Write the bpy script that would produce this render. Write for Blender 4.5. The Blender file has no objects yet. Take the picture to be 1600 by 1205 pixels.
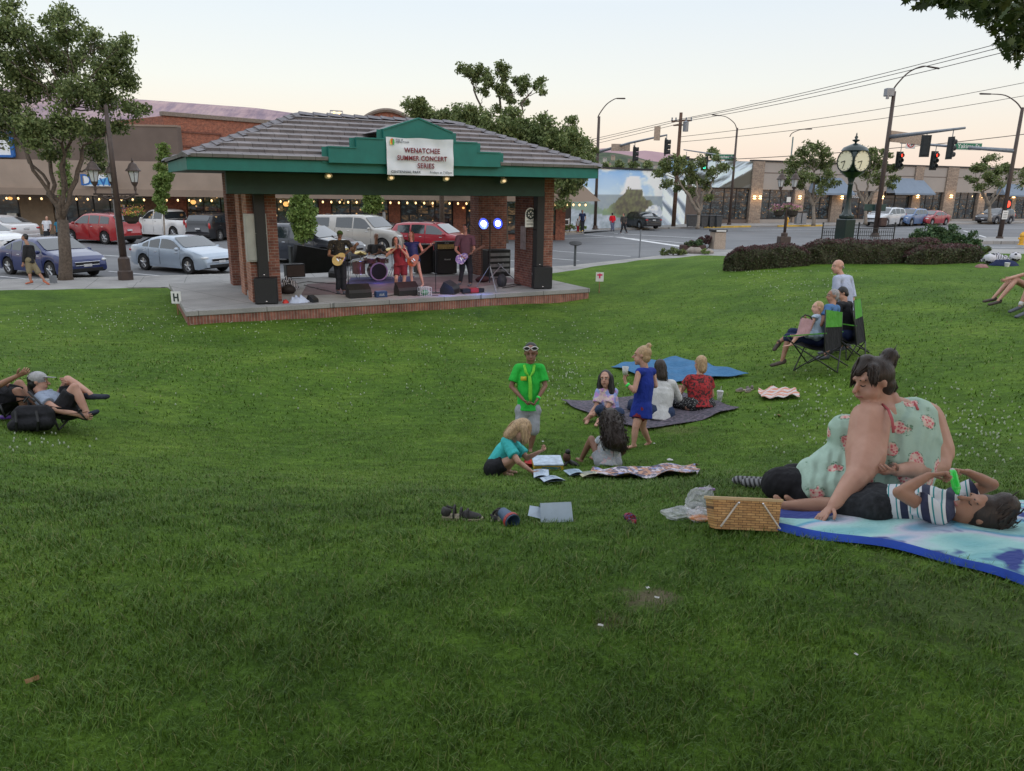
import bpy, math, random
import numpy as np
from mathutils import Vector, Matrix, Euler
R = math.radians; PI = math.pi
scene = bpy.context.scene
# ----- camera
FPX, PITCH, ROLL = 1172.0, R(14.83), R(0.836)          # focal length in photo pixels (1600 wide)
_c, _s = math.cos(ROLL), math.sin(ROLL)
R0 = Vector((1, 0, 0)); U0 = Vector((0, math.sin(PITCH), math.cos(PITCH))); FW = Vector((0, math.cos(PITCH), -math.sin(PITCH)))
CR = R0*_c + U0*_s; CU = U0*_c - R0*_s
cam = bpy.data.cameras.new('camera'); camo = bpy.data.objects.new('camera', cam); scene.collection.objects.link(camo)
m = Matrix.Identity(4)
for i in range(3): m[i][0] = CR[i]; m[i][1] = CU[i]; m[i][2] = -FW[i]
camo.matrix_world = m
cam.sensor_width = 36; cam.lens = 36*FPX/1600; cam.clip_end = 6000; cam.clip_start = 0.05
scene.camera = camo
# ----- world, sun
world = bpy.data.worlds.new('World'); scene.world = world; world.use_nodes = True
wn = world.node_tree; wn.nodes.clear()
def _n(t, **k):
 n = wn.nodes.new(t)
 for a, b in k.items(): setattr(n, a, b)
 return n
SUN_EL, SUN_AZ = R(4), R(150)
sky = _n('ShaderNodeTexSky', sky_type='NISHITA', sun_disc=False, sun_elevation=SUN_EL, sun_rotation=SUN_AZ, air_density=1.0, dust_density=1.5)
tc = _n('ShaderNodeTexCoord'); sp = _n('ShaderNodeSeparateXYZ'); wn.links.new(tc.outputs['Generated'], sp.inputs[0])
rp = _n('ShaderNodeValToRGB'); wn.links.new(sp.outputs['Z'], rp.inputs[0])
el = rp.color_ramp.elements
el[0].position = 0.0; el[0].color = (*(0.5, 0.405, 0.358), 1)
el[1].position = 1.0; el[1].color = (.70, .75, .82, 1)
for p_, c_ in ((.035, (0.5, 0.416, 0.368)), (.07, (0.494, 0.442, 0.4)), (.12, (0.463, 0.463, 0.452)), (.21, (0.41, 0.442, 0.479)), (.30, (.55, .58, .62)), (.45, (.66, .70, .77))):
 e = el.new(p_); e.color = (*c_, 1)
b1 = _n('ShaderNodeBackground'); b2 = _n('ShaderNodeBackground'); ad = _n('ShaderNodeAddShader'); ow = _n('ShaderNodeOutputWorld')
wn.links.new(sky.outputs[0], b1.inputs[0]); b1.inputs[1].default_value = 0.05
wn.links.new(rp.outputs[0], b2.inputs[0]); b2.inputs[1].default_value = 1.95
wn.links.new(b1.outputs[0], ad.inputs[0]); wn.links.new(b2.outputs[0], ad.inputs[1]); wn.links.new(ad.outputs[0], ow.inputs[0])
sl = bpy.data.lights.new('sun', 'SUN'); sl.energy = 0.5; sl.angle = R(25); sl.color = (1, .86, .74)
so = bpy.data.objects.new('sun', sl); scene.collection.objects.link(so)
so.rotation_euler = Euler((R(90-32), 0, R(35)))
vs = scene.view_settings; scene.display_settings.display_device = 'sRGB'
vs.view_transform = 'Standard'; vs.look = 'None'; vs.exposure = -0.12; vs.gamma = 1.0
# ----- terrain function and pixel rulers
def smooth(a, b, x):
 t = min(1, max(0, (x-a)/(b-a))); return t*t*(3-2*t)
_py = [-20, -6, 0, 2, 3, 3.9, 5.5, 7, 8.6, 10.5, 14, 20, 30, 60]
_ph = [1.0, 1.4, 1.5, 1.56, 1.66, 1.83, 2.3, 2.78, 3.08, 3.24, 3.32, 3.36, 3.36, 3.36]
STREET = -3.56
def hz(x, y):
 """height of the lawn bowl"""
 i = 0
 while i < len(_py)-2 and y > _py[i+1]: i += 1
 def sl_(k):
  k0 = max(0, k-1); k1 = min(len(_py)-1, k+1); return (_ph[k1]-_ph[k0])/(_py[k1]-_py[k0])
 h = _py[i+1]-_py[i]; t = min(1, max(0, (y-_py[i])/h))
 a, b, ma, mb_ = _ph[i], _ph[i+1], sl_(i)*h, sl_(i+1)*h
 v = a*(1+2*t)*(1-t)**2 + ma*t*(1-t)**2 + b*t*t*(3-2*t) + mb_*t*t*(t-1)
 r = (1.0*smooth(1.0, 10.5, x)*smooth(3, 12, y) + .25*smooth(8, 18, x)*smooth(3, 12, y))*(1-.7*smooth(27.5, 36, y)) + .13*smooth(.2, 2.2, x)*smooth(1.5, 4, y)*(1-smooth(5, 9, y))
 l = .42*smooth(-2, -7, x)*smooth(3, 7, y)*(1-smooth(10, 17, y))
 return -v + r + l + .02*math.sin(x*1.3+.4*y)*math.sin(y*.9) + .012*math.sin(x*2.9+1)*math.sin(y*2.3)
def ray(px, py):
 a = (px-800)/FPX; b = -(py-602.5)/FPX
 return FW + CR*a + CU*b
def W(px, py, D):
 """world point seen at photo pixel (px,py) at camera depth D"""
 return ray(px, py)*D
def G(px, py, lift=0.0, f=None):
 """lawn point under photo pixel"""
 f = f or hz
 d = ray(px, py); t = .5; p = d*t
 while t < 120:
  q = d*t
  if q.z < f(q.x, q.y)+lift:
   lo, hi = t-.05, t
   for _ in range(20):
    mid = (lo+hi)/2; q = d*mid
    if q.z < f(q.x, q.y)+lift: hi = mid
    else: lo = mid
   return d*hi
  t += .05 if t < 40 else .2
 return d*t
def GZ(px, py, z=STREET):
 d = ray(px, py)
 return d*(z/d.z)
def depth(p): return p.dot(FW)
# ----- materials
MATS = {}
def rgb(h):
 """#rrggbb as seen albedo -> linear"""
 v = [int(h[i:i+2], 16)/255 for i in (0, 2, 4)]
 return tuple((c/12.92 if c <= .04045 else ((c+.055)/1.055)**2.4) for c in v)
class NT:
 def __init__(s, name):
  s.m = bpy.data.materials.new(name); s.m.use_nodes = True; s.t = s.m.node_tree
  s.b = s.t.nodes['Principled BSDF']
 def n(s, t, **k):
  n = s.t.nodes.new(t)
  for a, b in k.items():
   if a.startswith('i_'):
    key = a[2:]; key = int(key) if key.isdigit() else key.replace('_', ' ')
    n.inputs[key].default_value = b
   else: setattr(n, a, b)
  return n
 def l(s, a, b): s.t.links.new(a, b)
 def coord(s, kind='Object', scale=(1, 1, 1), rot=(0, 0, 0), loc=(0, 0, 0)):
  c = s.n('ShaderNodeTexCoord'); mp = s.n('ShaderNodeMapping'); s.l(c.outputs[kind], mp.inputs[0])
  mp.inputs['Scale'].default_value = scale; mp.inputs['Rotation'].default_value = rot; mp.inputs['Location'].default_value = loc
  return mp.outputs[0]
 def noise(s, vec, scale=5, detail=4, rough=.55):
  n = s.n('ShaderNodeTexNoise'); s.l(vec, n.inputs[0]); n.inputs['Scale'].default_value = scale
  n.inputs['Detail'].default_value = detail; n.inputs['Roughness'].default_value = rough; return n.outputs[0]
 def ramp(s, fac, stops, interp='LINEAR'):
  r = s.n('ShaderNodeValToRGB'); s.l(fac, r.inputs[0]); r.color_ramp.interpolation = interp
  e = r.color_ramp.elements
  e[0].position = stops[0][0]; e[0].color = (*stops[0][1], 1); e[1].position = stops[-1][0]; e[1].color = (*stops[-1][1], 1)
  for p, c in stops[1:-1]:
   q = e.new(p); q.color = (*c, 1)
  return r.outputs[0]
 def mix(s, fac, a, b, mode='MIX'):
  x = s.n('ShaderNodeMix', data_type='RGBA', blend_type=mode)
  for v, k in ((fac, 0), (a, 6), (b, 7)):
   if hasattr(v, 'node'): s.l(v, x.inputs[k])
   elif k == 0: x.inputs[0].default_value = v
   else: x.inputs[k].default_value = (*v, 1) if len(v) == 3 else v
  return x.outputs[2]
 def math(s, op, a, b=None):
  x = s.n('ShaderNodeMath', operation=op)
  for v, k in ((a, 0), (b, 1)):
   if v is None: continue
   if hasattr(v, 'node'): s.l(v, x.inputs[k])
   else: x.inputs[k].default_value = v
  return x.outputs[0]
 def bump(s, h, strength=.3, dist=.02):
  b = s.n('ShaderNodeBump'); s.l(h, b.inputs['Height']); b.inputs['Strength'].default_value = strength
  b.inputs['Distance'].default_value = dist; s.l(b.outputs[0], s.b.inputs['Normal'])
 def col(s, c):
  if hasattr(c, 'node'): s.l(c, s.b.inputs['Base Color'])
  else: s.b.inputs['Base Color'].default_value = (*c, 1)
 def set(s, **k):
  for a, v in k.items(): s.b.inputs[a.replace('_', ' ')].default_value = v
  return s
def mat(key, c, rough=.7, var=.25, scale=8, bump=.15, bscale=None, metal=0, spec=.4, coat=0, alpha=1, emit=None, es=0, trans=0):
 """plain surface with soft mottling and a little relief"""
 if key in MATS: return MATS[key]
 if isinstance(c, str): c = rgb(c)
 t = NT(key); v = t.coord()
 n = t.noise(v, scale, 5)
 lo = tuple(x*(1-var) for x in c); hi = tuple(min(1, x*(1+var)) for x in c)
 t.col(t.ramp(n, [(.3, lo), (.7, hi)]))
 t.set(Roughness=rough, Metallic=metal, Specular_IOR_Level=spec, Coat_Weight=coat, Alpha=alpha, Transmission_Weight=trans)
 if coat: t.set(Coat_Roughness=.04)
 if bump: t.bump(t.noise(v, bscale or scale*6, 3), bump, .004)
 if emit: t.set(Emission_Color=(*emit, 1), Emission_Strength=es)
 MATS[key] = t.m; return t.m
# ----- mesh builder
def V(*a): return Vector(a)
class MB:
 def __init__(s): s.v = []; s.f = []; s.mi = []; s.cur = 0
 def add(s, vs, fs):
  o = len(s.v); s.v.extend([tuple(x) for x in vs]); s.f.extend([tuple(o+i for i in f) for f in fs]); s.mi.extend([s.cur]*len(fs)); return s
 def box(s, c, d, rot=None, bev=0):
  hx, hy, hz_ = d[0]/2, d[1]/2, d[2]/2; c = Vector(c)
  if bev > 0:
   b = min(bev, hx*.9, hy*.9, hz_*.9); vs = []; idx = {}
   for sx in (-1, 1):
    for sy in (-1, 1):
     for sz in (-1, 1):
      for k, p in enumerate(((sx*hx, sy*(hy-b), sz*(hz_-b)), (sx*(hx-b), sy*hy, sz*(hz_-b)), (sx*(hx-b), sy*(hy-b), sz*hz_))):
       idx[(sx, sy, sz, k)] = len(vs); vs.append(Vector(p))
   fs = []
   for sg in (-1, 1):
    fs.append([idx[(sg, a, b_, 0)] for a, b_ in ((-1, -1), (1, -1), (1, 1), (-1, 1))])
    fs.append([idx[(a, sg, b_, 1)] for a, b_ in ((-1, -1), (1, -1), (1, 1), (-1, 1))])
    fs.append([idx[(a, b_, sg, 2)] for a, b_ in ((-1, -1), (1, -1), (1, 1), (-1, 1))])
   for a in (-1, 1):
    for b_ in (-1, 1):
     fs.append([idx[(a, b_, -1, 0)], idx[(a, b_, 1, 0)], idx[(a, b_, 1, 1)], idx[(a, b_, -1, 1)]])
     fs.append([idx[(a, -1, b_, 0)], idx[(a, 1, b_, 0)], idx[(a, 1, b_, 2)], idx[(a, -1, b_, 2)]])
     fs.append([idx[(-1, a, b_, 1)], idx[(1, a, b_, 1)], idx[(1, a, b_, 2)], idx[(-1, a, b_, 2)]])
     for d_ in (-1, 1): fs.append([idx[(a, b_, d_, 0)], idx[(a, b_, d_, 1)], idx[(a, b_, d_, 2)]])
  else:
   vs = [Vector((x, y, z)) for x in (-hx, hx) for y in (-hy, hy) for z in (-hz_, hz_)]
   fs = [(0, 1, 3, 2), (4, 6, 7, 5), (0, 4, 5, 1), (2, 3, 7, 6), (0, 2, 6, 4), (1, 5, 7, 3)]
  if rot is not None:
   M = rot if isinstance(rot, Matrix) else Euler(rot).to_matrix()
   vs = [M @ v for v in vs]
  return s.add([v+c for v in vs], fs)
 def b2(s, p, q, bev=0):
  return s.box([(a+b)/2 for a, b in zip(p, q)], [abs(a-b) for a, b in zip(p, q)], bev=bev)
 def beam(s, p, q, w, h, up=(0, 0, 1)):
  p = Vector(p); q = Vector(q); d = q-p; L = d.length; d.normalize(); up = Vector(up)
  if abs(d.dot(up)) > .98: up = Vector((0, 1, 0))
  sd = d.cross(up).normalized(); u2 = sd.cross(d)
  M = Matrix((sd, d, u2)).transposed()
  return s.box((p+q)/2, (w, L, h), M)
 def ecap(s, p0, p1, a0, b0=None, a1=None, b1=None, side=(1, 0, 0), n=10, ends=(1, 1), k=3):
  """tapered capsule of elliptical section; a along side, b across"""
  p0 = Vector(p0); p1 = Vector(p1); b0 = b0 or a0; a1 = a1 or a0; b1 = b1 or (a1*b0/a0)
  ax = p1-p0
  if ax.length < 1e-5: ax = Vector((0, 0, 1e-4))
  ax.normalize(); sd = Vector(side); sd = sd-ax*sd.dot(ax)
  if sd.length < 1e-3: sd = ax.orthogonal()
  sd.normalize(); dp = ax.cross(sd)
  rings = []
  if ends[0]:
   for i in range(k, 0, -1):
    t = i/k*PI/2*.96; r = (a0+b0)/2
    rings.append((p0-ax*r*math.sin(t), a0*math.cos(t), b0*math.cos(t)))
  rings.append((p0, a0, b0)); rings.append((p1, a1, b1))
  if ends[1]:
   for i in range(1, k+1):
    t = i/k*PI/2*.96; r = (a1+b1)/2
    rings.append((p1+ax*r*math.sin(t), a1*math.cos(t), b1*math.cos(t)))
  vs = []; fs = []
  for c, a, b in rings:
   for j in range(n):
    an = 2*PI*j/n; vs.append(c+sd*a*math.cos(an)+dp*b*math.sin(an))
  for i in range(len(rings)-1):
   for j in range(n): fs.append((i*n+j, i*n+(j+1) % n, (i+1)*n+(j+1) % n, (i+1)*n+j))
  fs.append(tuple(range(n-1, -1, -1))); o = (len(rings)-1)*n; fs.append(tuple(o+j for j in range(n)))
  return s.add(vs, fs)
 def ell(s, c, r, M=None, n=12, k=8):
  c = Vector(c)
  if not hasattr(r, '__len__'): r = (r, r, r)
  vs = [Vector((0, 0, -r[2]))]; fs = []
  for i in range(1, k):
   t = PI*i/k
   for j in range(n):
    a = 2*PI*j/n; vs.append(Vector((r[0]*math.sin(t)*math.cos(a), r[1]*math.sin(t)*math.sin(a), -r[2]*math.cos(t))))
  vs.append(Vector((0, 0, r[2])))
  for j in range(n):
   fs.append((0, 1+(j+1) % n, 1+j)); o = 1+(k-2)*n; fs.append((o+j, o+(j+1) % n, len(vs)-1))
  for i in range(k-2):
   for j in range(n): a = 1+i*n; fs.append((a+j, a+(j+1) % n, a+n+(j+1) % n, a+n+j))
  if M is not None: vs = [M @ v for v in vs]
  return s.add([v+c for v in vs], fs)
 def tube(s, pts, r, n=8, closed=False, caps=True):
  pts = [Vector(p) for p in pts]; N = len(pts)
  rr = r if hasattr(r, '__len__') else [r]*N
  vs = []; fs = []; prev = None
  for i, p in enumerate(pts):
   if closed: t = pts[(i+1) % N]-pts[i-1]
   else: t = pts[min(i+1, N-1)]-pts[max(i-1, 0)]
   if t.length < 1e-9: t = Vector((0, 0, 1))
   t.normalize()
   if prev is None: prev = t.orthogonal().normalized()
   u = prev-t*prev.dot(t)
   if u.length < 1e-4: u = t.orthogonal()
   u.normalize(); prev = u; w = t.cross(u)
   for j in range(n):
    a = 2*PI*j/n; vs.append(p+u*rr[i]*math.cos(a)+w*rr[i]*math.sin(a))
  for i in range(N if closed else N-1):
   i2 = (i+1) % N
   for j in range(n): fs.append((i*n+j, i*n+(j+1) % n, i2*n+(j+1) % n, i2*n+j))
  if caps and not closed:
   fs.append(tuple(range(n-1, -1, -1))); fs.append(tuple((N-1)*n+j for j in range(n)))
  return s.add(vs, fs)
 def lathe(s, prof, c=(0, 0, 0), n=16, M=None, caps=True):
  c = Vector(c); vs = []; fs = []; k = len(prof)
  for r, z in prof:
   for j in range(n):
    a = 2*PI*j/n; vs.append(Vector((r*math.cos(a), r*math.sin(a), z)))
  for i in range(k-1):
   for j in range(n): fs.append((i*n+j, i*n+(j+1) % n, (i+1)*n+(j+1) % n, (i+1)*n+j))
  if caps:
   if prof[0][0] > 1e-4: fs.append(tuple(range(n-1, -1, -1)))
   if prof[-1][0] > 1e-4: fs.append(tuple((k-1)*n+j for j in range(n)))
  if M is not None: vs = [M @ v for v in vs]
  return s.add([v+c for v in vs], fs)
 def prism(s, poly, h0, h1, f=None):
  """poly in 2D, extruded between h0 and h1; f maps (a,b,h)->xyz"""
  f = f or (lambda a, b, h: (a, b, h)); n = len(poly)
  vs = [f(a, b, h0) for a, b in poly]+[f(a, b, h1) for a, b in poly]
  fs = [tuple(range(n-1, -1, -1)), tuple(range(n, 2*n))]+[(i, (i+1) % n, n+(i+1) % n, n+i) for i in range(n)]
  return s.add(vs, fs)
 def grid(s, f, us, vs_):
  P = [f(u, v) for u in us for v in vs_]; m_ = len(vs_)
  return s.add(P, [(i*m_+j, (i+1)*m_+j, (i+1)*m_+j+1, i*m_+j+1) for i in range(len(us)-1) for j in range(m_-1)])
 def mesh(s, name, mats, smooth_=False, origin=None):
  me = bpy.data.meshes.new(name)
  vv = s.v if origin is None else [(a-origin[0], b-origin[1], c-origin[2]) for a, b, c in s.v]
  me.from_pydata(vv, [], s.f)
  if not isinstance(mats, (list, tuple)): mats = [mats]
  for q in mats: me.materials.append(q)
  if any(s.mi): me.polygons.foreach_set('material_index', s.mi)
  me.polygons.foreach_set('use_smooth', [bool(smooth_)]*len(s.f))
  me.validate(); me.update()
  return me
 def build(s, name, mats, parent=None, smooth_=False, world=False, recalc=True):
  """world=True: verts are world coordinates, parent is an unrotated empty"""
  origin = None
  if world and parent is not None:
   o_ = Vector(parent.location)
   if parent.parent: o_ = o_+Vector(parent.parent.location)
   origin = o_
  me = s.mesh(name, mats, smooth_, origin)
  if recalc and len(s.f) < 60000:
   import bmesh
   b = bmesh.new(); b.from_mesh(me); bmesh.ops.recalc_face_normals(b, faces=b.faces); b.to_mesh(me); b.free()
  if smooth_ == 'auto':
   try: me.set_sharp_from_angle(angle=R(38))
   except Exception: pass
  o = bpy.data.objects.new(name, me); scene.collection.objects.link(o); o.parent = parent
  return o
def tag(o, label=None, cat=None, group=None, kind=None):
 for k, v in (('label', label), ('category', cat), ('group', group), ('kind', kind)):
  if v: o[k] = v
 return o
def thing(name, label, cat, loc=(0, 0, 0), rz=0, group=None, scale=1):
 o = bpy.data.objects.new(name, None); scene.collection.objects.link(o); o.empty_display_size = .1
 o.location = loc; o.rotation_euler = (0, 0, rz); o.scale = (scale,)*3
 return tag(o, label, cat, group, 'thing')
KIDS = {}
def copy_tree(o, parent=None, label=None):
 c = o.copy(); scene.collection.objects.link(c)
 if parent is not None: c.parent = parent
 if label: c['label'] = label
 for ch in [x for x in scene.objects if x.parent == o]: copy_tree(ch, c)
 return c
def text(name, s, size, m_, parent, loc, rot, ext=.003, align='CENTER', bold=0, sx=1):
 cu = bpy.data.curves.new(name, 'FONT'); cu.body = s; cu.size = size; cu.extrude = ext; cu.align_x = align; cu.align_y = 'CENTER'
 cu.offset = bold; cu.space_character = 1.07 if bold else 1; cu.materials.append(m_)
 cu.resolution_u = 3
 tmp = bpy.data.objects.new('tmp', cu); scene.collection.objects.link(tmp); dg = bpy.context.evaluated_depsgraph_get()
 me = bpy.data.meshes.new_from_object(tmp.evaluated_get(dg)); scene.collection.objects.unlink(tmp); bpy.data.objects.remove(tmp)
 if not me.materials: me.materials.append(m_)
 o = bpy.data.objects.new(name, me); scene.collection.objects.link(o); o.parent = parent; o.location = loc; o.rotation_euler = rot; o.scale = (sx, 1, 1)
 return o
def np_mesh(name, verts, nper, faces_local, mats, parent=None, midx=None, smooth_=False):
 """many copies of a small face pattern: verts (N,nper,3); faces_local list of tuples all same length"""
 N = verts.shape[0]; fl = np.array(faces_local); k = fl.shape[1]
 idx = (np.arange(N)[:, None, None]*nper+fl[None]).reshape(-1)
 nf = N*fl.shape[0]
 me = bpy.data.meshes.new(name)
 me.vertices.add(N*nper); me.vertices.foreach_set('co', verts.reshape(-1).astype(np.float32))
 me.loops.add(len(idx)); me.loops.foreach_set('vertex_index', idx.astype(np.int32))
 me.polygons.add(nf); me.polygons.foreach_set('loop_start', (np.arange(nf)*k).astype(np.int32)); me.polygons.foreach_set('loop_total', np.full(nf, k, np.int32))
 for q in (mats if isinstance(mats, (list, tuple)) else [mats]): me.materials.append(q)
 if midx is not None: me.polygons.foreach_set('material_index', np.repeat(midx, fl.shape[0]).astype(np.int32))
 me.polygons.foreach_set('use_smooth', np.full(nf, smooth_))
 me.update(); me.validate()
 o = bpy.data.objects.new(name, me); scene.collection.objects.link(o); o.parent = parent
 return o
# ===== SETTING
rng = np.random.default_rng(7); random.seed(5)
def SZ(x, y=0): return STREET + .006*min(70, max(0, x))
def lerp_tab(tab, x):
 if x <= tab[0][0]: return tab[0][1]
 for (a, b), (c, d) in zip(tab, tab[1:]):
  if x <= c: return b+(d-b)*(x-a)/(c-a)
 return tab[-1][1]
TE = [(-60, 9), (-18, 22.8), (-11, 24.9), (1.6, 30.4), (6, 35.2), (9, 36.5), (14, 36), (60, 34)]        # lawn's far edge
TCB = [(-60, 13), (-18, 26.4), (-11, 29.2), (2, 33.6), (6.5, 38.4), (10, 42.5), (14, 45), (24, 46), (60, 47)]  # kerb
yE = lambda x: lerp_tab(TE, x)
yC = lambda x: lerp_tab(TCB, x)
xs = list(np.arange(-46, -12, .8))+list(np.arange(-12, 24, .3))+list(np.arange(24, 50, 1.2))
ts = list(np.linspace(0, 1, 110)**1.0)
def lawn_pt(x, t):
 y = -7+(yE(x)+7)*t
 return (x, y, hz(x, y))
g = NT('lawn'); v = g.coord()
n1 = g.noise(v, .55, 6, .6); n2 = g.noise(v, 9, 5, .7); n3 = g.noise(v, 60, 4, .7)
stre = g.noise(g.coord(scale=(1, 3.2, 1)), 2.2, 5, .65)
base = g.ramp(n1, [(.3, (.048, .102, .010)), (.5, (.074, .142, .014)), (.72, (.115, .185, .024))])
base = g.mix(.75, base, g.ramp(stre, [(.3, (.55, .6, .5)), (.7, (1.35, 1.3, 1.3))]), 'MULTIPLY')
base = g.mix(.8, base, g.ramp(n2, [(.3, (.55, .6, .5)), (.7, (1.4, 1.35, 1.4))]), 'MULTIPLY')
base = g.mix(.8, base, g.ramp(n3, [(.3, (.45, .5, .4)), (.7, (1.5, 1.5, 1.5))]), 'MULTIPLY')
geo = g.n('ShaderNodeNewGeometry')
def spot(c, rad):
 d = g.n('ShaderNodeVectorMath', operation='DISTANCE'); g.l(geo.outputs['Position'], d.inputs[0]); d.inputs[1].default_value = c
 a = g.math('ADD', g.math('DIVIDE', d.outputs['Value'], rad*2.2), g.math('MULTIPLY', n2, .75))
 return g.ramp(a, [(.50, (1, 1, 1)), (.68, (0, 0, 0))])
for px_, rad, c_, k_ in (((1015, 932), .20, (.17, .14, .09), .85), ((950, 968), .13, (.13, .10, .06), .8), ((1130, 770), .55, (.12, .12, .045), .55), ((1500, 945), .8, (.07, .085, .04), .45), ((1060, 672), .5, (.13, .12, .05), .5)):
 sfac = spot(tuple(G(*px_)), rad)
 base = g.mix(g.math('MULTIPLY', sfac, k_), base, c_)
g.col(base); g.set(Roughness=.85, Specular_IOR_Level=.15)
g.bump(g.math('ADD', n3, g.math('MULTIPLY', n2, 1.5)), .8, .03)
LAWN = g.m
o = MB().grid(lawn_pt, xs, ts).build('lawn', LAWN, smooth_=True); tag(o, kind='structure')
c = NT('concrete'); v = c.coord(); nb = c.noise(v, 1.1, 6); nf = c.noise(v, 30, 4)
cc = c.ramp(nb, [(.3, (.23, .225, .22)), (.7, (.33, .32, .31))]); cc = c.mix(.5, cc, c.ramp(nf, [(.3, (.7, .7, .7)), (.7, (1.2, 1.2, 1.2))]), 'MULTIPLY')
br = c.n('ShaderNodeTexBrick', offset=0.0); c.l(c.coord(rot=(0, 0, -.36)), br.inputs[0])
for k_, v_ in (('Color1', (1, 1, 1, 1)), ('Color2', (.93, .93, .93, 1)), ('Mortar', (.45, .45, .45, 1))): br.inputs[k_].default_value = v_
br.inputs['Scale'].default_value = 1; br.inputs['Mortar Size'].default_value = .012; br.inputs['Brick Width'].default_value = 1.5; br.inputs['Row Height'].default_value = 1.5
cc = c.mix(1, cc, br.outputs[0], 'MULTIPLY'); c.col(cc); c.set(Roughness=.85); c.bump(nf, .2, .004); CONC = c.m
a = NT('asphalt'); v = a.coord(); nb = a.noise(v, .25, 6); nf = a.noise(v, 40, 3); ns = a.noise(a.coord(scale=(.15, 1, 1)), .9, 4)
ac = a.ramp(nb, [(.3, (.115, .12, .13)), (.7, (.175, .18, .19))]); ac = a.mix(.6, ac, a.ramp(ns, [(.3, (.72, .72, .72)), (.7, (1.15, 1.15, 1.15))]), 'MULTIPLY')
ac = a.mix(.4, ac, a.ramp(nf, [(.3, (.6, .6, .6)), (.7, (1.3, 1.3, 1.3))]), 'MULTIPLY'); a.col(ac); a.set(Roughness=.75); ASPH = a.m
CURB = mat('kerb stone', (.36, .35, .33), .85)
YEL = mat('yellow kerb paint', (.55, .36, .06), .6, .2, 3)
WPAINT = mat('road paint', (.62, .63, .64), .6, .25, 3)
sw = MB().grid(lambda x, t: (x, (yE(x)-1.0)+(yC(x)-.16-(yE(x)-1.0))*t, -3.425+.006*max(0, min(x, 70))+(.012 if t > .05 else -.0)), list(np.arange(-46, 60, .9)), [0, .12, .3, .6, 1]).build('sidewalk', CONC); tag(sw, kind='structure')
k = MB()
xk = list(np.arange(-46, 60, .9))
prof = [(-.16, 0, .012), (-.16, 0, .016), (0, 0, .016), (.03, -.16, 0)]
P = []
for x in xk:
 for dy, dz, e in prof: P.append((x, yC(x)+dy, -3.425+.006*max(0, min(x, 70))+dz+e))
k.add(P, [(i*4+j, (i+1)*4+j, (i+1)*4+j+1, i*4+j+1) for i in range(len(xk)-1) for j in range(3)])
tag(k.build('kerb', CURB), kind='structure')
st = MB().grid(lambda x, y: (x, y, SZ(x)), [-400, -200, -100, -50, 0, 10, 20, 30, 40, 50, 60, 70, 120, 300, 600], [8, 20, 40, 60, 80, 100, 140, 200, 400])
tag(st.build('street', ASPH), kind='structure')
gd = NT('far ground'); gd.col(gd.ramp(gd.noise(gd.coord(), .02, 5), [(.35, (.05, .07, .03)), (.65, (.16, .13, .08))])); 
tag(MB().grid(lambda x, y: (x, y, -8.0), [-3000, -1000, 0, 1000, 3000], [-200, 0, 500, 1500, 3500]).build('ground', gd.m), kind='structure')
def slab_path(pts_front, pts_back, z, name, m_, h=.14):
 mb = MB(); n = len(pts_front)
 top = [(x, y, SZ(x)+h) for x, y in pts_front]+[(x, y, SZ(x)+h) for x, y in pts_back]
 bot = [(x, y, SZ(x)-.05) for x, y in pts_front]
 mb.add(top+bot, [(i, i+1, n+i+1, n+i) for i in range(n-1)]+[(2*n+i, 2*n+i+1, i+1, i) for i in range(n-1)])
 return tag(mb.build(name, m_), kind='structure')
fA = [GZ(*p) for p in ((-400, 352), (350, 358), (700, 362), (850, 370), (912, 366))]
slab_path([(p.x, p.y) for p in fA], [(-60, 62), (-20, 62), (0, 62), (5, 63), (9, 66)], 0, 'far_sidewalk', CONC)
fB = [GZ(*p) for p in ((905, 361), (960, 360.5), (1060, 359), (1150, 357.5), (1240, 357), (1320, 356), (1500, 355), (1700, 353))]
slab_path([(p.x, p.y) for p in fB], [(p.x*1.3+2, p.y+38) for p in fB], 0, 'corner_sidewalk', CONC)
def ypaint(pts, name='yellow_kerb'):
 mb = MB(); P = [GZ(*p) for p in pts]
 for p, q in zip(P, P[1:]): mb.beam((p.x, p.y, SZ(p.x)+.075), (q.x, q.y, SZ(q.x)+.075), .22, .17)
 return tag(mb.build(name, YEL), kind='structure')
ypaint(((862, 366.3), (905, 366), (911, 363.5)))
ypaint(((1100, 358.4), (1150, 357.7), (1172, 357.4)))
ypaint(((1215, 357.2), (1285, 356.6)))
def stripe(p, q, w, mb):
 a_ = GZ(*p); b_ = GZ(*q)
 d = (b_-a_); d.z = 0; d.normalize(); n_ = Vector((-d.y, d.x, 0))*w/2
 P = []
 for i in range(9):
  c_ = a_.lerp(b_, i/8)
  for s_ in (1, -1):
   e_ = c_+n_*s_; P.append((e_.x, e_.y, SZ(e_.x)+.006))
 mb.add(P, [(2*i, 2*i+1, 2*i+3, 2*i+2) for i in range(8)])
mb = MB()
stripe((968, 372), (1072, 388), .55, mb); stripe((912, 367), (1085, 383), .18, mb); stripe((858, 374), (975, 371), .14, mb)
stripe((845, 391), (985, 402), .12, mb); stripe((845, 403), (905, 408), .12, mb); stripe((960, 366), (1120, 376), .2, mb)
stripe((170, 424), (258, 432), .12, mb); stripe((0, 432), (70, 439), .12, mb); stripe((85, 416), (0, 409), .12, mb); stripe((352, 418), (300, 410), .12, mb)
stripe((60, 392), (205, 402), .12, mb); stripe((180, 378), (330, 386), .12, mb)
stripe((1505, 365), (1548, 378), .2, mb); stripe((1548, 391), (1640, 392), .2, mb); stripe((1400, 361), (1700, 363), .15, mb); stripe((1160, 362), (1300, 361), .15, mb)
stripe((1500, 399), (1640, 399.5), .3, mb); stripe((700, 400), (860, 412), .12, mb)
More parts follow.
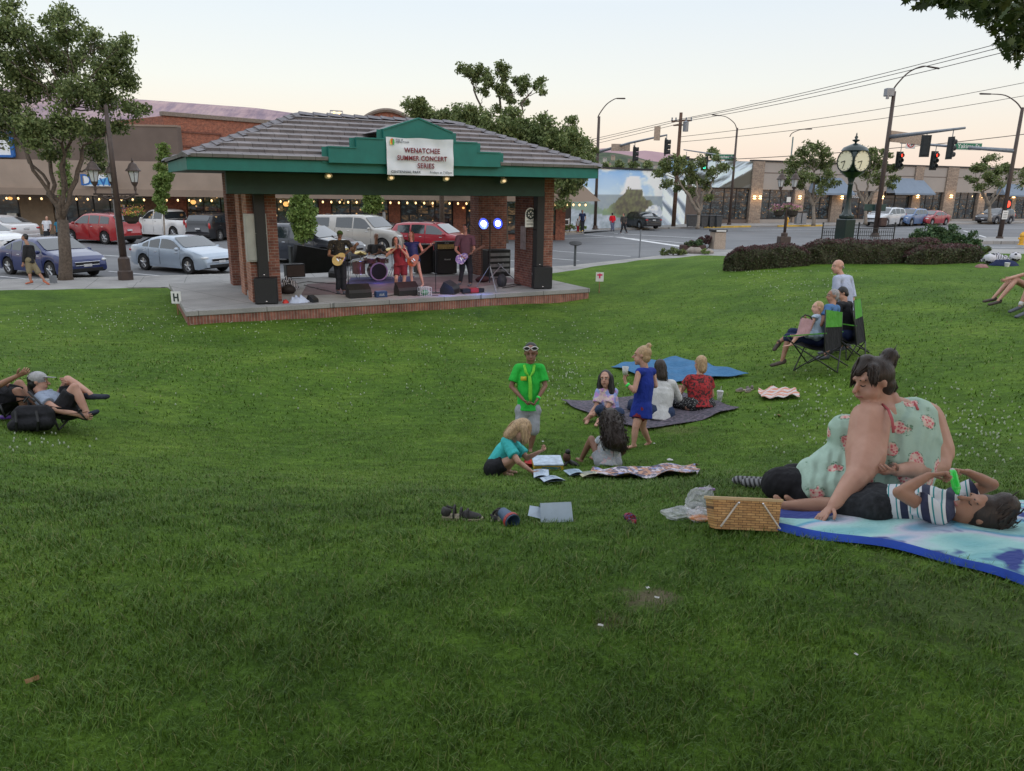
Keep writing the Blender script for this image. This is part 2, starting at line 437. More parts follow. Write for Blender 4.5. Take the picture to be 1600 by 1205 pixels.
tag(mb.build('road_markings', WPAINT), kind='structure')
isl = [GZ(*p) for p in ((1490, 386), (1545, 379), (1640, 380), (1640, 387))]
mb = MB(); mb.prism([(p.x, p.y) for p in isl], STREET+.16, STREET+.42); tag(mb.build('pavement_island', CONC), kind='structure')
# ----- hills
def ridge_mesh(name, pts, D, depth_, mt, base_z=-8, nz=26, amp=1.0, steps=90, seed=0):
 """a hill: silhouette points (px,py) at distance D; real slope running back depth_"""
 X = [p[0] for p in pts]; Y = [p[1] for p in pts]
 xs_ = np.linspace(X[0], X[-1], steps); ys_ = np.interp(xs_, X, Y)
 top = [W(x, y, D) for x, y in zip(xs_, ys_)]
 rg = np.random.default_rng(seed)
 ph = rg.uniform(0, 6.28, 12); fr = rg.uniform(4, 60, 12); am = 1/fr**.8
 P = []
 for i, p in enumerate(top):
  for j in range(nz+1):
   t = j/nz
   if t <= .8:                      # front slope rising to the crest
    u = t/.8; z = base_z+(p.z-base_z)*(u**1.25 if True else u); back = -depth_*(1-u)
   else:
    u = (t-.8)/.2; z = p.z+(base_z-p.z)*u*.4; back = depth_*.6*u
   s_ = i/steps*6.28
   g_ = sum(a_*math.sin(f_*s_*.5+q_+t*3) for a_, f_, q_ in zip(am, fr, ph))
   k_ = math.sin(min(1, t/.8)*PI)
   sc = 1+back/D
   P.append((p.x*sc, p.y*sc+g_*depth_*.05*k_*amp, z+g_*amp*(p.z-base_z)*.10*k_))
 fs = [(i*(nz+1)+j, (i+1)*(nz+1)+j, (i+1)*(nz+1)+j+1, i*(nz+1)+j+1) for i in range(steps-1) for j in range(nz)]
 return tag(MB().add(P, fs).build(name, mt, smooth_=True), kind='structure')
h = NT('dusk lit mesa rock'); v = h.coord(scale=(1, .3, 5)); a1 = h.noise(v, .012, 7, .65); a2 = h.noise(h.coord(scale=(1, .2, .35)), .05, 6, .7)
hc = h.ramp(a1, [(.3, (.25, .19, .22)), (.5, (.36, .275, .29)), (.7, (.43, .335, .32))]); hc = h.mix(.55, hc, h.ramp(a2, [(.38, (.45, .5, .68)), (.58, (1.1, 1.05, 1.05))]), 'MULTIPLY')  # pink dusk glow painted into the rock colour
h.col(hc); h.set(Roughness=1, Specular_IOR_Level=0); h.bump(a2, .6, 6)
ridge_mesh('mesa', [(-500, 120), (-100, 128), (120, 144), (180, 150), (240, 154), (400, 166), (500, 180), (560, 193), (640, 222), (760, 258)], 1500, 420, h.m, amp=.8, seed=2)
h2 = NT('far hill'); v = h2.coord(); a1 = h2.noise(v, .006, 6)
h2.col(h2.ramp(a1, [(.3, (.29, .20, .23)), (.7, (.40, .28, .30))])); h2.set(Roughness=1, Specular_IOR_Level=0)  # dusk glow put into the hill colour as pink
ridge_mesh('far_hill', [(860, 262), (905, 242), (935, 231), (955, 230), (980, 236), (1010, 234), (1040, 238), (1075, 247), (1120, 255), (1180, 262), (1400, 264), (1800, 268)], 1900, 300, h2.m, amp=.25, seed=4)
h3 = NT('wooded hillside'); v = h3.coord(); a1 = h3.noise(v, .035, 7, .7)
h3.col(h3.ramp(a1, [(.36, (.055, .075, .06)), (.55, (.10, .12, .085)), (.68, (.21, .175, .13))])); h3.set(Roughness=1, Specular_IOR_Level=0); h3.bump(a1, .8, 5)
ridge_mesh('hillside', [(820, 262), (880, 252), (920, 241), (945, 236), (965, 238), (990, 243), (1015, 250), (1045, 254), (1100, 258), (1200, 262), (1320, 263), (1600, 266)], 620, 240, h3.m, amp=1.4, seed=9)
# ----- trees, shrubs
BARK = mat('bark', (.085, .065, .05), .9, .4, 14, .8, 30); BARKL = mat('pale bark', (.20, .17, .14), .9, .35, 12, .6, 30)
def leafmats(key, cols, trans=.12):
 out = []
 for i, c_ in enumerate(cols):
  t = NT(f'{key} leaf {i}'); n_ = t.noise(t.coord(), 1.5, 3)
  t.col(t.ramp(n_, [(.3, tuple(x*.75 for x in c_)), (.7, tuple(x*1.25 for x in c_))])); t.set(Roughness=.6, Specular_IOR_Level=.25)
  tr = t.n('ShaderNodeBsdfTranslucent'); tr.inputs[0].default_value = (*[x*1.6 for x in c_], 1)
  mx = t.n('ShaderNodeMixShader'); mx.inputs[0].default_value = trans
  t.l(t.b.outputs[0], mx.inputs[1]); t.l(tr.outputs[0], mx.inputs[2]); t.l(mx.outputs[0], t.t.nodes['Material Output'].inputs[0])
  out.append(t.m)
 return out
LF_ELM = leafmats('dusky', [(.12, .16, .055), (.08, .115, .04), (.19, .23, .095)], .2)
LF_PEAR = leafmats('bright', [(.13, .20, .045), (.09, .15, .035), (.18, .25, .07)])
LF_LOC = leafmats('locust', [(.12, .155, .05), (.085, .12, .04), (.16, .19, .075)])
LF_HEDGE = leafmats('barberry', [(.058, .046, .034), (.045, .045, .024), (.09, .095, .048), (.06, .085, .036)])
LF_HEDGETOP = leafmats('barberry top', [(.11, .05, .055), (.08, .04, .04), (.06, .04, .035)])
LF_SHRUB = leafmats('shrub', [(.05, .10, .04), (.035, .075, .03), (.08, .13, .05)])
LF_FLOWER = leafmats('flower', [(.55, .22, .33), (.6, .35, .42), (.35, .1, .2)])
def leaves(name, centers, radii, per, size, mats, parent, flat=.5, drop=0, shape='leaf', seed=1):
 """leaf-sized faces gathered in clumps: centers (N,3), radii (N,)"""
 rg = np.random.default_rng(seed); C_ = np.repeat(np.asarray(centers), per, 0); Rr = np.repeat(np.asarray(radii), per)
 N = len(C_); d = rg.normal(size=(N, 3)); d /= np.linalg.norm(d, axis=1)[:, None]; d *= (rg.uniform(0, 1, N)**.55)[:, None]
 pos = C_+d*Rr[:, None]*np.array([1, 1, .75])
 pos[:, 2] -= drop*rg.uniform(0, 1, N)
 a = rg.normal(size=(N, 3)); a[:, 2] -= .35; a /= np.linalg.norm(a, axis=1)[:, None]
 b = np.cross(a, rg.normal(size=(N, 3))+np.array([0, 0, flat*2])); b /= np.linalg.norm(b, axis=1)[:, None]+1e-6
 s_ = size*rg.uniform(.6, 1.3, N)[:, None]
 if shape == 'leaf':
  vv = np.stack([pos-a*s_*.5, pos+b*s_*.26, pos+a*s_*.5, pos-b*s_*.26], 1)
  return np_mesh(name, vv, 4, [(0, 1, 2, 3)], mats, parent, rg.integers(0, len(mats), N))
 lob = [(0, -.5), (.08, -.3), (.3, -.32), (.16, -.12), (.42, -.02), (.17, .06), (.33, .3), (.1, .22), (0, .55), (-.1, .22), (-.33, .3), (-.17, .06), (-.42, -.02), (-.16, -.12), (-.3, -.32), (-.08, -.3)]
 vv = np.stack([pos+a*s_*y_+b*s_*x_ for x_, y_ in lob], 1)
 return np_mesh(name, vv, 16, [tuple(range(16))], mats, parent, rg.integers(0, len(mats), N))
def limb(mb, p, q, r0, r1, wob=.08, n=6, seed=0):
 rd = random.Random(seed); p = Vector(p); q = Vector(q); L = (q-p).length; pts = []
 for i in range(n+1):
  t = i/n; c_ = p.lerp(q, t)
  if 0 < i < n: c_ += Vector((rd.uniform(-1, 1), rd.uniform(-1, 1), rd.uniform(-.4, .4)))*L*wob*.5
  pts.append(c_)
 mb.tube(pts, [r0+(r1-r0)*i/n for i in range(n+1)], 7)
 return pts
def tree(name, label, base, blobs, trunk_r, forks, lmats, bark, size, clump=.45, dens=1.0, per=60, group=None, seed=1, fork_z=None, cat='tree', bare=0, shape='leaf', twigs=2, drop=0):
 """blobs: (centre Vector, radius); trunk rises to forks (list of points) then limbs reach each blob"""
 rd = random.Random(seed); rg = np.random.default_rng(seed)
 base = Vector(base); t = thing(name, label, cat, base, 0, group)
 mb = MB(); ends = []
 f0 = fork_z if fork_z is not None else base+Vector((0, 0, 1.5))
 mb.tube([base-Vector((0, 0, .1)), base+Vector((0, 0, .12)), base.lerp(f0, .35)+Vector((.03, 0, 0)), f0], [trunk_r*1.15, trunk_r*.9, trunk_r*.8, trunk_r*.72], 10)
 if not forks: forks = [(f0, trunk_r*.8)]
 nodes = []
 for fp, fr in forks:
  fp = Vector(fp)
  if (fp-f0).length > .05: pts = limb(mb, f0, fp, fr*1.35, fr, .1, 7, rd.random())
  else: pts = [fp]
  nodes += [(p_, fr) for p_ in pts[len(pts)//2:]]
 cs = []; rs = []
 for bi, (bc, br_) in enumerate(blobs):
  bc = Vector(bc); nd = min(nodes, key=lambda q: (q[0]-bc).length+(2 if q[0].z > bc.z+.2 else 0))
  pts = limb(mb, nd[0], bc, max(.012, nd[1]*.55), max(.006, nd[1]*.14), .14, 6, bi+seed)
  ncl = max(3, int(br_**2/clump**2*3.2*dens))
  for q in range(ncl):
   d = Vector((rd.gauss(0, 1), rd.gauss(0, 1), rd.gauss(0, 1))).normalized()*br_*(rd.random()**.45)
   c_ = bc+Vector((d.x, d.y, d.z*.85)); cs.append(c_); rs.append(clump*rd.uniform(.55, 1.15))
   if q % twigs == 0: mb.tube([pts[-2 if q % 3 else -3], bc.lerp(c_, .5)+Vector((rd.uniform(-.1, .1), rd.uniform(-.1, .1), .03)), c_], [max(.008, nd[1]*.13), .008, .004], 4)
 mb.build('trunk', bark, t, smooth_=True, world=True)
 cs = np.array([tuple(c_-base) for c_ in cs])
 leaves('crown', cs, rs, per, size, lmats, t, seed=seed, shape=shape, drop=drop)
 return t
def blobs_px(lst, D, dj=1.2, seed=3, fat=1):
 """(px,py,radius_px) -> spheres round depth D"""
 rd = random.Random(seed); out = []
 for x, y, r_ in lst:
  out.append((W(x, y, D+rd.uniform(-dj, dj)), r_*D/FPX*fat))
 return out
tb = GZ(103, 437, -3.41); D = depth(tb)
bl = [(18, 45, 34), (25, 95, 34), (10, 150, 30), (60, 70, 30), (60, 130, 34), (50, 190, 28), (105, 40, 30), (100, 90, 32), (118, 140, 32), (100, 190, 28), (150, 70, 30), (160, 110, 30), (165, 150, 26), (190, 85, 22), (195, 125, 22), (192, 60, 12), (140, 200, 24), (150, 235, 20), (208, 165, 17), (222, 172, 10), (180, 190, 16), (-25, 70, 36), (-30, 140, 36), (95, 18, 12), (15, 10, 16), (55, 215, 20), (20, 205, 22), (85, 235, 16), (-20, 190, 25), (155, 262, 7)]
def Wt(x, y, dd=0): return W(x, y, D+dd)
tree('shade_tree', 'big dark green tree with forked trunk at the left by the blue sedan', tb, blobs_px(bl, D, 1.6), .26,
     [(Wt(78, 300, .3), .085), (Wt(40, 235, -.3), .055), (Wt(72, 215, .6), .06), (Wt(96, 225, -.5), .055), (Wt(128, 235, .2), .07), (Wt(108, 170, 0), .05), (Wt(25, 215, .4), .045)], LF_ELM, BARK, .135, .42, 2.1, 110, fork_z=Wt(98, 345), seed=11, drop=.15)
D = 41
bl = [(650, 170, 16), (665, 185, 20), (690, 190, 20), (720, 185, 18), (745, 190, 20), (730, 175, 12), (655, 160, 9), (680, 205, 22), (720, 210, 25)]
tree('round_tree', 'low round tree showing above the pavilion roof left of the tall one', GZ(690, 388), blobs_px(bl, D, 1, 3, 1.15), .18, [(W(690, 240, D), .12)], LF_ELM, BARK, .18, .46, 2.6, 85, fork_z=W(690, 290, D), group='trees behind the pavilion', seed=21)
D = 43
bl = [(727, 108, 11), (736, 115, 11), (748, 105, 7), (740, 125, 9), (757, 118, 9), (765, 130, 12), (783, 108, 11), (790, 120, 9), (782, 140, 11), (755, 145, 8), (793, 145, 9), (776, 170, 8), (810, 125, 10), (822, 128, 10), (812, 142, 8), (800, 155, 7), (820, 160, 4), (844, 130, 8), (848, 143, 8), (836, 137, 5)]
tree('tall_thin_tree', 'tall thin airy tree rising highest above the pavilion', GZ(790, 380), blobs_px(bl, D, 1.2), .2,
     [(W(758, 175, D), .10), (W(740, 140, D), .05), (W(775, 140, D), .06), (W(812, 180, D), .09), (W(800, 150, D), .04), (W(825, 150, D), .05), (W(856, 172, D), .03)], LF_ELM, BARK, .17, .34, 2.4, 60, fork_z=W(785, 240, D), group='trees behind the pavilion', seed=22)
D = 37
bl = [(770, 200, 20), (800, 190, 18), (800, 215, 25), (830, 205, 18), (840, 225, 26), (857, 200, 9), (868, 215, 18), (893, 200, 10), (890, 220, 17), (900, 240, 18), (918, 232, 12), (915, 252, 11), (870, 250, 22), (885, 270, 20), (910, 268, 10), (860, 290, 14), (885, 298, 10), (900, 282, 10), (750, 215, 18), (780, 230, 25), (820, 245, 25), (852, 185, 6), (892, 188, 5), (879, 318, 7)]
tree('broad_tree', 'broad dense dark tree behind the right half of the pavilion', GZ(845, 395), blobs_px(bl, D, 1.6, 3, 1.2), .22,
     [(W(800, 240, D), .12), (W(850, 240, D), .12), (W(880, 250, D), .09)], LF_ELM, BARK, .18, .46, 2.9, 85, fork_z=W(838, 300, D), group='trees behind the pavilion', seed=23)
def column_tree(label, px, yb, y0, y1, wpx, D, per=75, seed=1, stem=330):
 base = W(px, yb, D); base.z = STREET
 bl = []; n_ = 9; rd = random.Random(seed)
 for i in range(n_):
  t = i/(n_-1); y = y1+(y0-y1)*t; w = wpx*(math.sin(PI*(.12+.8*t))**.7)*(1-.35*t)
  bl.append((px+rd.uniform(-.12, .12)*w, y, max(2.5, w*.55)))
  bl.append((px+rd.choice((-1, 1))*w*.35, y+rd.uniform(-4, 4), max(2, w*.32)))
 return tree('columnar_tree', label, base, blobs_px(bl, D, .15, seed), .055, [(W(px, y0+8, D), .03)], LF_PEAR, BARKL, .15, .26, 2.2, per, group='columnar street trees', fork_z=W(px, y1-4, D), seed=seed, twigs=3)
column_tree('narrow columnar tree left of the pavilion in front of the beige shop', 255, 375, 228, 326, 26, 38, 60, 31)
column_tree('fullest bright columnar tree seen through the pavilion by the guitarist', 473, 398, 293, 370, 36, 33, 90, 32)
column_tree('small pale columnar tree seen through the middle of the pavilion', 581, 365, 292, 328, 27, 44, 60, 33)
column_tree('thin sapling half hidden behind the big left tree', 101, 375, 235, 300, 16, 40, 40, 34)
def street_tree(label, px, yb, D, blobs, forks, fz, seed, per=60, cat='tree'):
 base = W(px, yb, D)
 return tree('street_tree', label, base, blobs_px(blobs, D, 1.5, seed), .17, [(W(x, y, D+dd), r_) for x, y, dd, r_ in forks], LF_LOC, BARKL, .22, .5, 1.5, per+25, group='street trees on the right', fork_z=W(*fz, D), seed=seed)
street_tree('wide open tree in front of the mountain mural', 1090, 356, 62, [(1035, 265, 12), (1055, 262, 14), (1040, 285, 9), (1060, 290, 12), (1075, 262, 12), (1085, 280, 13), (1095, 255, 10), (1110, 270, 12), (1100, 290, 10), (1080, 298, 10), (1125, 262, 9), (1120, 245, 6), (1030, 272, 6), (1105, 308, 6), (1068, 250, 8), (1135, 262, 5)],
   [(1072, 300, 0, .14), (1100, 300, .5, .12), (1115, 280, .5, .08), (1060, 280, 0, .08), (1088, 285, -.5, .08)], (1092, 335), 41)
street_tree('round tree standing left of the street clock', 1271, 351, 62, [(1255, 240, 12), (1275, 232, 11), (1290, 240, 12), (1240, 255, 12), (1265, 255, 14), (1290, 258, 13), (1235, 272, 10), (1255, 275, 12), (1280, 278, 12), (1300, 270, 10), (1285, 295, 9), (1250, 290, 8), (1230, 282, 7), (1303, 285, 7), (1268, 226, 6)],
   [(1262, 300, 0, .12), (1285, 300, .4, .11), (1250, 280, 0, .07), (1293, 280, 0, .06), (1272, 270, 0, .07)], (1271, 322), 42)
street_tree('leafy tree right of the clock behind the grey signal pole', 1352, 349, 62, [(1345, 240, 10), (1365, 237, 11), (1380, 245, 10), (1340, 258, 10), (1362, 258, 13), (1385, 262, 12), (1398, 262, 7), (1350, 275, 8), (1375, 278, 11), (1395, 280, 8), (1390, 290, 7), (1345, 234, 6)],
   [(1340, 300, 0, .12), (1365, 300, .4, .11), (1335, 285, 0, .06), (1378, 282, 0, .06), (1358, 270, 0, .07)], (1352, 320), 43)
street_tree('street tree furthest right partly behind the dark pole', 1546, 345, 66, [(1525, 265, 11), (1540, 258, 12), (1550, 250, 8), (1560, 268, 10), (1520, 278, 9), (1545, 278, 12), (1535, 290, 9), (1560, 285, 9), (1575, 262, 8), (1580, 275, 9), (1600, 270, 9), (1598, 285, 8)],
   [(1535, 300, 0, .12), (1555, 300, .4, .11), (1525, 285, 0, .06), (1575, 280, 0, .06)], (1546, 322), 44)
for i, (px, y, r_, D) in enumerate(((945, 262, 7, 140), (968, 258, 6, 150), (915, 262, 9, 120), (930, 268, 8, 110), (990, 257, 6, 160), (1012, 258, 5, 170), (1040, 254, 5, 150), (1052, 249, 6, 130), (1114, 240, 7, 110), (1345, 258, 4, 150), (1140, 250, 4, 120), (1570, 262, 5, 130), (903, 255, 9, 100))):
 base = W(px, y, D); base.z = STREET
 lab = ['hazy green tree above the mural wall, ', 'dark tuft of a tree on the rise, ', 'small far tree top, '][i % 3]+['just right of the pavilion eave', 'above the hanging signal', 'left edge of the mural', 'behind the mural parapet', 'between the two signals', 'below the pink hill', 'left of the wooden pole', 'right of the wooden pole', 'over the green street sign', 'behind the grey pole', 'beside the sign pole', 'right end over the roofs', 'beside the broad dark tree'][i]
 tree('far_tree', lab, base, [(W(px+dx, y+dy, D), r_*k_*D/FPX) for dx, dy, k_ in ((0, 0, .8), (r_*.7, 2, .6), (-r_*.7, 2, .6), (0, -r_*.6, .5))], .15, None, LF_ELM, BARK, .5, .9, .8, 40, group='far trees beyond the roofs', seed=60+i)
# ----- oak crown overhead (its lowest boughs hang into the picture)
rd = random.Random(77)
ob = Vector((5.5, -4.2, hz(5.5, -4.2)))
oak = thing('oak_tree', 'oak with lobed dark leaves hanging in at the top right corner', 'tree', ob)
mb = MB(); crown_c = []
fork = ob+Vector((-.4, .3, 3.6))
mb.tube([ob-Vector((0, 0, .2)), ob+Vector((0, 0, .3)), ob+Vector((-.1, .1, 2)), fork], [.6, .48, .42, .36], 12)
hang = [(1430, 3), (1450, 10), (1470, 14), (1490, 20), (1505, 24), (1520, 12), (1540, 22), (1560, 30), (1575, 45), (1590, 35), (1597, 55), (1582, 72), (1592, 88), (1580, 96), (1600, 75), (1530, 35), (1550, 45), (1500, 5), (1560, 5), (1585, 10), (1605, 95), (1570, 62)]
for i, (x, y) in enumerate(hang):
 crown_c.append((W(x+8, y-16, 6.6+rd.uniform(-.5, .5)), .17))
tips = [W(1600, 20, 6.6), W(1500, -20, 6.6), W(1700, 40, 6.2), W(1560, -120, 6.2), W(1720, -100, 5.5), W(1420, -90, 6.5)]
for k_ in range(135):  # unseen part of the crown, spread and thickened to shade the foreground
 a_ = rd.uniform(0, 2*PI); q = math.sqrt(rd.random())*5.4
 x_, y_ = 3.6+q*math.cos(a_)*1.6, -1.9+q*math.sin(a_)
 c_ = Vector((x_, y_, 3.2+rd.uniform(0, 2.6)+.1*q))
 dpt = depth(c_)
 if dpt > .2:
  sx = 800+FPX*c_.dot(CR)/dpt; sy = 602-FPX*c_.dot(CU)/dpt
  if sy > -120 and -300 < sx < 1640: continue
 tips.append(c_)
 for j in range(5): crown_c.append((c_+Vector((rd.gauss(0, .6), rd.gauss(0, .6), rd.gauss(0, .3))), .5))
for i, tp in enumerate(tips):
 mid = fork.lerp(tp, .5)+Vector((rd.uniform(-.4, .4), rd.uniform(-.4, .4), .7))
 mb.tube([fork, fork.lerp(mid, .5)+Vector((0, 0, .15)), mid, mid.lerp(tp, .55), tp], [.17, .11, .07, .035, .012], 6)
for c_, r_ in crown_c[:len(hang)]:
 tp = min(tips[:6], key=lambda t_: (t_-c_).length); mb.tube([tp, tp.lerp(c_, .5)+Vector((0, 0, .05)), c_], [.012, .007, .003], 4)
mb.build('trunk', BARK, oak, smooth_=True, world=True)
LF_OAK = leafmats('oak', [(.05, .075, .022), (.035, .055, .018), (.08, .10, .03)])
nh = len(hang)
leaves('crown', np.array([tuple(c_-ob) for c_, r_ in crown_c[:nh]]), [r_ for c_, r_ in crown_c[:nh]], 26, .125, LF_OAK, oak, seed=5, shape='lobed')
leaves('crown', np.array([tuple(c_-ob) for c_, r_ in crown_c[nh:]]), [r_ for c_, r_ in crown_c[nh:]], 60, .26, LF_OAK, oak, seed=6, shape='leaf')
# ----- hedge and planting by the clock
def hedge(name, label, pts, wid, ht, mats_, topm, group=None, cat='hedge', z0=None, n=9000, size=.075):
 """clipped hedge following pts [(x,y)], rounded section"""
 base = Vector((*pts[0], hz(*pts[0]))); t = thing(name, label, cat, base, 0, group)
 mb = MB(); P = []; m_ = 12; N = len(pts)
 path = []
 for i in range(N-1):
  for k_ in range(8): path.append(Vector(pts[i]).lerp(Vector(pts[i+1]), k_/8))
 path.append(Vector(pts[-1])); N = len(path)
 rg = np.random.default_rng(3)
 for i, p in enumerate(path):
  d = (path[min(i+1, N-1)]-path[max(0, i-1)]).normalized(); nn = Vector((-d.y, d.x))
  e = min(1, .25+min(i, N-1-i)/4)
  for j in range(m_):
   a_ = PI*j/(m_-1); cx = math.copysign(abs(math.cos(a_))**.5, math.cos(a_)); sz = math.sin(a_)**.45
   w_ = wid*cx*.5*(e**.5)*(1+.07*rg.normal()); q = p+nn*w_
   P.append((q.x, q.y, hz(p.x, p.y)-.05+ht*sz*(e**.4)*(1+.03*rg.normal())))
 fs = [(i*m_+j, (i+1)*m_+j, (i+1)*m_+j+1, i*m_+j+1) for i in range(N-1) for j in range(m_-1)]
 mb.add(P, fs).build('twig_mass', mats_[2 if 0 else 1], t, world=True)
 A = np.array(P).reshape(N, m_, 3); ii = rg.integers(0, N-1, n); jj = rg.choice(m_-1, n, p=np.array([6, 2, 1, 1, 1, 1, 1, 1, 1, 2, 6])/23); u = rg.random((n, 1)); w = rg.random((n, 1))
 pos = (A[ii, jj]*(1-u)+A[ii+1, jj]*u)*(1-w)+(A[ii, jj+1]*(1-u)+A[ii+1, jj+1]*u)*w
 pos += rg.normal(size=(n, 3))*.025
 top = jj
 topmask = (jj > m_*.3) & (jj < m_*.66)
 for mk, mt, nm in ((~topmask, mats_, 'foliage'), (topmask, topm, 'top_foliage')):
  q = pos[mk]; K = len(q); a_ = rg.normal(size=(K, 3)); a_ /= np.linalg.norm(a_, axis=1)[:, None]; b_ = np.cross(a_, rg.normal(size=(K, 3))); b_ /= np.linalg.norm(b_, axis=1)[:, None]
  s_ = size*rg.uniform(.6, 1.3, K)[:, None]; q = q-np.array(tuple(base))
  np_mesh(nm, np.stack([q-a_*s_*.5, q+b_*s_*.3, q+a_*s_*.5, q-b_*s_*.3], 1), 4, [(0, 1, 2, 3)], mt, t, rg.integers(0, len(mt), K))
 return t
def lawnxy(px, py, D=None):
 p = G(px, py); return (p.x, p.y)
HB = [lawnxy(*p) for p in ((1150, 402), (1240, 402.5), (1330, 404), (1420, 404), (1525, 403))]
HB = [(x, min(26.2, y)+.2) for x, y in HB]
def hx(px, y): return (px-800)/FPX*(y*.967+.256*2.3)
HBy = 25.4
hedge('hedge', 'clipped purple hedge in the middle, running right from under the street clock', [(hx(1245, HBy), HBy+.3), (hx(1330, HBy), HBy), (hx(1420, HBy), HBy), (hx(1465, HBy), HBy)], 1.0, .78, LF_HEDGE, LF_HEDGETOP, 'clipped purple hedges', n=30000, size=.06)
hedge('hedge', 'rounded left end of the clipped purple hedge by the litter bin', [(hx(1137, HBy), HBy+.5), (hx(1180, HBy), HBy+.1), (hx(1262, HBy-.4), HBy-.25)], 1.0, .76, LF_HEDGE, LF_HEDGETOP, 'clipped purple hedges', n=22000, size=.06)
hedge('hedge', 'lower redder hedge at the right under the green shrub', [(hx(1408, HBy-.6), HBy-.55), (hx(1470, HBy-.6), HBy-.5), (hx(1528, HBy-.5), HBy-.2)], .95, .6, LF_HEDGE, LF_HEDGETOP, 'clipped purple hedges', n=17000, size=.06)
def shrub(name, label, base, blobs, lm, size, per=40, clump=.14, group=None, cat='shrub', flowers=None, seed=4):
 t = thing(name, label, cat, base, 0, group); rd_ = random.Random(seed); cs = []; rs = []; mb = MB()
 for (x, y, z), r_ in blobs:
  for k_ in range(max(4, int((r_/clump)**2*3))):
   d = Vector((rd_.gauss(0, 1), rd_.gauss(0, 1), abs(rd_.gauss(0, 1)))).normalized()*r_*rd_.random()**.4
   c_ = (x+d.x, y+d.y, z+d.z); cs.append(c_); rs.append(clump*rd_.uniform(.6, 1.2))
   if k_ % 3 == 0: mb.tube([(x*.3, y*.3, 0), ((x+c_[0])/2, (y+c_[1])/2, c_[2]*.6), c_], [.015, .008, .004], 4)
 mb.build('stem', BARK, t)
 leaves('foliage', np.array(cs), rs, per, size, lm, t, seed=seed)
 if flowers:
  k_ = len(cs)//2; leaves('flowers', np.array(cs[:k_]), [r__*1.15 for r__ in rs[:k_]], flowers[1], flowers[2], flowers[0], t, seed=seed+1)
 return t
gx = hx(1465, 27); p = Vector((gx, 27.2, hz(gx, 27.2)))
shrub('evergreen_shrub', 'wide green evergreen shrub behind the purple hedge', p, [((-.9, 0, .35), .5), ((-.3, 0, .5), .55), ((.3, .1, .5), .55), ((.9, 0, .35), .5), ((0, -.3, .35), .5), ((1.2, 0, .2), .35), ((-1.3, 0, .2), .3)], LF_SHRUB, .1, 60, .16, seed=8)
p = GZ(1457+75, 400, -2.35); p = W(1534, 396, 27); p.z = hz(p.x, p.y)
shrub('grass_clump', 'wispy grey green clump at the right end of the hedge', p, [((0, 0, .1), .22), ((.15, 0, .15), .15)], LF_LOC, .12, 30, .1, seed=9, cat='plant')
def gl(px, py, z=-3.42): return GZ(px, py, z)
p = gl(1052, 399, -3.36); shrub('flower_bed_plant', 'low yellowish ground plant at the tip of the corner bed', p, [((-.5, 0, .05), .25), ((0, 0, .1), .3), ((.45, 0, .08), .25)], LF_LOC, .1, 40, .12, 'plants in the corner bed', 'plant', seed=12)
p = gl(1100, 390, -3.36); shrub('flower_bed_plant', 'spiky maroon plant beside the litter bin', p, [((0, 0, .4), .4), ((.4, 0, .5), .35)], LF_HEDGETOP, .14, 40, .14, 'plants in the corner bed', 'plant', seed=13)
p = gl(1083, 392, -3.36); shrub('flower_bed_plant', 'pink flowering plant in the low corner planter', p, [((-.2, 0, .3), .3), ((.2, 0, .35), .3)], LF_SHRUB, .1, 40, .12, 'plants in the corner bed', 'plant', (LF_FLOWER, 10, .07), seed=14)
p = gl(1101, 398, -3.36); shrub('flower_bed_plant', 'bright yellow green tuft in front of the corner bed', p, [((0, 0, .08), .22)], LF_PEAR, .08, 40, .1, 'plants in the corner bed', 'plant', seed=15)
p = gl(1085, 396, -3.36)
ROCK = mat('boulder stone', (.26, .23, .2), .9, .3, 4, .6)
for i, (dx, lab, s_) in enumerate(((-1.2, 'small tan boulder at the left tip of the bed', .28), (0, 'wide tan boulder below the flowers', .5), (.7, 'tan boulder beside the yellow tuft', .35))):
 t = thing('boulder', lab, 'boulder', p+Vector((dx, -.1, 0)), 0, 'boulders round the corner bed')
 bm_ = MB(); bm_.ell((0, 0, s_*.25), (s_, s_*.6, s_*.45), n=10, k=7); rr = random.Random(i)
 bm_.v = [(x+rr.uniform(-1, 1)*s_*.1, y+rr.uniform(-1, 1)*s_*.08, z+rr.uniform(-1, 1)*s_*.08) for x, y, z in bm_.v]
 bm_.build('rock', ROCK, t, smooth_=True)
p = GZ(890, 366); p.z += .14
shrub('flower_bed_plant', 'green and pink flower bed behind the yellow kerb', p, [((-1.6, 0, .25), .4), ((-.8, .2, .3), .4), ((0, 0, .3), .4), ((.8, 0, .3), .45), ((-2.2, .3, .6), .4)], LF_PEAR, .14, 36, .2, 'plants in the corner bed', 'plant', (LF_FLOWER, 8, .12), seed=16)
for i, (px, lab, lm, h_) in enumerate(((945, 'olive shrub beside the signal pole at the mural', LF_LOC, .5), (966, 'dark red shrub behind the walker in red', LF_HEDGETOP, .6))):
 p = GZ(px, 357); p.z += .1; shrub('mural_shrub', lab, p, [((-.3, 0, h_*.7), h_), ((.4, 0, h_*.7), h_)], lm, .2, 40, .25, 'shrubs at the foot of the mural', seed=30+i)
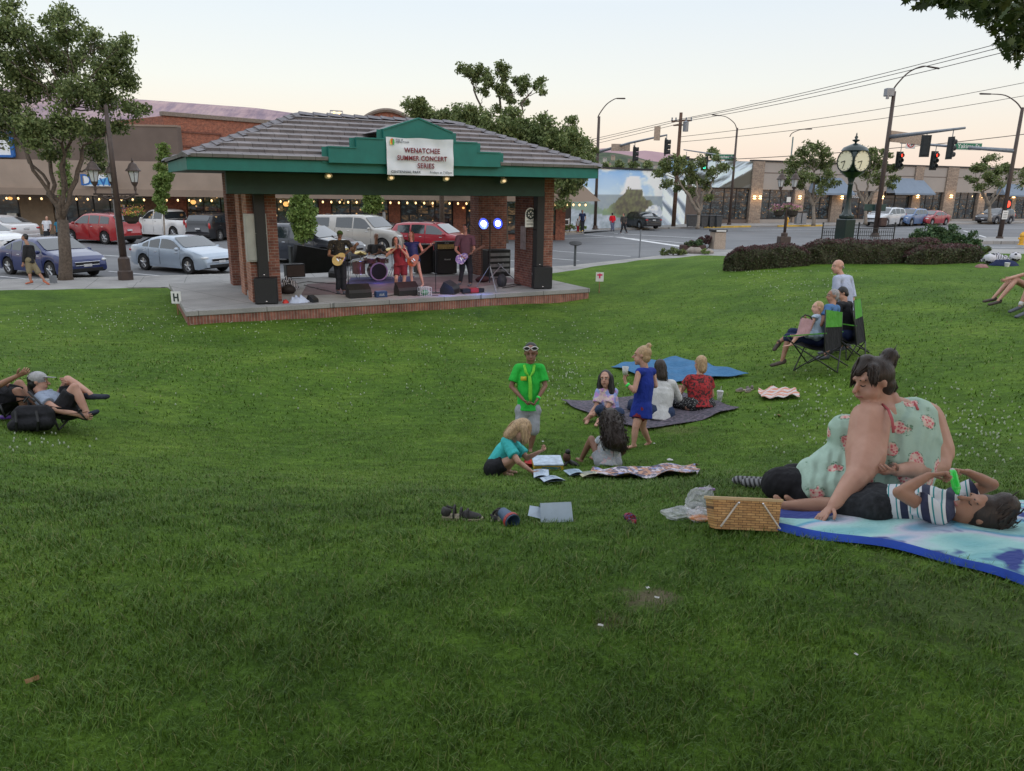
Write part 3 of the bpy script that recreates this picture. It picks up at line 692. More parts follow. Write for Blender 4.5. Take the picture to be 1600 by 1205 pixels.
# ----- grass blades and clover
GR = []
for i, (c_, r_) in enumerate((((.070, .142, .013), .55), ((.048, .108, .010), .55), ((.105, .185, .022), .55), ((.15, .17, .05), .6))):
 t = NT(f'grass blade {i}'); n_ = t.noise(t.coord(), 1.1, 4)
 t.col(t.ramp(n_, [(.3, tuple(x*.7 for x in c_)), (.7, tuple(x*1.3 for x in c_))])); t.set(Roughness=.5, Specular_IOR_Level=.3); GR.append(t.m)
AVQ = [[G(*c).xy for c in q] for q in (((1206, 800), (1720, 795), (1700, 930), (1212, 823)), ((872, 629), (1050, 612), (1158, 640), (1005, 674)), ((958, 574), (1060, 561), (1166, 588), (1030, 603)), ((922, 742), (1088, 733), (1091, 745), (935, 749)), ((1108, 805), (1208, 805), (1208, 824), (1114, 824)), ((1183, 613), (1240, 611), (1250, 624), (1190, 628)), ((833, 716), (880, 714), (880, 733), (834, 733)))]
def blades(name, r0, r1, dens, h_, w_, seed):
 rg = np.random.default_rng(seed); half = R(44)
 N = int(dens*half*(r1*r1-r0*r0)); a_ = rg.uniform(-half, half, N); rr = np.sqrt(rg.uniform(r0*r0, r1*r1, N))
 x = rr*np.sin(a_); y = rr*np.cos(a_)
 cl = np.sin(x*7.1+np.sin(y*5.3)*1.7)*np.sin(y*6.3+np.sin(x*4.1)*1.9)+.6*np.sin(x*17+y*3)*np.sin(y*19-x*5)
 keep = rg.random(N) < .72+.28*cl; 
 for (cx, cy, rad) in bare: keep &= ~((np.hypot(x-cx, y-cy) < rad*rg.uniform(.5, 1.2, N)) & (rg.random(N) < .85))
 for Q in AVQ:
  ins = np.ones(N, bool)
  for k_ in range(4):
   a, b = Q[k_], Q[(k_+1) % 4]; ins &= ((b.x-a.x)*(y-a.y)-(b.y-a.y)*(x-a.x)) < 0
  keep &= ~ins
 if r1 > 15: keep &= rg.random(N) < np.clip((r1-rr)/(r1-r0)*1.3, 0, 1)
 x = x[keep]; y = y[keep]; cl = cl[keep]; N = len(x)
 z = np.array([hz(p_, q_) for p_, q_ in zip(x, y)])-.004
 hh = h_*rg.uniform(.55, 1.25, N)*(1+.22*np.clip(cl, -1, 1)); yaw = rg.uniform(0, 2*PI, N)+.0; lean = rg.uniform(.15, 1.1, N)
 dx, dy = np.cos(yaw), np.sin(yaw); px_, py_ = -dy, dx; ww = w_*rg.uniform(.6, 1.3, N)
 def pt(s_, t_):      # s side, t along
  lx = hh*lean*t_**1.6; zz = hh*t_*(1-.25*lean*t_)
  wd = ww*s_*(1-t_**2*.85)
  return np.stack([x+dx*lx+px_*wd, y+dy*lx+py_*wd, z+zz], 1)
 vv = np.stack([pt(-.5, 0), pt(.5, 0), pt(.5, .5), pt(-.5, .5), pt(0, 1.0), pt(.001, 1.0)], 1)
 mi = rg.choice(4, N, p=[.37, .29, .22, .12] if r1 < 9 else [.3, .05, .55, .1])
 o_ = np_mesh(name, vv, 6, [(0, 1, 2, 3), (3, 2, 5, 4)], GR, None, mi)
 return tag(o_, 'short green lawn grass covering the bowl of the park', 'grass', kind='stuff')
bare = [(*G(1018, 930).xy, .10), (*G(1000, 950).xy, .07), (*G(935, 982).xy, .05)]
GRASS_ON = True
if GRASS_ON:
 blades('grass', 1.3, 3.0, 13500, .036, .0030, 1)
 blades('grass', 3.0, 5.5, 6800, .035, .0040, 2)
 blades('grass', 5.5, 10, 2000, .034, .0062, 3)
 blades('grass', 10, 26, 260, .045, .016, 4)
CLV = mat('clover bloom', (.36, .40, .30), .8)
rg = np.random.default_rng(12); P = []
for cx, cy, sx, sy, n_ in ((1480, 660, 150, 45, 520), (1280, 640, 60, 60, 240), (880, 590, 60, 40, 260), (330, 500, 260, 25, 500), (760, 520, 200, 30, 300), (1250, 440, 100, 30, 300), (60, 690, 90, 15, 60), (1460, 720, 110, 25, 160), (560, 600, 250, 50, 140), (100, 500, 120, 20, 160)):
 for _ in range(n_//2):
  p = G(cx+rg.normal()*sx*.6, max(425, cy+rg.normal()*sy*.6)); 
  if abs(p.x) < 20 and p.y < 30: P.append(p)
mb = MB()
for p in P:
 r_ = rg.uniform(.005, .010)*(1+depth(p)/40); mb.lathe([(0, .01), (r_, .02), (r_*.8, .035), (0, .04)], p, 5, caps=False)
tag(mb.build('clover', CLV), 'white clover blooms scattered over the lawn', 'clover', kind='stuff')
# ===== PAVILION
PC = Vector((-3.876, 22.68, -3.0)); PY = R(27.66)
PU = Vector((math.cos(PY), math.sin(PY), 0)); PN = Vector((-math.sin(PY), math.cos(PY), 0))
def SL(x, y, z=0): return PC+PU*x+PN*y+Vector((0, 0, z))
def toL(p): d = p-PC; return Vector((d.dot(PU), d.dot(PN), d.z))
def PL(px, py, z=0): d = ray(px, py); return toL(d*((PC.z+z)/d.z))
def PF(px, py, y):
 d = ray(px, py); t = (PC.dot(PN)+y)/d.dot(PN); return toL(d*t)
def brickmat(key, c1, c2, mortar, sx=1.0, kind='Object', rot=(PI/2, 0, 0), scale=1, bw=.21, rh=.075, spot=None):
 t = NT(key); v = t.coord(kind, rot=rot)
 g_ = t.n('ShaderNodeTexCoord'); sx_ = t.n('ShaderNodeSeparateXYZ'); t.l(g_.outputs['Object'], sx_.inputs[0])
 nr = t.n('ShaderNodeSeparateXYZ'); t.l(g_.outputs['Normal'], nr.inputs[0])
 fx = t.math('GREATER_THAN', t.math('ABSOLUTE', nr.outputs['X']), .7)
 u = t.math('ADD', t.math('MULTIPLY', sx_.outputs['Y'], fx), t.math('MULTIPLY', sx_.outputs['X'], t.math('SUBTRACT', 1.0, fx)))
 cb = t.n('ShaderNodeCombineXYZ'); t.l(u, cb.inputs[0]); t.l(sx_.outputs['Z'], cb.inputs[1])
 b = t.n('ShaderNodeTexBrick'); t.l(cb.outputs[0], b.inputs[0]); b.inputs['Scale'].default_value = scale
 b.inputs['Brick Width'].default_value = bw; b.inputs['Row Height'].default_value = rh; b.inputs['Mortar Size'].default_value = .007
 b.inputs['Color1'].default_value = (*c1, 1); b.inputs['Color2'].default_value = (*c2, 1); b.inputs['Mortar'].default_value = (*mortar, 1); b.inputs['Bias'].default_value = -.1
 n_ = t.noise(t.coord(), 6, 4); col = t.mix(.75, b.outputs[0], t.ramp(n_, [(.3, (.55, .55, .6)), (.7, (1.35, 1.3, 1.25))]), 'MULTIPLY')
 t.col(col); t.set(Roughness=.85, Specular_IOR_Level=.2); t.bump(b.outputs[1], -.6, .008)
 return t.m
BRICK = brickmat('red brick', (.225, .09, .064), (.14, .06, .047), (.24, .195, .17))
BRICKLIT = brickmat('lit side brick', (.36, .17, .11), (.25, .11, .075), (.33, .27, .23))  # lighter copy of the red brick, light on left-facing sides painted in
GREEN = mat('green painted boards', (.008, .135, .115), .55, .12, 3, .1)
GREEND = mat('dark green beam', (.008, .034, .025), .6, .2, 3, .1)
tl = NT('roof tile'); v = tl.coord(); b = tl.n('ShaderNodeTexBrick', offset=.37); tl.l(v, b.inputs[0]); b.inputs['Scale'].default_value = 1
b.inputs['Brick Width'].default_value = .33; b.inputs['Row Height'].default_value = .37; b.inputs['Mortar Size'].default_value = .006
b.inputs['Color1'].default_value = (.20, .185, .19, 1); b.inputs['Color2'].default_value = (.145, .135, .142, 1); b.inputs['Mortar'].default_value = (.04, .038, .04, 1)
n_ = tl.noise(tl.coord(scale=(1, 4, 1)), 3, 5); tl.col(tl.mix(.7, b.outputs[0], tl.ramp(n_, [(.3, (.75, .75, .75)), (.7, (1.35, 1.32, 1.3))]), 'MULTIPLY'))
tl.set(Roughness=.75); tl.bump(tl.noise(v, 40, 3), .3, .006); TILE = tl.m
BLACK = mat('black plastic', (.012, .012, .013), .5, .3, 10, .1); GRILLE = mat('black grille', (.018, .018, .02), .65, .3, 60, .4, 200)
CHROME = mat('chrome', (.6, .6, .62), .22, .1, 5, 0, metal=1); STEEL = mat('grey steel', (.25, .25, .26), .45, .2, 8, .05, metal=.6)
pav = thing('pavilion', 'brick park pavilion with green fascia and grey tiled hip roof over the band', 'pavilion', PC, PY)
HL, HW, RZ0, RZ1, RL = 11.0/2, 6.04/2, 3.55, 4.80, 4.6/2
SLABX = 5.78; SF = -2.435
stage = thing('stage_platform', 'low concrete stage with a brick soldier course edge', 'stage', PC, PY)
sb = brickmat('soldier brick', (.27, .115, .085), (.17, .075, .055), (.27, .23, .2), bw=.075, rh=.5)
mb = MB(); mb.b2((-SLABX, SF, -.13), (SLABX, 3.4, 0), .012); mb.build('slab', CONC, stage)
mb = MB(); mb.b2((-SLABX+.03, SF+.03, -.55), (SLABX-.03, 3.37, -.13)); mb.build('riser', sb, stage)
wk = MB(); q = [toL(p) for p in (GZ(262, 470, -3.4), GZ(200, 445, -3.4))]
tag(MB().prism([tuple(GZ(*q_, z=-3.33).xy) for q_ in ((293, 492), (283, 487), (277, 470), (271, 455), (262, 448.5), (200, 449), (200, 443), (330, 428), (352, 440))], -3.5, -3.33).build('path', CONC), kind='structure')
pl_ = PL(388, 466); plx, ply = pl_.x, pl_.y
pr_ = PL(820, 447); prx, pry = pr_.x, pr_.y
CW = .72
def pillar(x0, y0, x1, y1, bm_=BRICK, nm='pillar'):
 mb = MB(); mb.b2((x0, y0, 0), (x1, y1, 3.27)); return mb.build(nm, bm_, pav)
ply = -1.62; pry = -1.62
pp = pillar(plx, ply, plx+CW, ply+CW)
pb = pillar(plx+.02, ply+1.45, plx+.66, ply+2.15, BRICKLIT)
mb = MB(); mb.b2((plx+.2, ply+CW, 0), (plx+.5, ply+1.45, 2.65)); mb.build('recess_wall', BRICK, pav)
mb = MB(); mb.b2((plx+.06, ply+CW, 0), (plx+.2, ply+1.45, .14)); mb.b2((plx+.1, ply+CW, 2.65), (plx+.5, ply+1.45, 3.27)); mb.build('sill', CONC, pav)
pr = pillar(prx, pry, prx+CW, pry+1.15)
pillar(prx-.12, pry+3.6, prx+.95, pry+4.3); pillar(plx, pry+3.7, plx+.6, pry+4.3)
mb = MB(); mb.b2((plx-.012, ply+.0, 0), (plx, ply+CW, 3.26)); mb.build('lit_pillar_face', BRICKLIT, pav)  # thin skin with light from the left painted into its brick
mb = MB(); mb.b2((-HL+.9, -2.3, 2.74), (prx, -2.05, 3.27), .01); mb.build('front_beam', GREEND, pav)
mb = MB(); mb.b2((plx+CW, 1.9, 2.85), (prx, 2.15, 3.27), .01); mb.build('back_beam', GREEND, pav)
mb = MB(); mb.b2((-HL+.05, -HW+.05, 3.275), (HL-.05, HW-.05, 3.33)); mb.build('soffit', mat('soffit boards', (.06, .055, .04), .7), pav)
for a_, b_ in (((-HL, -HW, 3.27), (HL, -HW+.05, 3.55)), ((-HL, HW-.05, 3.27), (HL, HW, 3.55)), ((-HL, -HW+.05, 3.27), (-HL+.05, HW-.05, 3.55)), ((HL-.05, -HW+.05, 3.27), (HL, HW-.05, 3.55))):
 MB().b2(a_, b_, .004).build('fascia', GREEN, pav)
OV = .07
def plane_courses(A, B, C_, D_, n_, nm):
 """A,B eave ends; C_,D_ top ends (above B and above A)"""
 mb = MB(); A, B, C_, D_ = map(Vector, (A, B, C_, D_)); nor = (B-A).cross(D_-A).normalized()
 if nor.z < 0: nor = -nor
 for i in range(n_):
  t0 = i/n_; t1 = min(1, (i+1.12)/n_)
  a = A.lerp(D_, t0); b_ = B.lerp(C_, t0); c_ = B.lerp(C_, t1); d = A.lerp(D_, t1)
  up = nor*.08; lo = nor*.004
  P = [a+up, b_+up, c_+lo, d+lo, a, b_]
  mb.add(P, [(0, 1, 2, 3), (4, 5, 1, 0)])
 return mb.build(nm, TILE, pav, recalc=False)
e = 3.555; ex, ey = HL+OV, HW+OV
plane_courses((-ex, -ey, e), (ex, -ey, e), (RL, 0, RZ1), (-RL, 0, RZ1), 9, 'roof_slope')
plane_courses((ex, ey, e), (-ex, ey, e), (-RL, 0, RZ1), (RL, 0, RZ1), 9, 'roof_slope')
plane_courses((-ex, ey, e), (-ex, -ey, e), (-RL, 0, RZ1), (-RL, 0, RZ1), 9, 'roof_slope')
plane_courses((ex, -ey, e), (ex, ey, e), (RL, 0, RZ1), (RL, 0, RZ1), 9, 'roof_slope')
caps = MB()
def capline(p, q, n_):
 p = Vector(p); q = Vector(q)
 for i in range(n_):
  a = p.lerp(q, i/n_); b_ = p.lerp(q, (i+1.08)/n_); d = (b_-a).normalized(); s_ = d.cross(Vector((0, 0, 1))).normalized(); u_ = s_.cross(d)
  w = .15
  P = [a-s_*w+u_*.03, a+u_*.115, a+s_*w+u_*.03, b_-s_*w*.9-u_*.0, b_+u_*.08, b_+s_*w*.9-u_*.0, a-s_*w-u_*.01, a+s_*w-u_*.01]
  caps.add(P, [(0, 1, 4, 3), (1, 2, 5, 4), (6, 0, 1), (6, 1, 2), (6, 2, 7)])
for sx in (-1, 1):
 for sy in (-1, 1): capline((sx*ex, sy*ey, e), (sx*RL, 0, RZ1), 14)
capline((-RL, 0, RZ1), (RL, 0, RZ1), 12)
caps.build('ridge_tiles', mat('cap tile', (.15, .145, .16), .7, .25, 6, .3), pav)
yp = -HW-.12
def pf(px, py, y=None): q = PF(px, py, y if y is not None else yp); return (q.x, q.z)
L_ = [pf(514.7, 262), pf(514.7, 228), pf(557, 228.5), pf(557, 215), pf(600, 216), pf(600, 204), pf(654, 185), pf(708, 206), pf(708, 222), pf(746, 224), pf(746, 239), pf(782, 240.5), pf(782, 264)]
zb = 3.50; xs_ = [L_[0][0], L_[2][0], L_[4][0], L_[6][0], L_[8][0], L_[10][0], L_[12][0]]
z1 = (L_[1][1]+L_[11][1])/2; z2 = (L_[3][1]+L_[9][1])/2; z3 = (L_[5][1]+L_[7][1])/2; z4 = L_[6][1]
xm = xs_[3]; h0, h1, h2_ = (xs_[6]-xs_[0])/2, (xs_[5]-xs_[1])/2, (xs_[4]-xs_[2])/2
poly = [(xm-h0, zb), (xm-h0, z1), (xm-h1, z1), (xm-h1, z2), (xm-h2_, z2), (xm-h2_, z3), (xm, z4), (xm+h2_, z3), (xm+h2_, z2), (xm+h1, z2), (xm+h1, z1), (xm+h0, z1), (xm+h0, zb)]
MB().prism(poly, -HW-.12, -HW+.12, lambda a, b_, h: (a, h, b_)).build('pediment', GREEN, pav)
tr = MB()
for p, q in zip(poly[:-1], poly[1:]):
 tr.beam((p[0], -HW-.005, p[1]), (q[0], -HW-.005, q[1]), .27, .035)
tr.beam((xm-h0, -HW-.125, zb+.02), (xm+h0, -HW-.125, zb+.02), .02, .03)
tr.build('pediment_trim', GREEN, pav)
MB().prism([(xm-h2_, z3), (xm, z4), (xm+h2_, z3)], -HW+.12, .2, lambda a, b_, h: (a, h, b_-.02)).build('dormer_roof', TILE, pav)
LAMPG = mat('lamp dish glow', (.9, .7, .45), .5, .05, 2, 0, emit=(1, .72, .38), es=.9)
for px, py in ((513.5, 273.9), (611, 277), (697.5, 278.5), (787, 282)):
 q = PF(px, py, -2.62); mb = MB(); mb.lathe([(.03, .2), (.05, .12), (.085, .06), (.10, 0), (.092, .0), (.05, .05)], (q.x, q.y, q.z-.03), 16, Matrix.Rotation(R(-35), 3, 'X'))
 f_ = mb.build('ceiling_lamp', mat('lamp dish', (.55, .5, .4), .4), pav, smooth_=True)
 MB().ell((q.x, q.y-.03, q.z-.02), (.05, .05, .035), n=10, k=6).build('bulb', LAMPG, f_, smooth_=True)
CAB = mat('grey metal cabinet', (.33, .34, .33), .5, .12, 3, .05, metal=.2)
yf = ply-.05
a_ = PF(387, 334, yf); b_ = PF(404.5, 409, yf)
t = thing('electrical_cabinet', 'flat grey metal cabinet on the left pillar', 'cabinet', SL((a_.x+b_.x)/2+.07, ply, b_.z), PY)
w_, h_ = .55, a_.z-b_.z
MB().b2((-w_/2, -.1, 0), (w_/2, -.003, h_), .01).build('case', CAB, t); MB().b2((-w_/2+.04, -.118, .04), (w_/2-.04, -.1, h_-.04), .005).build('door', CAB, t)
MB().b2((w_/2-.1, -.14, h_*.5), (w_/2-.07, -.118, h_*.56), .004).build('handle', STEEL, t)
WH = mat('white sign face', (.62, .63, .62), .5, .06, 5, 0); DK = mat('dark sign print', (.02, .03, .03), .6, .1, 5, 0)
a_ = PF(829, 355, yf); z0 = a_.z; hh = PF(829, 323, yf).z-z0
t = thing('plaque', 'white arched plaque with a dark cog wheel emblem on the right pillar', 'sign', SL(a_.x, pry-.01, z0), PY)
wq = .18
poly = [(-wq, 0), (wq, 0), (wq, hh*.62)]+[(wq*math.cos(a), hh*.62+wq*1.1*math.sin(a)) for a in [i*PI/10 for i in range(1, 10)]]+[(-wq, hh*.62)]
MB().prism(poly, -.03, -.005, lambda a, b_, h: (a, h, b_)).build('panel', WH, t)
mb = MB(); mb.lathe([(.10, 0), (.15, 0), (.15, .012), (.10, .012)], (0, -.03, hh*.63), 24, Matrix.Rotation(R(90), 3, 'X'), caps=False)
for i in range(6):
 a = i*PI/3; mb.beam((0, -.036, hh*.63), (.11*math.cos(a), -.036, hh*.63+.11*math.sin(a)), .012, .03)
for i in range(16):
 a = i*PI/8; mb.box((.155*math.cos(a), -.036, hh*.63+.155*math.sin(a)), (.02, .012, .02), (0, -a, 0))
mb.ell((0, -.036, hh*.63), (.035, .012, .035), n=12, k=6); mb.build('emblem', DK, t)
mb = MB()
for i, z in enumerate((.16, .2, .07, .1)): mb.b2((-wq*.75, -.036, z*hh*1.6), (wq*(.7-.1*i), -.0305, z*hh*1.6+.012))
mb.build('lettering', DK, t)
a_ = PF(799.5, 382, yf-.0); 
t = thing('notice_board', 'pale metal notice plate on the inner side of the right pillar', 'sign', SL(prx-.012, pry+.55, 1.12), PY)
MB().b2((-.02, -.17, 0), (0, .17, .72), .005).build('plate', mat('aged steel plate', (.30, .24, .25), .4, .3, 6, .1, metal=.4), t)
BAN = NT('banner cloth'); BAN.col(BAN.ramp(BAN.noise(BAN.coord(), 2, 3), [(.3, (.56, .60, .66)), (.7, (.68, .71, .76))])); BAN.set(Roughness=.6); BANM = BAN.m
RED = mat('maroon print', (.17, .012, .02), .6, .1, 4, 0); BLK = mat('black print', (.015, .015, .02), .6, .1, 4, 0)
A = PF(603.2, 215, yp-.05); B = PF(708, 217, yp-.05); C_ = PF(708.5, 274.6, yp-.05); D_ = PF(605, 273.6, yp-.05)
bw_ = (B.x-A.x+C_.x-D_.x)/2; zt = (A.z+B.z)/2; zl = (C_.z+D_.z)/2; bh = zt-zl; bx = (A.x+B.x+C_.x+D_.x)/4
t = thing('banner', 'white vinyl banner announcing the summer concert series on the green gable', 'banner', SL(bx, yp-.03, zl), PY)
def bf(u, w_):
 x = (u-.5)*bw_; z = w_*bh; sag = .012*math.sin(u*PI*4)**2*(1-w_)
 return (x, -.025-.018*abs(math.sin(u*PI*2))*w_-.012*math.sin(u*19+w_*5)-.01*math.sin(w_*11+u*3), z-.02*math.sin(u*2*PI)**2*(1 if w_ > .95 else 0))
mb = MB(); mb.grid(bf, [i/30 for i in range(31)], [i/20 for i in range(21)]); mb.build('cloth', BANM, t, smooth_=True)
RX = (PI/2, 0, 0)
for s_, z, sz in (('WENATCHEE', .655, .168), ('SUMMER CONCERT', .45, .160), ('SERIES', .25, .172)):
 text('lettering', s_, sz, RED, t, (.03 if s_ != 'SERIES' else .12, -.075, z*bh), RX, .002, bold=.004, sx=.9)
text('lettering', 'CENTENNIAL PARK', .085, BLK, t, (-bw_*.45, -.07, .08*bh), RX, .001, 'LEFT', .001)
text('lettering', 'Fridays at 7:00pm', .08, BLK, t, (bw_*.47, -.07, .085*bh), RX, .001, 'RIGHT', .0005)
text('lettering', 'City of', .06, BLK, t, (-bw_*.37, -.07, .93*bh), RX, .001, 'LEFT', .001)
text('lettering', 'WENATCHEE', .055, BLK, t, (-bw_*.37, -.07, .87*bh), RX, .001, 'LEFT', .001)
mb = MB(); c0 = (-bw_*.425, .885*bh)
for k_, (mt_, off) in enumerate(((mat('logo green', (.06, .35, .08), .6), .03), (mat('logo red', (.5, .05, .03), .6), .0), (mat('logo yellow', (.7, .5, .05), .6), -.03))):
 MB().prism([(c0[0]+off+.055*math.cos(a)*(.5), c0[1]+.075*math.sin(a)-abs(off)*.5) for a in [i*PI/6 for i in range(12)]], -.08+k_*.003, -.074+k_*.003, lambda a, b_, h: (a, h, b_)).build('emblem', mt_, t)
# ----- stage gear
def on_stage(px, py): q = PL(px, py); return SL(q.x, q.y, 0)
def box_speaker(name, label, px, py, w, d, h, yaw=0, group=None, cat='speaker'):
 t = thing(name, label, cat, on_stage(px, py), PY+yaw, group)
 MB().b2((-w/2, 0, .015), (w/2, d, h), .012).build('cabinet', BLACK, t); MB().b2((-w/2+.02, -.012, .035), (w/2-.02, 0, h-.02), .004).build('grille', GRILLE, t)
 mb = MB()
 for sx in (-1, 1):
  mb.b2((sx*w/2-.004*(1-sx)-.0, d*.35, h*.62), (sx*w/2+.004*(1+sx), d*.65, h*.7))
 mb.build('handle', STEEL, t)
 MB().ell((0, -.014, h*.12), (.022, .006, .014), n=10, k=6).build('badge', CHROME, t)
 return t
def px_w(pxa, pxb, D): return (pxb-pxa)*D/FPX
box_speaker('subwoofer', 'large black subwoofer at the left stage corner', 417, 476, .56, .6, .66, R(-12), 'subwoofers at the stage corners')
box_speaker('subwoofer', 'large black subwoofer at the right end of the stage', 848, 452, .58, .55, .66, R(-20), 'subwoofers at the stage corners')
def column_speaker(label, px, pyb, pyt, basepx, w):
 b_ = on_stage(*basepx); D = depth(b_)
 top = W(px, pyt, D-.0); q = b_+PN*.14; q.z = PC.z+.66
 t = thing('column_speaker', label, 'speaker', q, PY, 'tall line array speakers'); h = W(px, pyt, depth(q)).z-q.z
 MB().b2((-w/2, -.12, .0), (w/2, .12, h*.5-.006), .01).build('lower_cabinet', BLACK, t); MB().b2((-w/2, -.12, h*.5+.006), (w/2, .12, h), .01).build('upper_cabinet', BLACK, t)
 MB().b2((-w/2+.01, -.13, .01), (w/2-.01, -.12, h-.01), .002).build('grille', GRILLE, t)
 MB().ell((0, -.133, .07), (.02, .005, .012), n=10, k=6).build('badge', CHROME, t)
 return t
column_speaker('tall thin black column speaker in front of the left brick pillar', 408, 432, 294, (416, 474), .26)
column_speaker('tall thin black column speaker beside the right brick pillar', 846, 412, 299, (843, 451), .26)
def wedge(label, px, py, w, yaw=0, tilt=0):
 t = thing('monitor_wedge', label, 'speaker', on_stage(px, py), PY+yaw, 'floor monitor wedges')
 d, h = .42, .36
 prof = [(0, 0), (d, 0), (d, h*.42), (d*.72, h), (.06, h*.62), (0, h*.4)]
 MB().prism(prof, -w/2, w/2, lambda a, b_, h__: (h__, a, b_)).build('cabinet', BLACK, t)
 MB().add([(-w/2+.03, d*.985+.004, h*.46), (w/2-.03, d*.985+.004, h*.46), (w/2-.03, d*.73+.004, h*.97+.004), (-w/2+.03, d*.73+.004, h*.97+.004)], [(0, 1, 2, 3)]).build('grille', GRILLE, t)
 return t
wedge('black floor monitor at the feet of the gold guitar player', 564, 466, .62)
wedge('black floor monitor in front of the singer in the red romper', 640, 462, .62, R(2))
wedge('black floor monitor tilted away beside the floor light', 714, 459, .56, R(48))
t = wedge('small black monitor lying on the left edge of the stage', 494, 473, .2, R(20)); t.scale = (.8, .8, .5)
wedge('side monitor standing on end behind the gold guitar player', 519, 434, .3, R(-50))
TOLEX = mat('tolex vinyl', (.02, .02, .022), .6, .3, 30, .3); CLOTHG = mat('brown speaker cloth', (.10, .075, .065), .9, .2, 80, .4); GREYC = mat('grey cover cloth', (.05, .055, .06), .9)
def amp(label, px, py, w, h, d, face, yaw=0, head=False, group='guitar amplifiers'):
 t = thing('amplifier', label, 'amplifier', on_stage(px, py), PY+yaw, group)
 hc = h*.74 if head else h
 MB().b2((-w/2, 0, .03), (w/2, d, hc), .015).build('cabinet', TOLEX, t); MB().b2((-w/2+.03, -.01, .06), (w/2-.03, 0, hc-.04), .003).build('grille', face, t)
 if head:
  MB().b2((-w/2, .03, hc+.01), (w/2, d-.05, h), .012).build('head', TOLEX, t)
  MB().b2((-w/2+.03, .02, hc+.04), (w/2-.03, .03, h-.1), .002).build('control_panel', mat('brass panel', (.35, .27, .12), .4, metal=.5), t)
  mb = MB()
  for i in range(7): mb.lathe([(.013, 0), (.01, .02)], (-w/2+.1+i*(w-.2)/6, .02, hc+.075), 8, Matrix.Rotation(R(90), 3, 'X'))
  mb.build('knobs', BLACK, t)
  text('lettering', 'Marshall', .07, WPAINT, t, (0, -.013, hc*.62), RX, .001); text('lettering', 'Marshall', .05, WPAINT, t, (0, .017, h-.06), RX, .001)
 MB().tube([(-.1, d/2, h), (-.09, d/2, h+.03), (.09, d/2, h+.03), (.1, d/2, h)], .008, 6).build('handle', BLACK, t)
 return t
amp('black half stack amplifier with brass control panel behind the guitarist in vest', 699, 429, .74, 1.14, .38, GRILLE, 0, True)
amp('tall dark bass cabinet behind the bass player', 665, 428, .62, 1.02, .4, GRILLE)
amp('small brown fronted combo amplifier at the left of the stage', 463, 435, .62, .46, .3, CLOTHG, R(5))
t = thing('covered_case', 'big black covered case leaning behind the brown amplifier', 'case', on_stage(492, 427), PY+R(4))
MB().prism([(-.75, 0), (.8, 0), (.8, .72), (-.55, .98)], 0, .45, lambda a, b_, h: (a, h, b_)).build('cover', mat('black cover cloth', (.012, .013, .015), .85, .3, 4, .4), t)
MB().b2((-.8, -.02, 0), (-.72, .3, .95), .02).build('edge', GREYC, t)
def mic_stand(label, px, py, h, boom=None, group='microphone stands', mic=True):
 t = thing('microphone_stand', label, 'stand', on_stage(px, py), PY, group)
 MB().lathe([(.13, 0), (.13, .015), (.02, .035), (.012, .05)], n=18).build('base', BLACK, t, smooth_='auto')
 MB().tube([(0, 0, .03), (0, 0, h)], .011, 8).build('pole', BLACK, t)
 e_ = Vector((0, 0, h))
 if boom: e_ = Vector((boom[0], boom[1], h+boom[2])); MB().tube([(-boom[0]*.3, -boom[1]*.3, h-boom[2]*.3), e_], .008, 8).build('boom', BLACK, t)
 if mic:
  m_ = MB(); m_.ecap(e_, e_+Vector((-.02, .12, .03)), .012, None, .018); m_.build('handle', BLACK, t)
  MB().ell(e_+Vector((-.022, .14, .035)), .026, n=10, k=7).build('microphone', STEEL, t, smooth_=True)
 return t
mic_stand('straight black microphone stand with round base before the drummer side', 545, 453, 1.35, (-.3, .25, .15))
mic_stand('black microphone stand at the centre in front of the bass player', 681, 458, 1.35)
mic_stand('thin stand in front of the singer in red', 627, 455, 1.28, None)
mic_stand('microphone boom stand to the right of the guitarist in vest', 752, 441, 1.5, (-.35, 0, .3))
t = thing('light_stand', 'tall black tripod carrying two glowing blue white stage lamps', 'light stand', on_stage(765, 455), PY)
hL = W(765, 348, depth(Vector(t.location))).z-PC.z
MB().tube([(0, 0, .25), (0, 0, hL+.12)], .018, 8).build('pole', BLACK, t)
for a in (30, 150, 270):
 MB().tube([(0, 0, .75), (.45*math.cos(R(a)), .45*math.sin(R(a)), .02)], .012, 6).build('leg', STEEL, t)
MB().tube([(-.35, 0, hL-.02), (.4, 0, hL-.02)], .014, 6).build('crossbar', BLACK, t)
PAR = mat('lamp lens', (.6, .7, 1), .3, .05, 3, 0, emit=(.72, .82, 1.0), es=9)
BHALO = mat('blue lamp face', (.05, .08, .5), .4, .05, 3, 0, emit=(.06, .1, .9), es=1.1)
for x_ in (-.24, .22):
 M_ = Matrix.Rotation(R(82), 3, 'X')
 p_ = MB().lathe([(.08, -.2), (.12, -.12), (.165, 0), (.175, .03), (.155, .03)], (x_, -.05, hL-.0), 20, M_, caps=False).build('lamp', BLACK, t, smooth_=True)
 MB().lathe([(0, .012), (.155, .012)], (x_, -.05, hL), 20, M_, caps=False).build('face', BHALO, p_)
 MB().lathe([(0, .02), (.085, .02)], (x_, -.05, hL), 20, M_, caps=False).build('lens', PAR, p_)
lt = bpy.data.lights.new('stage_lamp_light', 'SPOT'); lt.energy = 60; lt.color = (.45, .55, 1); lt.spot_size = R(60); lt.shadow_soft_size = .1
lo_ = bpy.data.objects.new('stage_lamp_light', lt); scene.collection.objects.link(lo_); lo_.location = SL(*(toL(Vector(t.location)) + Vector((0, -.25, hL)))); tv = SL(0, -1, .6)-lo_.location; lo_.rotation_euler = tv.to_track_quat('-Z', 'Y').to_euler()
t = thing('floor_light', 'red and black floor light bar glowing blue on the stage edge', 'light', on_stage(738, 459), PY+R(8))
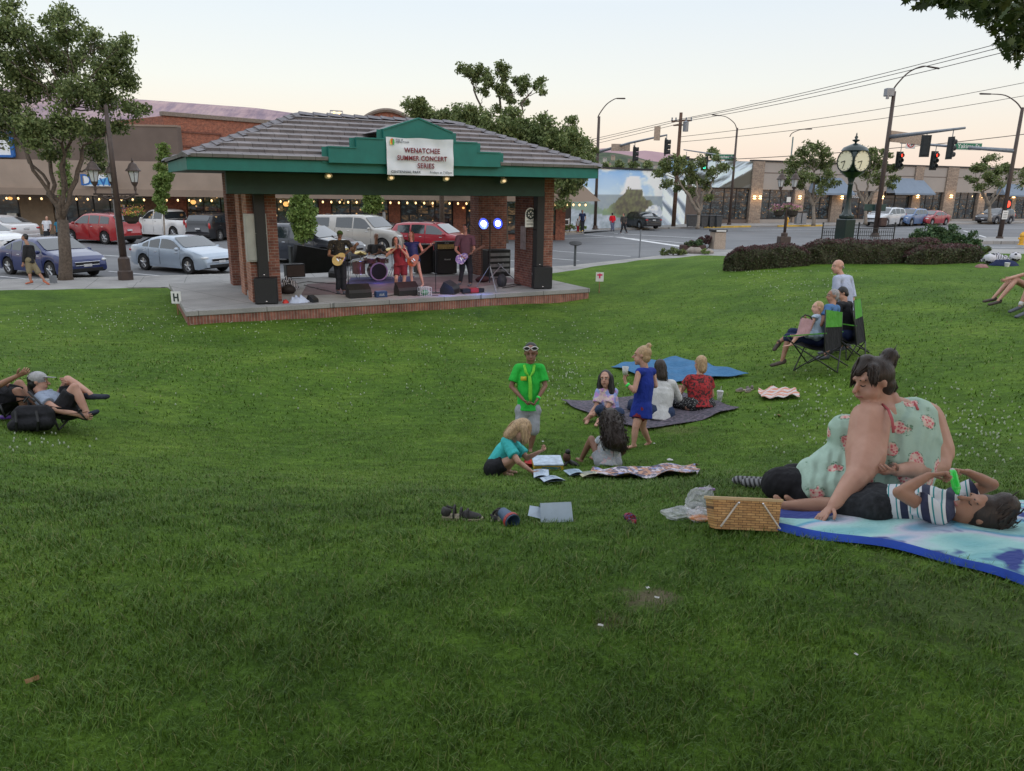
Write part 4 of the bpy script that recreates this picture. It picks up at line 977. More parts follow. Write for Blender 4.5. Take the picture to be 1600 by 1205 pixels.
MB().b2((-.32, 0, .03), (-.05, .16, .15), .01).build('body', BLACK, t); MB().b2((-.05, -.01, .02), (.22, .17, .15), .01).build('case', mat('red case', (.3, .02, .02), .5), t); MB().b2((.22, 0, .02), (.42, .16, .13), .01).build('connector', BLACK, t)
for i, (px, py, e_) in enumerate(((757, 461, 14), (700, 463, 9), (592, 444, 7))):
 l2 = bpy.data.lights.new('floor_light_glow', 'POINT'); l2.energy = e_*.6; l2.color = (.15, .25, 1) if i < 2 else (.35, .25, 1); l2.shadow_soft_size = .06
 q = bpy.data.objects.new('floor_light_glow', l2); scene.collection.objects.link(q); p = on_stage(px, py); q.location = p+Vector((0, 0, .28))
for i, (px, col_, e_) in enumerate(((640, (1, .35, .4), 26), (735, (1, .6, .75), 16), (530, (1, .75, .4), 12))):  # unseen spots under the eave, added to brighten the band
 l2 = bpy.data.lights.new('stage_fill', 'SPOT'); l2.energy = e_*4.5; l2.color = col_; l2.spot_size = R(75); l2.shadow_soft_size = .15
 q = bpy.data.objects.new('stage_fill', l2); scene.collection.objects.link(q); c_ = PL(px, 452); q.location = SL(c_.x, -1.9, 3.1); q.rotation_euler = (R(22), 0, PY)
SHELL = mat('drum shell', (.16, .08, .085), .3, .3, 6, .05, coat=.5); SHELLP = mat('lilac drum hoop', (.33, .25, .42), .4); HEADW = mat('drum head', (.5, .48, .46), .5)
BRASSC = mat('brass cymbal', (.55, .42, .16), .3, .15, 8, .05, metal=.9)
dk = on_stage(591, 438); t = thing('drum_kit', 'drum kit with black fronted bass drum and cymbals in the middle of the stage', 'drums', dk, PY)
RXm = Matrix.Rotation(R(90), 3, 'X')
bd = MB().lathe([(.26, -.2), (.28, -.2), (.28, .2), (.26, .2)], (0, .1, .29), 28, RXm).build('bass_drum', SHELL, t, smooth_='auto')
MB().lathe([(.255, .18), (.295, .18), (.295, .225), (.255, .225)], (0, .1, .29), 28, RXm, caps=False).build('hoop', SHELLP, bd, smooth_='auto')
MB().lathe([(0, .205), (.255, .205)], (0, .1, .29), 28, RXm, caps=False).build('drum_head', mat('black drum head', (.01, .01, .012), .35), bd)
def drum(nm, x, y, z, r, h, tilt=0):
 M_ = Matrix.Rotation(tilt, 3, 'X'); d_ = MB().lathe([(r, 0), (r, h)], (x, y, z), 22, M_, caps=False).build(nm, SHELL, t, smooth_='auto')
 MB().lathe([(0, h), (r*.98, h)], (x, y, z), 22, M_, caps=False).build('drum_head', HEADW, d_)
 mb = MB(); mb.lathe([(r, h-.02), (r+.012, h-.02), (r+.012, h+.012), (r, h+.012)], (x, y, z), 22, M_, caps=False); mb.lathe([(r, 0), (r+.012, 0), (r+.012, .02), (r, .02)], (x, y, z), 22, M_, caps=False)
 for i in range(6):
  a = i*PI/3; mb.tube([M_ @ Vector(((r+.01)*math.cos(a), (r+.01)*math.sin(a), .01))+Vector((x, y, z)), M_ @ Vector(((r+.01)*math.cos(a), (r+.01)*math.sin(a), h))+Vector((x, y, z))], .005, 5)
 mb.build('rim', CHROME, d_)
drum('floor_tom', -.55, .3, .2, .2, .42); drum('floor_tom', -.2, .35, .52, .15, .2, R(-12)); drum('tom', .2, .25, .56, .15, .18, R(15)); drum('tom', -.16, .2, .56, .15, .18, R(15)); drum('snare_drum', .35, .5, .5, .17, .13)
def cymbal(x, y, h, r, tilt=.15):
 MB().tube([(x, y, .3), (x, y, h)], .01, 6).build('stand', CHROME, t)
 for a in (0, 120, 240): MB().tube([(x, y, .4), (x+.22*math.cos(R(a)), y+.22*math.sin(R(a)), .01)], .008, 5).build('leg', CHROME, t)
 MB().lathe([(0, .03), (.04, .025), (.06, .005), (r, -.02), (r, -.023), (.06, 0)], (x, y, h), 24, Matrix.Rotation(tilt, 3, 'X'), caps=False).build('cymbal', BRASSC, t, smooth_=True)
cymbal(-.75, .5, 1.0, .2); cymbal(.62, .4, .95, .2, .3); cymbal(.75, .55, .82, .16, 0); cymbal(-.35, .75, .85, .22, .25)
tag(MB().add([tuple(SL(*p)) for p in [(q.x, q.y, .008) for q in (PL(540, 446), PL(640, 442), PL(648, 432), PL(548, 434))]], [(0, 1, 2, 3)]).build('drum_rug', mat('blue stage rug', (.07, .07, .16), .95, .4, 5, .3)), 'dark blue rug under the drum kit', 'rug')
tag(MB().add([tuple(SL(*p)) for p in [(q.x, q.y, .005) for q in (PL(470, 462), PL(700, 455), PL(810, 440), PL(780, 428), PL(600, 436), PL(480, 444))]], [tuple(range(6))]).build('stage_mat', mat('worn maroon mat', (.17, .12, .125), .9, .4, 1.2, .2)), 'wide faded reddish mat covering the stage floor', 'rug')
def cables(name, label, pts_list, m_, group=None):
 o_ = MB()
 for pts in pts_list:
  P = []
  for i in range(len(pts)-1):
   for k_ in range(6):
    t_ = k_/6; x = pts[i][0]*(1-t_)+pts[i+1][0]*t_; y = pts[i][1]*(1-t_)+pts[i+1][1]*t_
    q = PL(x+.6*math.sin(k_*1.7+i*2), y+.25*math.cos(k_*2.1+i)); P.append(tuple(SL(q.x, q.y, .018)))
  o_.tube(P, .01, 5)
 return tag(o_.build(name, m_), label, 'cable', group)
cables('cable', 'black cable looping across the left of the stage', [[(475, 446), (495, 452), (515, 456), (528, 460), (548, 462)]], BLACK, 'cables on the stage floor')
cables('cable', 'black cable running back past the brown amplifier', [[(440, 448), (480, 441), (520, 444), (548, 449)]], BLACK, 'cables on the stage floor')
cables('cable', 'coiled black cable by the right pillar', [[(776, 450), (790, 447), (806, 445), (815, 446), (798, 449), (785, 451), (806, 448)]], BLACK, 'cables on the stage floor')
cables('cable', 'black cable along the front between the centre monitors', [[(582, 461), (600, 464), (616, 462), (655, 463), (690, 462)]], BLACK, 'cables on the stage floor')
t = thing('equipment_rack', 'black equipment rack with steel fittings between the right pillars', 'rack', on_stage(780, 437), PY)
MB().b2((-.42, 0, .1), (.42, .45, .98), .015).build('case', BLACK, t)
mb = MB(); 
for z in (.25, .42, .6, .78): mb.b2((-.38, -.008, z), (.38, 0, z+.1))
mb.build('panels', STEEL, t)
for sx in (-1, 1): MB().tube([(sx*.5, -.15, 0), (-sx*.1, -.1, .55)], .02, 6).build('brace', STEEL, t)
def bag(label, px, py, w, d, h, m_, name='bag', cat='bag', group=None, yaw=0, sx=1):
 p = on_stage(px, py); t = thing(name, label, cat, p, PY+yaw, group); mb = MB(); mb.ell((0, 0, h*.42), (w/2, d/2, h*.5), n=16, k=10)
 rr = random.Random(px); mb.v = [(x+rr.uniform(-1, 1)*w*.03, y+rr.uniform(-1, 1)*d*.03, max(0, z+rr.uniform(-1, 1)*h*.06)) for x, y, z in mb.v]; mb.build('body', m_, t, smooth_=True)
 MB().tube([(-w*.2, 0, h*.85), (-w*.12, 0, h*1.1), (w*.12, 0, h*1.1), (w*.2, 0, h*.85)], .012, 6).build('handle', BLACK, t)
 return t
bag('black gear bag with red trim beside the vest guitarist', 754, 441, .5, .3, .22, mat('black red cloth', (.05, .015, .02), .8), group='bags on the stage')
bag('grey and black rucksack at the foot of the right pillar', 784, 448, .32, .28, .42, mat('dark grey nylon', (.03, .032, .04), .7), group='bags on the stage')
bag('black bag with orange detail behind the left subwoofer', 451, 459, .42, .3, .28, mat('black nylon', (.02, .015, .014), .7), group='bags on the stage')
WC = NT('black white stripe cloth'); w = WC.n('ShaderNodeTexWave'); WC.l(WC.coord(), w.inputs[0]); w.inputs['Scale'].default_value = 6; w.inputs['Distortion'].default_value = 6; WC.col(WC.ramp(w.outputs[1], [(.45, (.02, .02, .025)), (.55, (.5, .5, .55))])); WC.set(Roughness=.9)
def heap(name, label, p, w, d, h, m_, cat, group=None, rz=0, seed=1, ws=.22):
 t = thing(name, label, cat, p, rz, group); rr = random.Random(seed); ph = [rr.uniform(0, 6) for _ in range(6)]
 def f(u, v_):
  a = u*2*PI; q = v_; x = w/2*q*math.cos(a)*(1+.15*math.sin(3*a+ph[0])); y = d/2*q*math.sin(a)*(1+.15*math.sin(2*a+ph[1]))
  z = h*(1-q**3)*(.75+ws*math.sin(x*14/w+ph[2])*math.cos(y*10/d+ph[3])+.12*math.sin(x*30/w+ph[4]))
  return (x, y, max(0, z)+.004)
 MB().grid(f, [i/28 for i in range(29)], [i/10 for i in range(11)]).build('cloth', m_, t, smooth_=True)
 return t
heap('draped_cloth', 'black and white patterned cloth heaped behind the left subwoofer', on_stage(450, 452), .62, .45, .38, WC.m, 'cloth', rz=PY)
heap('draped_cloth', 'crumpled pale blue white cloth at the left stage edge', on_stage(466, 473), .55, .28, .2, mat('pale blue cloth', (.45, .5, .62), .8, .2, 6), 'cloth', rz=PY, seed=3)
heap('red_pouch', 'small red pouch at the left stage edge', on_stage(446, 474), .16, .14, .11, mat('bright red cloth', (.5, .03, .02), .6), 'pouch', rz=PY, seed=4)
t = thing('milk_crate', 'small blue printed box between the two front monitors', 'box', on_stage(597, 465), PY)
MB().b2((-.16, 0, 0), (.16, .2, .17), .01).build('body', mat('navy blue plastic', (.02, .05, .14), .5), t)
mb = MB()
for i in range(3): mb.tube([(-.07+i*.05, -.006, .05), (-.05+i*.05, -.006, .12), (-.04+i*.05, -.006, .05)], .006, 4)
mb.build('print', WH, t)
t = thing('milk_crate', 'white and green wire basket of cables by the centre stand', 'basket', on_stage(666, 463), PY)
mb = MB()
for i in range(7): mb.tube([(-.16+i*.053, 0, 0), (-.16+i*.053, 0, .24)], .006, 4); mb.tube([(-.16+i*.053, .22, 0), (-.16+i*.053, .22, .24)], .006, 4)
for z in (.01, .12, .24): mb.tube([(-.16, 0, z), (.16, 0, z), (.16, .22, z), (-.16, .22, z)], .006, 4, closed=True)
mb.build('basket', WPAINT, t); MB().ell((0, .1, .09), (.12, .08, .08), n=10, k=6).build('contents', mat('green wrap', (.05, .25, .12), .6), t, smooth_=True)
# ===== BUILDINGS
def FP(px, py, A, n):
 """point on the vertical plane through A with normal n"""
 d = ray(px, py); return d*(A.dot(n)/d.dot(n))
class Facade:
 """vertical plane through ground points a,b; local s along, h up, o outward (to the camera)"""
 def __init__(f, a, b, name, label, cat='building', group=None, z0=STREET):
  f.a = Vector((a[0], a[1], 0)); b = Vector((b[0], b[1], 0)); f.u = (b-f.a).normalized(); f.n = Vector((f.u.y, -f.u.x, 0)); f.z0 = z0
  f.t = thing(name, label, cat, (f.a.x, f.a.y, z0), math.atan2(f.u.y, f.u.x), group)
 def s(f, px, py=300, o=0):
  p = FP(px, py, f.a+f.n*o, f.n); return (p-f.a).dot(f.u)
 def z(f, px, py, o=0): return FP(px, py, f.a+f.n*o, f.n).z-f.z0
 def box(f, s0, s1, z0, z1, o0, o1, name, m_, parent=None, bev=0):
  """o: metres towards the street"""
  return MB().b2((s0, -o1, z0), (s1, -o0, z1), bev).build(name, m_, parent or f.t)
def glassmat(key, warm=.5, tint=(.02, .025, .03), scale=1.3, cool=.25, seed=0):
 """shop glass: dim interior, lit lamps and goods painted as glow on the glossy pane"""
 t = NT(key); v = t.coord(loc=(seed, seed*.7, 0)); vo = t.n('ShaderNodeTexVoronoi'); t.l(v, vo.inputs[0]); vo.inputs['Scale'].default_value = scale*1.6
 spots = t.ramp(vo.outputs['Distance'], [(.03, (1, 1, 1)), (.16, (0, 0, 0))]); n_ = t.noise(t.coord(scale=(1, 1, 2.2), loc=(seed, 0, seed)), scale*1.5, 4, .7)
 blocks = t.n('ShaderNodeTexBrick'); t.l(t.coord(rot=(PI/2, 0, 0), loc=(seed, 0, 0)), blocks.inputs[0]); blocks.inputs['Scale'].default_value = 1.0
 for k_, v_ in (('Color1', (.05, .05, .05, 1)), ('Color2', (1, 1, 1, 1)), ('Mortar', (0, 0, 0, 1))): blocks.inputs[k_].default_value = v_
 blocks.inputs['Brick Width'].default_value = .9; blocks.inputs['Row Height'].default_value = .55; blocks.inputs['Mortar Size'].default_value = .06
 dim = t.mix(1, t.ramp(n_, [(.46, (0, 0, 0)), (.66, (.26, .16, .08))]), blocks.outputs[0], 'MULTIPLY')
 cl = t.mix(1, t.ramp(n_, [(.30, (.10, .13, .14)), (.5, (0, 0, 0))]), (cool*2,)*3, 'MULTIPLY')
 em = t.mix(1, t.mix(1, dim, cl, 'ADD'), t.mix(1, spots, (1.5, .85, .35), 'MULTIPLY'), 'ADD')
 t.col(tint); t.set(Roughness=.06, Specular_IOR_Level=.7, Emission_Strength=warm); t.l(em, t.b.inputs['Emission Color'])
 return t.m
GLW = glassmat('warm shop window', .75); GLD = glassmat('dark shop window', .22, cool=.6, seed=3); GLG = glassmat('boutique window', .6, cool=.7, seed=7, scale=1.8)
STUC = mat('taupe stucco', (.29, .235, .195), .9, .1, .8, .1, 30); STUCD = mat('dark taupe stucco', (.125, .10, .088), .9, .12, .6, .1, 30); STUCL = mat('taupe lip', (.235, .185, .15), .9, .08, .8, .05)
DKWD = mat('dark timber', (.05, .038, .03), .7, .3, 4, .3); FRAME = mat('dark window frame', (.018, .018, .02), .5); PAPER = mat('paper poster', (.5, .52, .5), .6, .3, 3, 0)
BRICKB = brickmat('shop brick', (.30, .105, .065), (.20, .075, .05), (.24, .17, .14))
BULB = mat('string light bulb', (1, .8, .5), .4, .05, 2, 0, emit=(1, .62, .25), es=2.2)
a0 = FP(-160, 300, Vector((0, 49.5, 0)), Vector((0, 1, 0))); b0 = FP(930, 300, Vector((0, 51.0, 0)), Vector((0, 1, 0)))
F = Facade((a0.x, a0.y), (b0.x, b0.y), 'shop_row', 'long low taupe shop row with deep canopy behind the parked cars')
S = F.s; CZ0, CZ1, CZ2 = F.z(128, 305.5), F.z(128, 294.5), F.z(128, 250.5)
s0, s1 = -1, S(918)
MB().prism([(0, CZ0), (0, CZ1), (.25, CZ1), (.25, CZ2), (3.2, CZ2), (3.2, CZ0+.3), (.3, CZ0+.3), (.3, CZ0)], s0, s1-1.6, lambda a, b, h: (h, a, b)).build('canopy', STUC, F.t)
MB().add([(s1-1.6, .25, CZ2), (s1-1.6, 3.2, CZ2), (s1+.9, 3.2, CZ0+.1), (s1+.9, .0, CZ0+.1), (s1-1.6, 0, CZ0)], [(0, 1, 2, 3), (0, 3, 4)]).build('canopy_end', STUC, F.t, recalc=False)
F.box(s0, s1-1.6, CZ0, CZ1-.01, -.002, .03, 'canopy_lip', STUCL)
UZ = F.z(228, 197.3, -3)
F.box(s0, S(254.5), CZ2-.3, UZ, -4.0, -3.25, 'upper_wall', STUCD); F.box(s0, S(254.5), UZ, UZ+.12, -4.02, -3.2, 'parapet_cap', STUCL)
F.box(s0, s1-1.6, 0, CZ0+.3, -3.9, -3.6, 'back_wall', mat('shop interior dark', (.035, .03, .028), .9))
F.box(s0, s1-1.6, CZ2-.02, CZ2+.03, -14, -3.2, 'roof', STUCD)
def pier(pa, pb, m_=BRICKB, nm='pier', o=-2.2): a_, b_ = S(pa, 320, o), S(pb, 320, o); return F.box(a_, b_, 0, CZ0+.29, o-.45, o, nm, m_)
def win(pa, pb, m_, o=-2.35, sill=.45, n=2):
 a_, b_ = S(pa, 320, o), S(pb, 320, o); w = F.box(a_, b_, sill, CZ0+.2, o-.05, o, 'window', m_)
 mb = MB(); 
 for i in range(n+1):
  x = a_+(b_-a_)*i/n; mb.b2((x-.04, -o-.03, sill-.05), (x+.04, -o-.0, CZ0+.2))
 mb.b2((a_, -o-.04, sill-.08), (b_, -o, sill+.02)); mb.build('frame', FRAME, w)
 F.box(a_, b_, 0, sill-.08, o-.2, o-.02, 'base_panel', BRICKB if m_ is GLW else STUCL)
TANW = mat('tan wall', (.19, .145, .10), .85, .15, 3, .2)
win(-60, 29, GLD); pier(30, 82, TANW, 'wall_panel'); win(83, 121, GLD); win(121, 172, GLD); win(172, 226, GLD); pier(226, 254, mat('brown wall', (.15, .09, .06), .85), 'wall_panel'); pier(254, 291, BRICKB)
win(292, 345, GLW); win(345, 410, GLW); win(410, 456, GLW); pier(458, 465, BRICKB); win(466, 497, GLD); pier(498, 517); win(518, 606, GLW, n=3); pier(607, 625); win(626, 706, GLW, n=3); pier(708, 728); win(729, 790, GLW, n=2); win(790, 868, GLW); pier(869, 884)
def shop_sign(name, label, pxa, pya, pxb, pyb, o, m_, txts=(), cat='sign', group=None, frame=None):
 a_, b_ = S(pxa, pya, o), S(pxb, pyb, o); z0, z1 = F.z(pxa, pyb, o), F.z(pxa, pya, o)
 p = F.a+F.u*(a_+b_)/2+F.n*o; t = thing(name, label, cat, (p.x, p.y, F.z0+z0), F.t.rotation_euler.z, group); w, h = b_-a_, z1-z0
 MB().b2((-w/2, -.12, 0), (w/2, -.01, h), .02).build('panel', m_, t)
 if frame: 
  mb = MB(); 
  for p_, q_ in (((-w/2-.1, -.02), (w/2+.1, -.02)), ((-w/2-.1, h+.02), (w/2+.1, h+.02))): mb.beam((p_[0], -.1, p_[1]), (q_[0], -.1, q_[1]), .25, .15)
  for x in (-w/2-.06, w/2+.06): mb.beam((x, -.1, -.02), (x, -.1, h+.02), .25, .13)
  mb.build('border', frame, t)
 for s_, fx, fz, sz, mt_ in txts: text('lettering', s_, sz, mt_, t, (fx*w, -.13, fz*h), RX, .01, bold=.006)
 return t
BLUEP = mat('sign blue', (.02, .11, .36), .5, .1, 4, 0); BLUEL = mat('sign sky blue', (.10, .36, .66), .5, .1, 4, 0); WHS = mat('sign white', (.62, .68, .74), .5, .06, 4, 0)
shop_sign('shop_sign', 'white sign with a blue border and a dark letter E at the left edge', -40, 207, 21, 243, -3.1, WHS, [('E', .215, .5, .95, BLK)], frame=BLUEP)
t = shop_sign('shop_sign', 'sky blue and white script sign on the taupe canopy behind the lamp post', 131, 273, 178, 291, .12, WHS, [('Davis', .02, .5, 1.0, BLUEP)])
MB().prism([(-.85+.1*math.sin(i), .12+.62*(i/12)) for i in range(2)]+[(.95, .66), (.9, .1)], -.135, -.122, lambda a, b, h: (a, h, b)).build('swoosh', BLUEL, t)
shop_sign('shop_sign', 'low white lettering strip on the canopy seen beside the left pillar', 417, 295, 456, 299, .12, WHS)
shop_sign('shop_sign', 'small blue and white sign on the canopy by the right pillar', 694, 300, 724, 303, .12, WHS)
shop_sign('window_poster', 'square blue white poster in the window right of the lamp post', 185, 320, 197, 331, -2.2, WHS, [('OPEN', 0, .5, .18, BLUEP)], 'poster')
shop_sign('window_poster', 'pale poster in the leftmost dark shop window', 12, 333, 28, 342, -2.2, PAPER, (), 'poster')
shop_sign('window_poster', 'narrow white door poster behind the pale columnar tree', 598, 331, 603, 346, -2.1, WHS, (), 'poster')
for i, (px, py, w_, lab) in enumerate(((302, 316, 8, 'square glowing amber lamp inside the shop left of the pillar'), (447, 319, 9, 'large round glowing amber lamp in the window beside the bright tree'), (427, 312, 5, 'small bright amber lamp over the window beside the left pillar'), (724, 325, 4, 'little amber wall lantern on the brick pier by the right pillar'), (16, 310, 6, 'cream glowing box lamp under the canopy at the far left'))):
 o = -2.0; p = FP(px, py, F.a+F.n*o, F.n); t = thing('shop_lamp', lab, 'lamp', p, F.t.rotation_euler.z, 'glowing lamps of the shop row'); r_ = w_*50/FPX/2
 MB().lathe([(r_*.5, -r_*.8), (r_, -r_*.3), (r_, r_*.3), (r_*.5, r_*.8)], (0, 0, 0), 12).build('shade', mat('amber shade', (.8, .45, .15), .6, .1, 3, 0, emit=(1, .5, .15), es=1.3), t, smooth_=True); MB().tube([(0, 0, r_*.8), (0, 0, r_+.25)], .015, 5).build('stem', FRAME, t)
for k_, (xa, xb, st_, nm) in enumerate(((-8, 122, 18.2, 'string of warm bulbs under the canopy left of the big tree trunk'), (137, 345, 17.6, 'string of warm bulbs under the canopy between tree and pavilion'), (412, 730, 13.2, 'string of warm bulbs under the canopy seen through the pavilion'), (858, 922, 9.5, 'short string of bulbs at the right end of the canopy'))):
 o = .02; pts = []; x = xa
 while x <= xb:
  y = 309.2+(x)*.0115; pts.append(FP(x, y, F.a+F.n*o, F.n)); x += st_
 t = thing('string_lights', nm, 'string lights', pts[0], 0, 'bulb strings under the shop canopy'); wire = []
 for i, p in enumerate(pts):
  q = p-pts[0]; wire.append(q+Vector((0, 0, .12)))
  if i < len(pts)-1: wire.append((pts[i+1]-pts[0]).lerp(q, .5)+Vector((0, 0, .05)))
  bb = MB().ell(q+Vector((0, 0, -.03)), (.06, .06, .08), n=8, k=6).build('bulb', BULB, t, smooth_=True); MB().tube([q+Vector((0, 0, .05)), q+Vector((0, 0, .12))], .03, 6).build('socket', FRAME, bb)
 MB().tube(wire, .015, 4).build('wire', FRAME, t)
fb = Facade(tuple(FP(255, 180, Vector((0, 53.5, 0)), Vector((0, 1, 0))).xy), tuple(W(700, 230, 70).xy), 'brick_building', 'brick building with a stone coping rising behind the pavilion roof')
bz = fb.z(256, 181); sN = fb.s(590)
MB().b2((0, 0, 4), (sN, 9, bz)).build('wall', BRICKB, fb.t); MB().b2((-.12, -.14, bz), (sN, .3, bz+.28), .02).build('coping', mat('grey coping', (.18, .15, .13), .8), fb.t)
tr = MB(); a_, b_ = fb.s(278), fb.s(352); z1_, z0_ = fb.z(300, 207), fb.z(300, 229)
for p, q in (((a_, z0_), (b_, z0_)), ((a_, z1_), (b_, z1_)), ((a_, z0_), (a_, z1_)), ((b_, z0_), (b_, z1_))): tr.beam((p[0], -.02, p[1]), (q[0], -.02, q[1]), .09, .12)
tr.build('brick_panel', mat('dark brick trim', (.14, .06, .045), .85), fb.t)
t2 = Facade(tuple(W(560, 200, 62).xy), tuple(W(720, 200, 62).xy), 'brick_building', 'brick gable with a round arched top behind the green pediment')
c0_, c1_ = t2.s(572), t2.s(643); zc = t2.z(607, 189); za = t2.z(607, 174.5); n_ = 16
arc = [(c0_+(c1_-c0_)*i/n_, zc+(za-zc)*math.sin(PI*i/n_)**.75) for i in range(n_+1)]
MB().prism([(c0_-2, 3)]+[(c0_-2, zc)]+arc+[(c1_+6, zc), (c1_+6, 3)], 0, 3, lambda a, b, h: (a, h, b)).build('wall', BRICKB, t2.t)
MB().tube([(p[0], -.08, p[1]+.1) for p in arc], .17, 6).build('coping', mat('grey coping', (.18, .15, .13), .8), t2.t)
t = thing('roof_frame', 'thin metal frame with tiny bulbs on the roof behind the pavilion ridge', 'frame', W(516, 184, 58))
c_ = Vector(t.location); MB().tube([p-c_ for p in (W(516, 184, 58), W(516, 173, 58), W(535, 174, 58), W(536, 184, 58))], .05, 5).build('frame', STEEL, t); MB().ell(W(522, 176, 58)-c_, .09, n=8, k=5).build('bulb', BULB, t); MB().ell(W(530, 177, 58)-c_, .09, n=8, k=5).build('bulb', BULB, t)
# ----- right hand shops and the mural
A_ = W(1186, 350, 78); B_ = W(1519, 344.5, 89)
u_ = (B_-A_); u_.z = 0; u_.normalize(); cor = A_-u_*((A_.x-17.5)/u_.x); end = A_+u_*62
G2 = Facade((cor.x, cor.y), (end.x, end.y), 'shop_building', 'long single storey beige shop building with stone piers and blue awnings', z0=-3.45)
S2, Z2 = G2.s, G2.z; TOP = Z2(1186, 252.5)
STONE = brickmat('ledge stone', (.32, .265, .215), (.235, .19, .155), (.16, .125, .10), bw=.55, rh=.16)
BEI = mat('beige panel', (.31, .285, .265), .85, .06, .5, .05, 30); AWN = mat('blue grey awning', (.17, .22, .29), .8, .08, 2, .1); SC = mat('sconce glow', (1, .8, .5), .5, .05, 2, 0, emit=(1, .60, .25), es=7)
def wb(pa, pb, za, zb, o0, o1, nm, m_, parent=None): return G2.box(S2(pa), S2(pb), za, zb, o0, o1, nm, m_, parent)
WT = Z2(1210, 296.5); WB = Z2(1210, 342)
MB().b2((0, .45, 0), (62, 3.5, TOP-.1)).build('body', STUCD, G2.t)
wb(1191, 1760, WT, TOP, -.45, 0, 'wall_panel', BEI); wb(1172, 1760, TOP, TOP+.16, -.5, .12, 'parapet_cap', FRAME)
wb(1191, 1760, Z2(1210, 270.5)-.04, Z2(1210, 270.5)+.04, 0, .02, 'reveal', STUCD)
BZ = Z2(1210, 342)
for pa, pb, m_, n_ in ((1095, 1172, GLG, 4), (1188, 1241, GLG, 3), (1256, 1300, GLG, 3), (1318, 1362, GLW, 3), (1381, 1424, GLD, 2), (1439, 1474, GLG, 3), (1493, 1528, GLG, 3), (1541, 1578, GLD, 3), (1589, 1640, GLG, 3), (1655, 1720, GLG, 3)):
 w = wb(pa, pb, BZ, WT+.02, -.3, -.25, 'window', m_); mb = MB(); sa, sb_ = S2(pa), S2(pb)
 for i in range(n_+1):
  x = sa+(sb_-sa)*i/n_; mb.b2((x-.05, .2, BZ), (x+.05, .27, WT))
 mb.b2((sa, .18, BZ-.06), (sb_, .28, BZ+.04)); mb.b2((sa, .19, BZ+(WT-BZ)*.72), (sb_, .27, BZ+(WT-BZ)*.74)); mb.build('frame', FRAME, w)
 wb(pa, pb, 0, BZ-.06, -.4, -.12, 'base_panel', BEI if pa > 1180 else STUCD)
for pa, pb, full, lampx in ((1172, 1190, 1, (1177, 1186)), (1241, 1256, 0, (1248,)), (1300, 1317, 0, (1314,)), (1363, 1380, 0, (1377,)), (1425, 1438, 1, (1432,)), (1475, 1492, 1, (1484,)), (1529, 1540, 0, (1534,)), (1579, 1588, 0, (1582,)), (1641, 1654, 1, (1647,))):
 wb(pa, pb, 0, TOP+.02 if full else WT+.0, -.35, .16, 'pier', STONE)
 for lx in lampx:
  s_ = S2(lx); z_ = Z2(lx, 308.5 if lx < 1400 else 307)
  l_ = MB().b2((s_-.1, -.40, z_-.05), (s_+.1, -.16, z_+.05)).build('sconce', FRAME, G2.t)
  MB().b2((s_-.09, -.36, z_+.05), (s_+.09, -.18, z_+.16)).b2((s_-.09, -.36, z_-.16), (s_+.09, -.18, z_-.05)).build('bulb', SC, l_)
  pl2 = bpy.data.lights.new('sconce_light', 'POINT'); pl2.energy = 14; pl2.color = (1, .62, .3); pl2.shadow_soft_size = .08
  po = bpy.data.objects.new('sconce_light', pl2); scene.collection.objects.link(po); po.parent = G2.t; po.location = (s_, -.55, z_)
for pa, pb, ya, yb in ((1262, 1322, 277, 300), (1384, 1447, 278, 300), (1556, 1598, 287, 303)):
 sa, sb_ = S2(pa), S2(pb); z1_, z0_ = Z2(pa, ya), Z2(pa, yb)-.1
 P = [(sa+.5, -.01, z1_), (sb_-.9, -.01, z1_), (sb_, -1.3, z0_), (sa, -1.3, z0_), (sb_, -1.3, z0_-.18), (sa, -1.3, z0_-.18), (sb_, -.01, z0_), (sa, -.01, z0_)]
 MB().add(P, [(0, 1, 2, 3), (3, 2, 4, 5), (1, 6, 2), (0, 3, 7)]).build('awning', AWN, G2.t, recalc=False)
 wb(pa+4, pb-6, WT-.45, WT+.0, -.2, .05, 'lintel', FRAME)
text('lettering', 'APEX', .55, WHS, G2.t, (S2(1340), .22, Z2(1340, 303)), RX, .01); text('lettering', 'Floor', .5, WHS, G2.t, (S2(1341), .22, Z2(1341, 307.5)-.05), RX, .01)
import colorsys
def vnoise(x, y, seed=0):
 def h(i, j): return ((math.sin(i*127.1+j*311.7+seed*17.3)*43758.5453) % 1)
 i, j = math.floor(x), math.floor(y); fx, fy = x-i, y-j; fx = fx*fx*(3-2*fx); fy = fy*fy*(3-2*fy)
 return (h(i, j)*(1-fx)+h(i+1, j)*fx)*(1-fy)+(h(i, j+1)*(1-fx)+h(i+1, j+1)*fx)*fy
def fbm(x, y, s_=0): return sum(vnoise(x*2**k, y*2**k, s_+k)*.5**(k+1) for k in range(4))
def mixc(a, b, t): t = min(1, max(0, t)); return tuple(p*(1-t)+q*t for p, q in zip(a, b))
